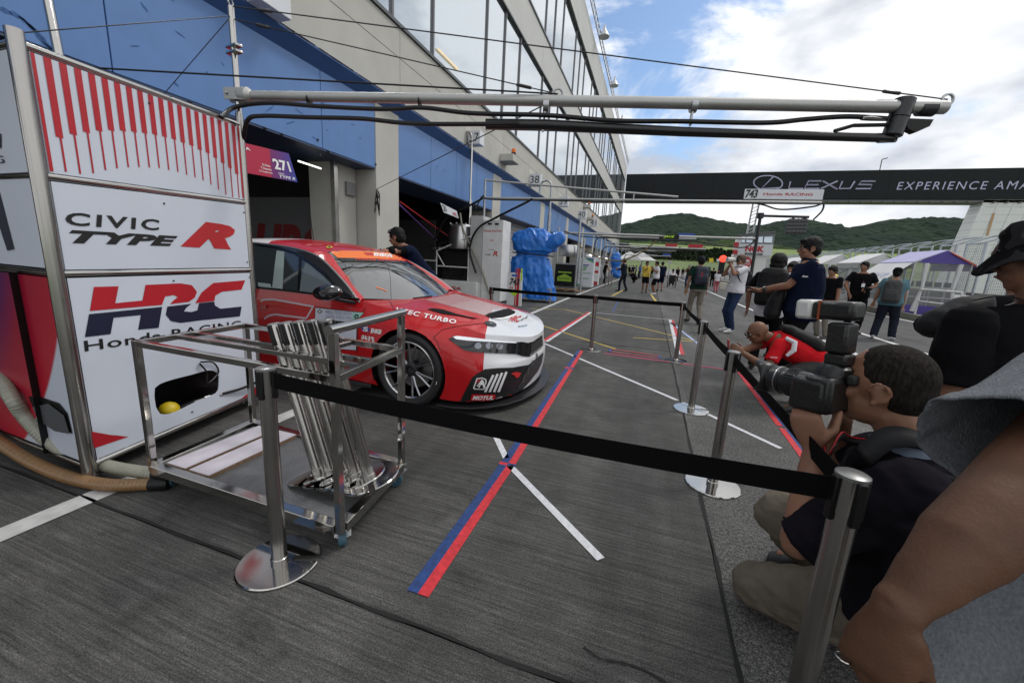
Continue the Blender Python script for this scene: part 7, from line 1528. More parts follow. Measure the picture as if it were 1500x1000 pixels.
def tent(label, x, y, w_, L_, hw, hr, mroof, mwall, accent, awn=None):
    t = thing('pit_tent', label, 'tent', (x, y, 0)); x1 = x+w_; y1 = y+L_; xm = (x+x1)/2
    for px_, py_ in ((x, y), (x1, y), (x, y1), (x1, y1)): MB().bar((px_, py_, .1), (px_, py_, hw), .05, .05).build('leg', GALV, t, smooth=False)
    for s, (xa_, xb_) in ((0, (x, xm)), (1, (xm, x1))):
        mroof_ = (LIL_ if awn else mroof) if s == 0 else (WCN if awn else mroof)
        A = [V3(x-.08 if s == 0 else x1+.08, y-.1, hw), V3(xm, y-.1, hr), V3(xm, y1+.1, hr), V3(x-.08 if s == 0 else x1+.08, y1+.1, hw)]; m_ = MB(); m_.add(A+[p+V3(0, 0, .03) for p in A], [(0,3,2,1),(4,5,6,7),(0,1,5,4),(1,2,6,5),(2,3,7,6),(3,0,4,7)]); m_.build('roof_sheet', mroof_, t, smooth=False)
        m_ = MB(); e = A[0]; f = A[3]; m_.add([e, f, f-V3(0, 0, .25), e-V3(0, 0, .25)], [(0,1,2,3)]); m_.build('valance', mroof if s else mwall, t, smooth=False)
    m_ = MB(); m_.add([(x, y-.09, hw), (x1, y-.09, hw), (xm, y-.09, hr)], [(0,1,2)]); m_.build('gable', mroof, t, smooth=False)
    m_ = MB(); m_.add([(x+.1, y-.10, hw-.02), (xm, y-.10, hr-.12), (xm, y-.10, hr-.17), (x+.1, y-.10, hw-.08)], [(0,3,2,1)]); 
    pv = mat('clear_vinyl', (.30, .31, .33), .12, spec=.6, alpha=.45)
    MB().quad((x, y-.02, .2), (x1, y-.02, .2), (x1, y-.02, hw), (x, y-.02, hw)).build('clear_front', pv, t, smooth=False); MB().quad((x-.02, y, .2), (x-.02, y1, .2), (x-.02, y1, hw), (x-.02, y, hw)).build('clear_side', pv, t, smooth=False)
    for xx in (x+.35, x1-.35): 
        m_ = MB(); m_.tube([(xx, y-.03, hw), (xx+(.05 if xx < xm else -.05), y-.03, (hw+.2)/2), (xx+(-.1 if xx < xm else .1), y-.03, .2)], [.09, .05, .08], 8); m_.build('gathered_curtain', mwall, t)
    for z_ in (.75, 1.15): MB().bx(x+.1, x1-.1, y+.5, y+.9, z_, z_+.04).build('desk_shelf', WPAINT, t, smooth=False)
    for k in range(5): MB().bx(x+.2+k*.3, x+.42+k*.3, y+.6, y+.64, 1.2, 1.40).build('monitor', BLK, t, smooth=False)
    MB().bar((xm+.1, y-.13, hr-.08), (x1+.05, y-.13, hw-.05), .05, .02).build('tie_strap', accent, t, smooth=False)
    if awn: MB().add([(x-.08, y-.1, hw), (x-.08, y1+.1, hw), (x-1.15, y1+.1, hw-.95), (x-1.15, y-.1, hw-.95)], [(0,1,2,3)]).build('awning', awn, t, smooth=False)
    MB().bx(x, x1, y-.03, y, .1, .45).build('skirt', mroof, t, smooth=False)
    return t
PUR = mat('purple_canvas', (.075, .055, .27), .6, var=.06); LIL_ = mat('lilac_canvas', (.40, .38, .60), .6, var=.08, vs=2); WCN = mat('white_canvas', (.62, .62, .63), .7, var=.05, vs=2, bump=.2, bs=6); OR = mat('orange_strap', (.75, .10, .03), .5); LG = mat('lime_strap', (.3, .6, .1), .5)
tt = tent('purple and white pit tent with a flap awning propped out', 9.85, 20.5, 1.75, 2.4, 2.12, 2.62, PUR, WCN, OR, WCN)
m_ = MB(); text(m_, 'ホトツハ', V3(9.02, 20.7, 1.46), V3(0, 1, 0), V3(1, 0, .86), 1.6, .35, 0.0, off=-.02); m_.build('faint_lettering', mat('faint_blue', (.25, .28, .5), .6), tt, smooth=False)
tent('grey white pit tent with a lime strap, second along the wall', 9.85, 25.0, 1.75, 2.4, 2.15, 2.65, WCN, GRY, LG); tent('white pit tent with a lime strap, third along the wall', 9.85, 29.8, 1.8, 2.6, 2.15, 2.75, WCN, WCN, LG); tent('white pit tent, farthest along the wall', 9.85, 36, 2.2, 4.0, 2.1, 2.8, WCN, WCN, OR)
t = thing('railing', 'white tubular railing at the kerb in front of the purple tent', 'railing', (9.9, 18.5, 0)); P = [g(1337, 459, .1), V3(0, 0, 0)]
r0 = V3(9.90, 19.8, .1); r1 = V3(9.90, 17.6, .1); WR_ = WPAINT
MB().tube(smooth_path([r0, r0+V3(0, 0, .85), r0+V3(0, -.08, .98), r0+V3(0, -.25, 1.0), r1+V3(0, .2, 1.0), r1+V3(0, 0, 1.0)], 4), .035, 8).build('top_rail', WR_, t); MB().tube([r0+V3(0, 0, .55), r1+V3(0, 0, .55)], .03, 8).build('mid_rail', WR_, t); MB().tube([r1, r1+V3(0, 0, 1.0)], .035, 8).build('post', WR_, t)
t2 = clone(t, (9.9, 26.0, 0), 'white tubular railing at the kerb by the second tent'); t3 = clone(t, (9.9, 31.5, 0), 'white tubular railing at the kerb by the third tent')
ch = thing('folding_chair', 'white folding chair behind the railing by the purple tent', 'chair', (10.4, 18.2, .1))
for a, b in (((10.2, 18.0, .1), (10.6, 18.4, .6)), ((10.6, 18.0, .1), (10.2, 18.4, .6)), ((10.2, 18.4, .1), (10.2, 18.4, 1.0)), ((10.6, 18.4, .1), (10.6, 18.4, 1.0))): MB().tube([a, b], .02, 6).build('leg', WPAINT, ch)
MB().bx(10.15, 10.65, 18.0, 18.4, .52, .56).build('seat', WPAINT, ch, smooth=False, bevel=.01); MB().bx(10.15, 10.65, 18.38, 18.42, .75, 1.0).build('backrest', WPAINT, ch, smooth=False, bevel=.01)
t = thing('umbrella', 'small closed yellow umbrella on a pole by the second tent', 'umbrella', (8.6, 24, 0)); q = aty(1221, 404, 24); MB().lathe([(.02, .12), (.16, .06), (.2, 0), (.02, .01)], 12, q).build('canopy', mat('umbrella_yellow', (.7, .5, .03), .5), t); MB().tube([q, aty(1248, 392, 24)], .015, 6).build('shaft', DARK, t); MB().tube([q, (q.x, 24, 0)], .015, 6).build('pole', DARK, t)
# mechanic behind the car roof
hd = aty(577, 344, 4.85); S_ = 1.10
t, hp, HR, J = stand('mechanic in navy vest and black sleeves reaching over the far side of the car roof', (hd.x+.22, 5.30), 238, H=1.72*S_, lean=.72, pel=(0, -.02, .93), headyaw=-48, headpitch=14, WL=(-.02, .62, 1.24), WR=(-.30, .66, 1.26), hintL=(-1, -.3, .1), hintR=(1, -.3, .1), shirt=NAVC, sleeve=.3, sleevemat=BLKC, trousers=DNAV, hair=HAIR, lvl=2, curl=(.9, .9), shoes=BSH)
dz_ = hd-J['H']
m_ = MB(); m_.tube([J['WL']+V3(-.05, -.02, .02), J['WR']+V3(-.09, 0, .03)], .007, 6); m_.tube([hp(-.09, .02, .09), hp(-.08, .07, .075), hp(.0, .10, .085), hp(.08, .07, .075)], .005, 5); m_.build('hand_tool', GALV, t)

# white shirted photographer
p = g(1068, 487); t, hp, HR, J = stand('photographer in a white short sleeved shirt and jeans with a lens raised to the face', (p.x, p.y), 205, H=1.76, lean=-.03, headyaw=6, headpitch=2, WL=(-.06, .26, 1.50), WR=(.05, .20, 1.48), hintL=(-.6, .2, -1), hintR=(.6, .0, -1), feet=((-.09, .02), (.11, -.04)), shirt=WHC, loose=1.08, trousers=JEAN, hair=HAIRB, shoes=WSH, collar=WHC, hem=-.16, curl=(.7, .7), lvl=1)
c = hp(0, .11, .01); cm_ = thing('camera', 'camera with a pale telephoto lens held up by the white shirted photographer', 'camera', tuple(c)); f = J['Hf']; 
MB().box(c, (.13, .06, .09), HR).build('camera_body', BLK, cm_, bevel=.008); m_ = MB(); m_.lathe([(.035, .02), (.042, .06), (.042, .14), (.052, .15), (.052, .24), (.045, .245)], 18, c, f); m_.build('lens', mat('pale_lens', (0.45, 0.45, 0.42), 0.4), cm_)
backpack('black backpack worn by the white shirted photographer', J, NYL, w=.26, h=.46, up=.22)
m_ = MB(); q = J['P']+J['Hf']*.135+V3(0, 0, .12); m_.box(q, (.09, .004, .11), HR); b = tag(m_.build('pass_card', WTXT, smooth=False), 'white pass card hanging on the photographer with the pale lens', 'pass card')
p = g(1015, 474); t, hp, HR, J = stand('person in a dark green shirt and khaki trousers walking away with a cap', (p.x, p.y), 100, H=1.72, headyaw=8, WL=(-.30, -.02, .78), feet=((-.09, .18), (.10, -.16, .03)), shirt=GRNC, loose=1.1, trousers=KHA, hair=HAIR, hat=('cap', NAVC), shoes=BSH, hem=-.18, lvl=1)
b = backpack('navy backpack with a small red tag on the person in dark green', J, NAVN, w=.32, h=.46, up=.30); 
q = J['P']+V3(0.02, -.30, .36); m_ = MB(); m_.box(q, (.018, .006, .07)); m_.box(q-V3(.01, 0, .05), (.04, .006, .04)); m_.build('tag_charm', REDTXT, b, smooth=False)
# back view youth with white tee and black sleeves
t, hp, HR, J = stand('youth in a white tee with black sleeves seen from behind, bushy black hair', (1.60, 6.35), 70, H=1.63, headyaw=-12, WL=(-.30, .10, .92), hintL=(-1, -.5, 0), shirt=WHC, sleeve=.2, loose=1.12, sleevemat=None, trousers=BLKC, hair=HAIR, hcut='bushy', shoes=BSH, hem=-.22, lvl=1)
m_ = MB()
for k in 'LR': m_.tube([J['S'+k]+(J['S'+k]-J['E'+k])*.12, J['S'+k], J['S'+k].lerp(J['E'+k], .95)], [.05, .074, .078], 14)
organic(m_, 'sleeve', BLKC, t, .012, .012)
backpack('large black roll top backpack on the youth with bushy hair', J, NYL, w=.36, h=.50, d=.20, up=.30)
t, hp, HR, J = stand('person half hidden behind the youth with the roll top backpack', (2.15, 7.6), 230, H=1.58, headpitch=10, shirt=mat('white_red_shirt', (0.5, 0.42, 0.42), .8), trousers=BLKC, hair=HAIR, shoes=BSH, lvl=1)
# navy polo man
t, hp, HR, J = stand('man in a navy polo shirt and glasses looking at the phone in his hands', (1.68, 5.40), 172, H=1.79, lean=.03, headyaw=8, headpitch=4, WL=(-.02, .40, 1.13), WR=(.05, .36, 1.12), hintL=(-.7, -.8, -.5), hintR=(.7, -.8, -.5), shirt=NAVC, loose=1.10, fat=1.25, trousers=BLKC, hair=HAIR, glasses=True, collar=NAVC, hem=-.22, shoes=BSH, lvl=2, curl=(.35, .45), fold=.012, extra={'HNL': V3(0, .1, 1), 'HNR': V3(0, 0, 1)})
q = J['WL']+(J['WL']-J['EL']).normalized()*.12+V3(0, -.01, .045); o = MB().box(q, (.15, .075, .009), Matrix.Rotation(.3, 3, 'Z')).build('phone', GLB, bevel=.003); tag(o, 'black phone in the hands of the man in the navy polo', 'phone')
m_ = MB(); d = (J['WL']-J['EL']).normalized(); m_.lathe([(.032, -.010), (.034, -.008), (.034, .008), (.032, .010)], 16, J['WL']-d*.02, d); wq = J['WL']-d*.02; m_.cyl(wq+V3(0, -.030, 0.005), wq+V3(0, -.044, 0.006), .021, n=14); m_.build('wristwatch', GLB, t)
m_ = MB(); text(m_, 'Am', J['SL']+V3(-.10, -.075, -.13), V3(1, -.1, 0), V3(0, 0, 1), .055, .02, .03); m_.build('sleeve_mark', WTXT, t, smooth=False)
m_ = MB(); A = J['SR']+V3(0, 0, .06); ax_ = J['P']
pth = smooth_path([J['N']+V3(0.03, -.10, -.02), J['P']+V3(.02, -.175, .38), J['P']+V3(-.10, -.15, .12), J['P']+V3(-.20, -.05, .0)], 8); m_.grid([[p_+V3(0, 0, .018) for p_ in pth], [p_-V3(0.018, 0, .0) for p_ in pth]]); m_.build('shoulder_strap', NYL, t)
c = J['P']+V3(-.26, .05, .05); bg_ = thing('sling_bag', 'black sling bag hanging in front of the man in the navy polo', 'bag', tuple(c)); m_ = MB(); loft(m_, [(c+V3(.03, 0, .20), V3(1,0,0), V3(0,1,0), .03, .08), (c+V3(0, 0, .06), V3(1,0,0), V3(0,1,0), .07, .13), (c+V3(-.02, 0, -.12), V3(1,0,0), V3(0,1,0), .08, .14), (c+V3(-.02, 0, -.18), V3(1,0,0), V3(0,1,0), .06, .12)], 16, 2.6); organic(m_, 'bag', NYL, bg_, .012, .02)
p = g(1216, 478); t, hp, HR, J = stand('person in a black tee with pink cuffs partly hidden behind the navy polo man', (3.75, 10.6), 215, H=1.62, headpitch=12, WR=(.24, .10, .82), shirt=BLKC, trousers=KHA, hair=HAIR, shoes=BSH, lvl=1)
p = g(1245, 487); t, hp, HR, J = stand('person dressed all in black with a lanyard, glancing aside while holding a camera', (p.x, p.y), 262, H=1.80, headyaw=-34, WL=(-.08, .20, 1.08), WR=(.22, .16, .95), hintL=(-1, -.4, 0), hintR=(1, -.4, 0), feet=((-.08, .10), (.10, -.04)), shirt=BLKC, loose=1.15, trousers=BLKC, hair=HAIR, hcut='short', shoes=BSH, hem=-.20, lvl=1, extra={'tw': 1.15})
m_ = MB(); f = J['R1'].cross(V3(0, 0, 1))*-1; a_ = J['N']; n_ = V3(0, -1, 0); m_.tube([a_+V3(-.07, -.03, -.01), J['P']+V3(-.02, -.175, .30)], .006, 5); m_.tube([a_+V3(.07, -.03, -.01), J['P']+V3(-.02, -.175, .30)], .006, 5); m_.build('lanyard', mat('maroon_band', (0.10, 0.01, 0.02), .6), t)
o = MB().box(J['P']+V3(-.02, -.185, .24), (.07, .004, .09)).build('pass_card', WTXT, smooth=False); tag(o, 'white pass card on the lanyard of the person all in black', 'pass card')
q = J['WL']+V3(.0, -.06, .0); o = thing('camera', 'small black camera held at the waist by the person all in black', 'camera', tuple(q)); MB().box(q, (.13, .06, .08)).build('camera_body', BLK, o, bevel=.008); MB().cyl(q, q+V3(0, -.10, 0), .033).build('lens', BLK, o)
p = g(1287, 500); t, hp, HR, J = stand('person in a teal tee and black beanie seen from behind with a grey backpack', (5.28, 11.55), 62, H=1.66, headyaw=0, WL=(-.30, .03, .86), shirt=TEALC, loose=1.3, trousers=DNAV, hair=HAIR, hat=None, shoes=WSH, hem=-.22, lvl=1, extra={'tw': 1.3}, feet=((-.16, -.05), (.16, .05)))
m_ = MB(); Hf, Hu = J['Hf'], J['Hu']; Hr = Hf.cross(Hu); loft(m_, [(hp(0, -.012, .02), Hr, Hf, .088, .104), (hp(0, -.012, .08), Hr, Hf, .086, .100), (hp(0, -.014, .125), Hr, Hf, .06, .07), (hp(0, -.014, .138), Hr, Hf, .02, .02)], 20, 2.0); m_.build('beanie', BLKC, t)
backpack('dark grey backpack on the person in the teal tee', J, GRN_, w=.33, h=.52, d=.18, up=.22)
# crouching man in a red jersey
def crouch(label, head, Hf, P, N, R1, hands, knees, ankles, skinm, S=1.0, **k):
    R1 = R1.normalized(); ax = (N-P).normalized(); f = Hf.normalized(); J = {'P': P, 'N': N, 'R1': R1, 'R2': R1, 'H': head, 'Hf': f, 'Hu': (V3(0, 0, 1)-f*f.z).normalized()}
    if 'Hu' in k: J['Hu'] = k.pop('Hu')
    hh = k.pop('hints', (V3(0, 0, -1), V3(0, 0, -1)))
    for i, (s, kk) in enumerate(((-1, 'L'), (1, 'R'))):
        J['S'+kk] = N-ax*.06*S+R1*.175*s*S; J['E'+kk], J['W'+kk] = ik(J['S'+kk], hands[i], .285*S, .25*S, hh[i])
        J['h'+kk] = P+R1*.09*s*S; J['k'+kk] = knees[i]; J['a'+kk] = ankles[i][0]; J['t'+kk] = ankles[i][1]
    if 'extra' in k: J.update(k.pop('extra'))
    return figure(label, J, S=S, skin=skinm, **k)+(J,)
o_ = g(1128, 572); gx, gy = 1.45, 4.9
hc = atd(1109, 487, 4.15); nk = hc+V3(.14, .03, -.045); pl_ = V3(nk.x+.48, nk.y+.02, .50)
t, hp, HR, J = crouch('bald man in a red and white jersey crouching low to photograph with a red phone', hc, V3(-.86, -.12, -.42), pl_, nk, V3(.05, 1, 0), [atd(1090, 518, 4.0), atd(1078, 517, 4.1)],
   [V3(pl_.x-.28, pl_.y-.20, .42), V3(pl_.x-.36, pl_.y+.16, .22)], [(V3(pl_.x-.16, pl_.y-.22, .09), V3(pl_.x-.30, pl_.y-.24, .05)), (V3(pl_.x+.02, pl_.y+.16, .07), V3(pl_.x-.10, pl_.y+.16, .03))], SKIN2, shirt=REDC, sleeve=.62, trousers=cloth('charcoal_cargo', (0.045, 0.045, 0.045)), hair=None, glasses='shades', shoes=BSH, collar=REDC, lvl=2, curl=(.9, .9), loose=1.06, hints=(V3(.2, -.3, -1), V3(0, .3, -1)))
ax = (J['N']-J['P']).normalized(); m_ = MB(); c = J['P'].lerp(J['N'], .45)+V3(0, 0, .15)
bg_ = thing('backpack', 'black backpack lying on the back of the crouching man in red', 'backpack', tuple(c)); loft(m_, [(c-ax*.24, V3(0,1,0), V3(0,0,1), .10, .05), (c-ax*.15, V3(0,1,0), V3(0,0,1), .15, .08), (c+ax*.12, V3(0,1,0), V3(0,0,1), .14, .07), (c+ax*.2, V3(0,1,0), V3(0,0,1), .08, .03)], 16, 3); organic(m_, 'bag', NYL, bg_, .012, .012)
m_ = MB(); q0_ = J['SL']+V3(-.02, -.055, .035); m_.tube([J['SL']+V3(.03, -.02, .062), J['SL']+V3(.10, -.06, .03), J['SL']+V3(.09, -.10, -.04), J['SL']+V3(.04, -.10, -.10)], [.018, .026, .024, .015], 8); m_.build('white_panel', WHC, t)
m_ = MB(); text(m_, 'MUTOR', J['EL'].lerp(J['SL'], .45)+V3(-.04, -.068, 0), V3(1, 0, .05), V3(0, 0, 1), .06, .016, .02); m_.build('sleeve_mark', WTXT, t, smooth=False)
q = J['WR']+V3(-.10, -.02, .05); o = MB().box(q, (.012, .075, .15), Matrix.Rotation(-.1, 3, 'Y')).build('phone', mat('red_case', (0.35, 0.02, 0.02), .4), bevel=.003); tag(o, 'red cased phone held upright by the crouching bald man', 'phone')

# kneeling photographer in the foreground
K = V3(.80, 1.47, 0)
KS = 1.10
hc = atd(1290, 566, 1.20); fwd = V3(-.86, .50, -.06).normalized(); rt = V3(.50, .86, 0).normalized()
nk = hc-fwd*.075+V3(.02, .0, -.165); pl_ = V3(.95, 1.42, .40)
hlp = atd(1168, 588, 1.24)
jac = cloth('plum_black_jacket', (0.009, 0.0075, 0.011))
t, hp, HR, J = crouch('photographer with cropped greying hair kneeling in a dark jacket and khaki trousers', hc, fwd, pl_, nk, rt, [atd(1192, 662, 1.24), atd(1235, 610, 1.42)],
   [g(1108, 858, .10), g(1140, 752, .38)], [(g(1275, 935, .06), g(1330, 965, .03)), (V3(.86, 1.95, .09), V3(.74, 2.0, .05))], SKIN, S=KS, shirt=jac, sleeve=.60, trousers=cloth('khaki_work', (0.135, 0.118, 0.092)), hair=HAIRG, hcut='crop', shoes=BSH, lvl=2, loose=1.22, fat=1.40, fold=.026,
   collar=mat('pale_blue_collar', (0.16, 0.20, 0.26), .8, bump=.3, bs=90), curl=(.75, .7), hints=(V3(-.25, -.45, -1), V3(.3, .5, -1)), extra={'HDL': V3(-.34, .16, 1), 'HNL': V3(.30, .75, .55), 'HSL': -1, 'HDR': V3(-.4, .2, .8), 'HNR': V3(-.3, -1, 0), 'tw': 1.2})
m_ = MB(); m_.ball(J['SL']+V3(0, 0, -.02), (.10, .09, .10), 10); m_.tube([J['SL'], J['SL'].lerp(J['EL'], .55), J['EL'].lerp(J['SL'], .02)], [.088, .085, .078], 16); m_.ball(J['P'].lerp(J['N'], .45)+V3(-.07, .05, 0), (.15, .15, .20), 12); m_.ball(J['N'].lerp(J['P'], .2), (.17, .15, .13), 12); m_.ball(J['N'].lerp(J['P'], .10)-fwd*.04, (.17, .17, .09), 12); m_.ball(J['SR']+V3(0, 0, -.02), (.10, .10, .10), 10); organic(m_, 'jacket_bulk', jac, t, .0075, .030, it=3)
ax = (J['N']-J['P']).normalized(); Cn = J['N']+V3(0, 0, .004); rows = []
for rad, up in ((.120, -.010), (.108, .030), (.088, .050), (.076, .048), (.078, .02)): rows.append([Cn+(rt*math.cos(a)+fwd*math.sin(a)*1.0)*rad*(1-.05*math.sin(a))-fwd*.01+V3(0, 0, up-.030*math.sin(a)+.004*math.sin(5*a)) for a in [2*PI*j/40 for j in range(40)]])
m_ = MB(); m_.grid(rows, closeu=True); m_.build('shirt_collar', mat('pale_blue_collar', (0.16, 0.20, 0.26), .8, bump=.3, bs=90), t)
# his camera
cf = (atd(1135, 548, 1.40)-atd(1232, 568, 1.22)).normalized(); cc_ = atd(1218, 572, 1.25); cr2 = cf.cross(V3(0, 0, 1)).normalized(); cu = cr2.cross(cf).normalized(); CR = Matrix((cr2, cf, cu)).transposed()
kc = thing('camera', 'black camera with a hooded zoom lens and flash held by the kneeling photographer', 'camera', tuple(cc_))
bdm = mat('camera_black', (0.010, 0.010, 0.010), .38, bump=.15, bs=120)
MB().box(cc_-cu*.005, (.145, .068, .095), CR).build('camera_body', bdm, kc, bevel=.012); MB().box(cc_+cr2*-.058+cf*.02-cu*.01, (.035, .09, .09), CR).build('grip', bdm, kc, bevel=.014)
m_ = MB(); loft(m_, [(cc_+cu*.04, cr2, cf, .042, .036), (cc_+cu*.062-cf*.004, cr2, cf, .034, .036), (cc_+cu*.074, cr2, cf, .022, .024)], 14, 3); m_.build('prism_housing', bdm, kc)
MB().box(cc_+cu*.038-cf*.045, (.034, .022, .026), CR).build('eyepiece', RUB, kc, bevel=.006)
m_ = MB(); m_.lathe([(.030, .03), (.034, .045), (.036, .06), (.036, .075), (.039, .077), (.039, .105), (.036, .107), (.036, .118), (.0385, .120), (.0385, .150)], 28, cc_, cf); m_.build('lens_barrel', bdm, kc)
m_ = MB()
for k in range(28):
    a = 2*PI*k/28; p = cc_+cf*.091+(cr2*math.cos(a)+cu*math.sin(a))*.0395; m_.bar(p-cf*.012, p+cf*.012, .0035, .002)
m_.build('zoom_ring_ribs', RUB, kc, smooth=False)['kind'] = 'stuff'
m_ = MB(); m_.lathe([(.0392, .127), (.0398, .1275), (.0398, .130), (.0392, .1305)], 28, cc_, cf); m_.build('lens_ring', mat('silver_ring', (.5, .5, .5), .3, 1.), kc)
m_ = MB(); n = 40; rows = []
for r_, base_ in ((.040, 0), (.047, 1)): rows.append([cc_+cf*((.150 if not base_ else .182+.022*math.cos(2*(2*PI*j/n)))) + (cu*math.cos(2*PI*j/n)+cr2*math.sin(2*PI*j/n))*r_ for j in range(n)])
m_.grid(rows, closeu=True); o = m_.build('lens_hood', bdm, kc); so = o.modifiers.new('solid', 'SOLIDIFY'); so.thickness = .002
sc2 = cc_+cu*.105-cf*.008
MB().box(sc2-cu*.02, (.05, .05, .03), CR).build('flash_foot', bdm, kc, bevel=.006)
sc2 = cc_+cu*.118-cf*.008
fb = thing('flash_unit', 'large black flash with a white diffuser cap on the kneeling photographer\'s camera', 'flash', tuple(sc2))
fb.scale = (1.1,)*3
def fq(x, y, d): return atd(x, y, d)
m_ = MB(); A = sc2; Rf = CR; m_.box(sc2+cu*.045, (.062, .052, .085), Rf); m_.build('flash_body', bdm, fb, bevel=.008); m_ = MB(); m_.box(sc2+cu*.120+cf*.018, (.070, .105, .052), Rf); m_.build('flash_head', bdm, fb, bevel=.012)
m_ = MB(); m_.box(sc2+cu*.120+cf*.090, (.074, .045, .056), Rf); m_.build('diffuser', mat('diffuser_white', (.6, .6, .58), .4), fb, bevel=.010); m_ = MB(); m_.box(sc2+cu*.120+cf*.048, (.0715, .006, .0535), Rf); m_.build('orange_band', mat('orange_line', (.25, .05, .01), .5), fb)
for ch_ in list(kc.children): ch_.scale = (1.2,)*3
m_ = MB(); p0_ = J['N']+V3(-.03, -.05, .01); pth = smooth_path([hp(-.06, -.04, -.14), hp(-.07, .03, -.15), atd(1232, 640, 1.16), atd(1212, 672, 1.18), atd(1205, 640, 1.24), cc_-cu*.03-cr2*.07], 8); m_.grid([[p_+V3(0, 0, .013) for p_ in pth], [p_-V3(0, 0, .013) for p_ in pth]]); o = m_.build('neck_strap', mat('strap_black_red', (.014, .010, .010), .6), kc); so = o.modifiers.new('solid', 'SOLIDIFY'); so.thickness = .003
m_ = MB(); m_.tube([p_+V3(-.003, -.003, .014) for p_ in pth], .0022, 5); m_.build('strap_piping', REDTXT, kc)
m_ = MB(); q = atd(1213, 655, 1.14); text(m_, 'Canon', q-cu*.02, (cf*-0.5+V3(0, 0, 1)).normalized(), cr2, .045, .012, .02); m_.build('strap_lettering', mat('grey_letters', (.25, .25, .25), .5), kc, smooth=False)
m_ = MB()
bgk = thing('backpack', 'black backpack on the shoulders of the kneeling photographer', 'backpack', tuple(J['P'].lerp(J['N'], .5)-fwd*.2)); c = J['P'].lerp(J['N'], .52)-fwd*.24; ax = (J['N']-J['P']).normalized(); r = (rt-ax*rt.dot(ax)).normalized(); f = ax.cross(r)
m_ = MB(); loft(m_, [(c-ax*.2, r, f, .11, .06), (c-ax*.1, r, f, .14, .09), (c+ax*.12, r, f, .13, .08), (c+ax*.2, r, f, .08, .04)], 18, 3.2); organic(m_, 'bag', NYL, bgk, .010, .01)
for s in (-1, 1):
    m_ = MB(); pth = smooth_path([c+ax*.19+r*.07*s, J['N']-ax*.01+r*.115*s-f*.02, J['N']-ax*.03+r*.12*s+f*.06, J['N']-ax*.16+r*.13*s+f*.145, J['P']+ax*.2+r*.17*s+f*.06], 7); pth = [p_+(p_-J['N'].lerp(J['P'], .3)).normalized()*.035 for p_ in pth]; m_.grid([[p_-r*.03 for p_ in pth], [p_+r*.03 for p_ in pth]]); o = m_.build('strap', NYL, bgk); so = o.modifiers.new('solid', 'SOLIDIFY'); so.thickness = .012; so.offset = 1

# (hat cloth)
CAMO = mat('camo_cloth', (.05, .05, .055), .95, spec=.05); t_ = CAMO.node_tree; c_ = N(t_, 'ShaderNodeTexCoord'); n_ = N(t_, 'ShaderNodeTexNoise'); n_.inputs['Scale'].default_value = 14; n_.inputs['Detail'].default_value = 1; r_ = N(t_, 'ShaderNodeValToRGB'); r_.color_ramp.interpolation = 'CONSTANT'; e = r_.color_ramp.elements; e[0].position = 0; e[0].color = (.006, .006, .0065, 1); e[1].position = .62; e[1].color = (.05, .05, .055, 1); q = e.new(.46); q.color = (.022, .022, .024, 1)
t_.links.new(c_.outputs['Object'], n_.inputs['Vector']); t_.links.new(n_.outputs[0], r_.inputs[0]); t_.links.new(r_.outputs[0], t_.nodes['Principled BSDF'].inputs['Base Color'])
m_ = MB(); pth = smooth_path([atd(1262, 668, 1.11), atd(1300, 640, 1.10), atd(1345, 645, 1.09), atd(1378, 672, 1.10), atd(1402, 712, 1.12)], 7); m_.grid([[p_+V3(-.012, .012, .020) for p_ in pth], [p_+V3(.012, -.020, -.022) for p_ in pth]]); o = m_.build('shoulder_strap', NYL, bgk); so = o.modifiers.new('solid', 'SOLIDIFY'); so.thickness = .010
# big man in black, from behind at the right edge
t, hp, HR, J = stand('large person in a black tee standing close by the right frame edge, back turned', (1.22, 1.86), 60, H=1.80, WL=(-.30, .22, .86), hintL=(-1, -.5, -.2), shirt=BLKC, loose=1.22, fat=1.2, trousers=BLKC, hair=HAIR, shoes=BSH, hem=-.25, lvl=2, fold=.012, headyaw=-20) if False else (None,)*4
P_ = V3(1.30, 1.72, .80); N_ = V3(1.12, 1.72, 1.33)
Jb = {'P': V3(1.16, 1.62, .80), 'N': V3(1.18, 1.72, 1.315), 'R1': V3(.80, -.60, 0), 'R2': V3(.80, -.60, 0)}
Jb['H'] = atd(1522, 378, 1.34); Jb['Hf'] = V3(-.75, .6, -.15); Jb['Hu'] = V3(-.1, .1, 1); Jb['N'] = atd(1525, 452, 1.36)
shl = atd(1425, 440, 1.28); Jb['SL'] = shl+V3(.02, .02, -.07); Jb['EL'], Jb['WL'] = ik(Jb['SL'], atd(1352, 720, 1.42), .30, .26, V3(-1, -.3, .1)); Jb['SR'] = Jb['N']+V3(.16, -.14, -.06); Jb['ER'] = Jb['SR']+V3(.02, .02, -.29); Jb['WR'] = Jb['ER']+V3(.02, .12, -.22)
for s, k in ((-1, 'L'), (1, 'R')):
    Jb['h'+k] = Jb['P']+Jb['R1']*.09*s; Jb['k'+k] = Jb['h'+k]+V3(0, .04, -.38); Jb['a'+k] = Jb['h'+k]+V3(0, -.0, -.72); Jb['t'+k] = Jb['a'+k]+V3(.06, .13, -.03)
t = figure('large person in a black tee and grey camouflage bucket hat, back turned', Jb, S=1.0, shirt=BLKC, sleeve=.60, loose=1.16, fat=1.1, trousers=BLKC, hair=HAIR, shoes=BSH, lvl=2, fold=.010, hem=-.20, hat=('bucket', CAMO))[0]
m_ = MB(); pth = smooth_path([Jb['N']+V3(-.02, -.10, -.02), Jb['N']+V3(-.10, -.02, .035), Jb['N']+V3(-.14, .08, .01)], 6); m_.grid([[p_-V3(.02, .02, 0) for p_ in pth], [p_+V3(.02, .02, 0) for p_ in pth]]); m_.build('strap', NYL, t)
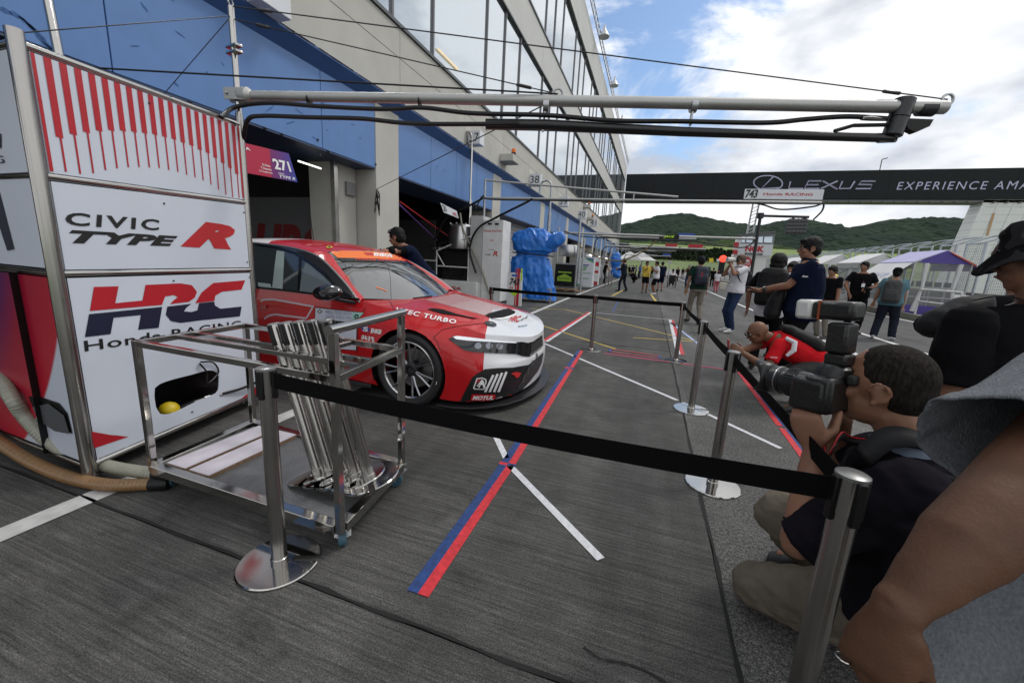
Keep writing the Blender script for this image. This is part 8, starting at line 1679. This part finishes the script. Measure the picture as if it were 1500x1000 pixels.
hc = atd(1490, 385, 1.95); Jc = {'H': hc, 'Hf': V3(.35, .9, -.1), 'Hu': V3(-.1, .15, 1), 'N': hc+V3(.03, -.06, -.15), 'P': hc+V3(.10, -.10, -.66), 'R1': V3(.7, .7, 0), 'R2': V3(.7, .7, 0)}
for s, k in ((-1, 'L'), (1, 'R')):
    Jc['S'+k] = Jc['N']+Jc['R1'].normalized()*.17*s+V3(0, 0, -.06); Jc['h'+k] = Jc['P']+Jc['R1'].normalized()*.09*s; Jc['k'+k] = Jc['h'+k]+V3(-.02, .03, -.40); Jc['a'+k] = Jc['h'+k]+V3(0, 0, -.70); Jc['t'+k] = Jc['a'+k]+V3(-.1, .1, -.03)
Jc['EL'], Jc['WL'] = ik(Jc['SL'], atd(1425, 500, 1.8), .28, .25, V3(-1, 0, -.6)); Jc['ER'], Jc['WR'] = ik(Jc['SR'], Jc['SR']+V3(-.1, .2, -.4), .28, .25, V3(1, 0, -1))
t, hp, HR = figure('brown haired person in black long sleeves, mostly hidden by the camouflage hat', Jc, shirt=BLKC, sleeve=.9, trousers=BLKC, hair=HAIRB, shoes=BSH, lvl=2, fold=.012, loose=1.08)
q = atd(1392, 470, 1.62); sb = thing('shoulder_bag', 'black shoulder bag hanging before the brown haired person in black', 'bag', tuple(q)); m_ = MB(); a1, a2 = atd(1352, 478, 1.62), atd(1440, 455, 1.58); dd = (a2-a1).normalized(); loft(m_, [(a1, ZZ, dd.cross(ZZ), .02, .04), (a1.lerp(a2, .15), ZZ, dd.cross(ZZ), .055, .07), (a1.lerp(a2, .6), ZZ, dd.cross(ZZ), .08, .08), (a2, ZZ, dd.cross(ZZ), .07, .06)], 16, 2.6); organic(m_, 'bag', NYL, sb, .010, .012)

# close person in the grey tee: arm across the lower right corner
GS = g(0, 0, 0) if False else None
A = {}
el = atd(1462, 752, .44); wr = atd(1310, 895, .43); sh = atd(1680, 540, .52)
gm = thing('person', 'close person in a grey marl tee, ringed hand hanging into the lower right corner', 'person', (sh.x+.05, sh.y-.1, 0))
SKB = mat('arm_skin', (0.105, 0.050, 0.028), 0.55, var=0.22, vs=16, bump=0.12, bs=260, spec=0.3)
m_ = MB(); caps(m_, sh, sh.lerp(el, .8), .054, .046, 16); caps(m_, sh.lerp(el, .8), el, .046, .0425, 16); caps(m_, el, el.lerp(wr, .35), .0425, .041, 16); caps(m_, el.lerp(wr, .35), el.lerp(wr, .75), .040, .027, 16); 
fd = (wr-el).normalized(); sd_ = fd.cross(V3(CP[0]-wr.x, CP[1]-wr.y, CP[2]-wr.z).normalized()).normalized(); up_ = sd_.cross(fd)
loft(m_, [(el.lerp(wr, .66), sd_, up_, .031, .028), (el.lerp(wr, .88), sd_, up_, .0235, .0185), (wr, sd_, up_, .0235, .018)], 16, 2.2)
hdn = (atd(1276, 985, .44)-wr).normalized(); hand(m_, wr, hdn, V3(.30, .30, -.1)+fd*.2, .80, .60, 1, 1, .25)
bx_ = sh+V3(.10, -.02, -.25)
torsoP = V3(sh.x+.14, sh.y-.10, 0)
loft(m_, [(torsoP+V3(0, 0, z), V3(.8, .6, 0).normalized(), V3(-.6, .8, 0), a, b) for z, a, b in ((.78, .15, .12), (1.0, .14, .11), (1.2, .16, .12), (1.38, .15, .10))], 18)
caps(m_, torsoP+V3(0, 0, 1.36), torsoP+V3(0, .02, 1.50), .06, .055); m_.ball(torsoP+V3(0, .03, 1.61), (.078, .096, .115), 10)
for s in (-1, 1): h = torsoP+V3(.08*s, .05*s, .80); caps(m_, h, h+V3(0, 0, -.38), .085, .055); caps(m_, h+V3(0, 0, -.38), h+V3(0, 0, -.72), .055, .04)
organic(m_, 'body', SKB, gm, .0042, it=5)
m_ = MB(); e_ = sh.lerp(el, .55); 
se = atd(1474, 672, .485); A0 = sh+(sh-se).normalized()*.06; rows = []; dS = (se-A0).normalized(); uS = dS.orthogonal().normalized(); vS = dS.cross(uS)
for i in range(41):
    f = i/40; c = A0.lerp(se, f); rad = .060+.018*min(1, f*2.5)+.004*f
    row = []
    for j in range(72):
        a = 2*PI*j/72; n_ = noise.noise(Vector((math.cos(a)*1.6, math.sin(a)*1.6, f*2.2)))*.010+noise.noise(Vector((math.cos(a)*4, math.sin(a)*4, f*3+7)))*.0045
        if i >= 37: n_ += .0016
        row.append(c+(uS*math.cos(a)+vS*math.sin(a))*(rad+n_*(.3+f))+dS*(.006*math.sin(2*a+1) if i > 30 else 0))
    rows.append(row)
m_.grid(rows, closeu=True); o = m_.build('sleeve', GREYC, gm); so = o.modifiers.new('solid', 'SOLIDIFY'); so.thickness = .0025; so.offset = -1
m_ = MB(); ring_ = [(torsoP+V3(0, 0, z), V3(.8, .6, 0).normalized(), V3(-.6, .8, 0), a, b) for z, a, b in ((.74, .20, .17), (.95, .185, .155), (1.15, .18, .14), (1.32, .185, .13), (1.42, .12, .09))]; loft(m_, ring_, 24)
hm = [atd(1350, 1080, .58), atd(1440, 880, .62), atd(1560, 760, .62)]
m_.tube([hm[0], hm[1], hm[2]], [.06, .085, .10], 20); organic(m_, 'shirt', GREYC, gm, .010, .03, it=3)
m_ = MB(); m_.ball(torsoP+V3(0, .01, 1.64), (.088, .10, .10), 10); m_.build('hair', HAIR, gm)
sv__ = hdn.cross(V3(.30, .30, -.1)+fd*.2).normalized(); m_ = MB(); ringo(m_, wr+hdn*.080-sv__*.0235+sv__.cross(hdn)*-.004, .0072, .0011, hdn, 18); m_.build('ring', POLISH, gm)

# ------------------------------------------------------------------ the middle distance
def P2(x, y): p = g(x, y); return (p.x, p.y)
def far(label, px, py, face, H=1.70, **k):
    k.setdefault('hair', HAIR); k.setdefault('trousers', BLKC); k.setdefault('shirt', BLKC); k.setdefault('shoes', BSH); k.setdefault('lvl', 0)
    return stand(label, P2(px, py), face, H=H, **k)
far('man in a yellow tee and black shorts with a pass round the neck', 943, 429, 285, 1.72, shirt=YELC, tlen=.5, headyaw=10, WL=(-.12, .18, 1.05), WR=(.05, .22, 1.30), lvl=1, loose=1.2)
far('person in a white tee and wide black shorts gesturing at the man in yellow', 958, 432, 195, 1.72, shirt=WHC, tlen=.52, WR=(.02, .24, 1.36), WL=(-.1, .2, 1.3), shoes=WSH, lvl=1, loose=1.15, sleeve=.5, hem=-.2)
far('person in a navy outfit and shorts standing behind the white tee', 966, 427, 100, 1.78, shirt=NAVC, trousers=NAVC, tlen=.5, lvl=1, loose=1.2)
far('marshal in dark uniform and cap bending towards the garages', 912, 427, 165, 1.80, shirt=DNAV, sleeve=.9, trousers=DNAV, hat=('cap', NAVC), WL=(-.05, .38, 1.15), WR=(.05, .38, 1.18), lean=.12, lvl=1, feet=((-.14, .16), (.14, -.16)))
far('person in black leaning over beside the garage rigs', 884, 415, 350, 1.72, lean=.15, WR=(.1, .4, 1.0), WL=(-.1, .4, 1.0), lvl=1)
far('photographer in a white shirt and black trousers raising a camera', 972, 411, 190, 1.72, shirt=WHC, WL=(-.04, .3, 1.45), WR=(.04, .28, 1.45))
far('person with a red cap and black tee in the middle of the lane', 991, 412, 100, 1.66, hat=('cap', REDC))
far('person in a black vest and pale trousers walking away', 999, 408, 90, 1.72, trousers=KHA)
far('person in an olive tee and brimmed hat photographing with jeans', 1006, 422, 250, 1.74, shirt=cloth('olive_cotton', (.045, .042, .022)), trousers=JEAN, hat=('bucket', KHA), WL=(-.1, .25, 1.4), WR=(.1, .25, 1.4), lvl=1)
far('child in a pink cap, white top and pink trousers', 1048, 428, 100, 1.42, shirt=WHC, trousers=cloth('pink_cotton', (.45, .10, .12)), hat=('cap', cloth('pink_cap', (.6, .08, .10))), lvl=1)
o = thing('tote_bag', 'cream tote bag held beside the child in pink', 'bag', tuple(g(1057, 428))); p = g(1057, 428); MB().box((p.x, p.y, .42), (.42, .10, .5)).build('bag', mat('cream_bag', (.5, .48, .4), .8), o, bevel=.04)
far('person in black partly behind the green shirt', 1042, 420, 90, 1.7)
crowd = [(921, 404, 270), (926, 406, 90), (931, 405, 200), (936, 408, 150), (917, 400, 90), (950, 402, 270), (929, 399, 270), (906, 402, 0), (941, 400, 30), (1030, 404, 90), (1022, 402, 250), (1037, 408, 80), (966, 404, 270), (985, 401, 200), (924, 401, 90), (912, 400, 180), (945, 405, 90), (954, 407, 250), (1013, 404, 100), (1044, 409, 180), (899, 408, 60)]
pal = [(BLKC, 'black'), (NAVC, 'navy'), (WHC, 'white'), (cloth('blue_cotton', (.03, .07, .25)), 'blue'), (BLKC, 'black'), (NAVC, 'navy'), (BLKC, 'black'), (WHC, 'white'), (BLKC, 'black'), (BLKC, 'black'), (WHC, 'white'), (NAVC, 'navy'), (BLKC, 'black'), (GREYC, 'grey'), (WHC, 'white'), (BLKC, 'black'), (REDC, 'red'), (GRNC, 'dark green'), (BLKC, 'black'), (TEALC, 'teal'), (WHC, 'white')]
wh = ['left of the squatting person', 'just right of the squatting person', 'facing the logo panels', 'directly left of the man in yellow', 'nearest the small blue tarpaulin', 'behind the white tee and shorts', 'in the back row before the canopies', 'past the marshal towards the rigs', 'in the back row behind the man in yellow', 'right of the person in dark green', 'behind the person in dark green', 'just left of the child in pink', 'left of the white shirted photographer in the lane', 'beyond the wheelchair', 'left part of the back row', 'under the farthest rig arms', 'between the man in yellow and the canopies', 'behind the white tee, slightly right', 'far left of the yellow board', 'below the red signal lamp', 'between the marshal and the logo panels']
for i, ((x, y, f_), (cm__, cn)) in enumerate(zip(crowd, pal)):
    far('distant figure in %s among the crowd, %s' % (cn, wh[i]), x, y, f_, 1.62+.03*(i % 5), shirt=cm__, group='distant crowd by the garages')
# crouching figures far off
def squat(label, x, y, face, shirt, lvl=0):
    p = g(x, y); a = math.radians(face-90); Rz = Matrix.Rotation(a, 3, 'Z'); W = lambda x_, y_, z_: V3(p.x, p.y, 0)+Rz @ V3(x_, y_, z_)
    crouch(label, W(0, .38, 1.0), Rz @ V3(0, 1, -.1), W(0, -.12, .38), W(0, .24, .84), Rz @ V3(1, 0, 0), [W(-.08, .55, .8), W(.08, .55, .8)], [W(-.16, .25, .50), W(.16, .25, .50)], [(W(-.12, 0, .08), W(-.12, .14, .04)), (W(.12, 0, .08), W(.12, .14, .04))], SKIN, shirt=shirt, trousers=BLKC, hair=HAIR, shoes=BSH, lvl=lvl, sleeve=.9)
squat('person in black squatting on the tarmac to take a picture', 929, 414, 160, BLKC, 1)
# wheelchair user
wp = g(983, 421); wc = thing('wheelchair', 'black wheelchair seen from behind in the middle of the lane', 'wheelchair', (wp.x, wp.y, 0))
for s, nm in ((-1, 'wheel'), (1, 'wheel')):
    m_ = MB(); ringo(m_, (wp.x+.29*s, wp.y, .31), .30, .018, (1, 0, 0), 24); 
    for k in range(6): m_.cyl((wp.x+.29*s, wp.y, .31), (wp.x+.29*s, wp.y+.3*math.cos(k*PI/3), .31+.3*math.sin(k*PI/3)), .004, n=4)
    m_.build(nm, RUB, wc); ringo(MB(), (0, 0, 0), 1, .1, (1, 0, 0))
    m_ = MB(); ringo(m_, (wp.x+.22*s, wp.y+.42, .10), .09, .018, (1, 0, 0), 14); m_.build('front_wheel', RUB, wc)
m_ = MB(); m_.bx(wp.x-.22, wp.x+.22, wp.y-.12, wp.y+.32, .46, .50); m_.build('seat', BLK, wc, bevel=.01); m_ = MB(); m_.bx(wp.x-.22, wp.x+.22, wp.y-.18, wp.y-.13, .46, .92); m_.build('backrest', BLK, wc, bevel=.01)
m_ = MB(); m_.bx(wp.x-.17, wp.x+.17, wp.y-.27, wp.y-.18, .30, .75); m_.build('back_pouch', NYL, wc, bevel=.02)
for s in (-1, 1): m_ = MB(); m_.tube([(wp.x+.22*s, wp.y-.26, .98), (wp.x+.22*s, wp.y-.15, .98), (wp.x+.22*s, wp.y-.15, .46), (wp.x+.22*s, wp.y+.35, .46), (wp.x+.22*s, wp.y+.48, .12)], .012, 6); m_.build('side_frame', GALV, wc)
W = lambda x_, y_, z_: V3(wp.x+x_, wp.y+y_, z_)
crouch('person in a white tee and navy cap sitting in the wheelchair', W(0, .04, 1.27), V3(0, 1, 0), W(0, -.02, .60), W(0, 0, 1.09), V3(1, 0, 0), [W(-.28, .22, .66), W(.28, .22, .66)], [W(-.12, .42, .58), W(.12, .42, .58)], [(W(-.12, .5, .18), W(-.12, .63, .14)), (W(.12, .5, .18), W(.12, .63, .14))], SKIN, shirt=WHC, trousers=BLKC, hair=HAIR, hat=('cap', NAVC), shoes=BSH, lvl=1, hints=(V3(-1, -.5, 0), V3(1, -.5, 0)))
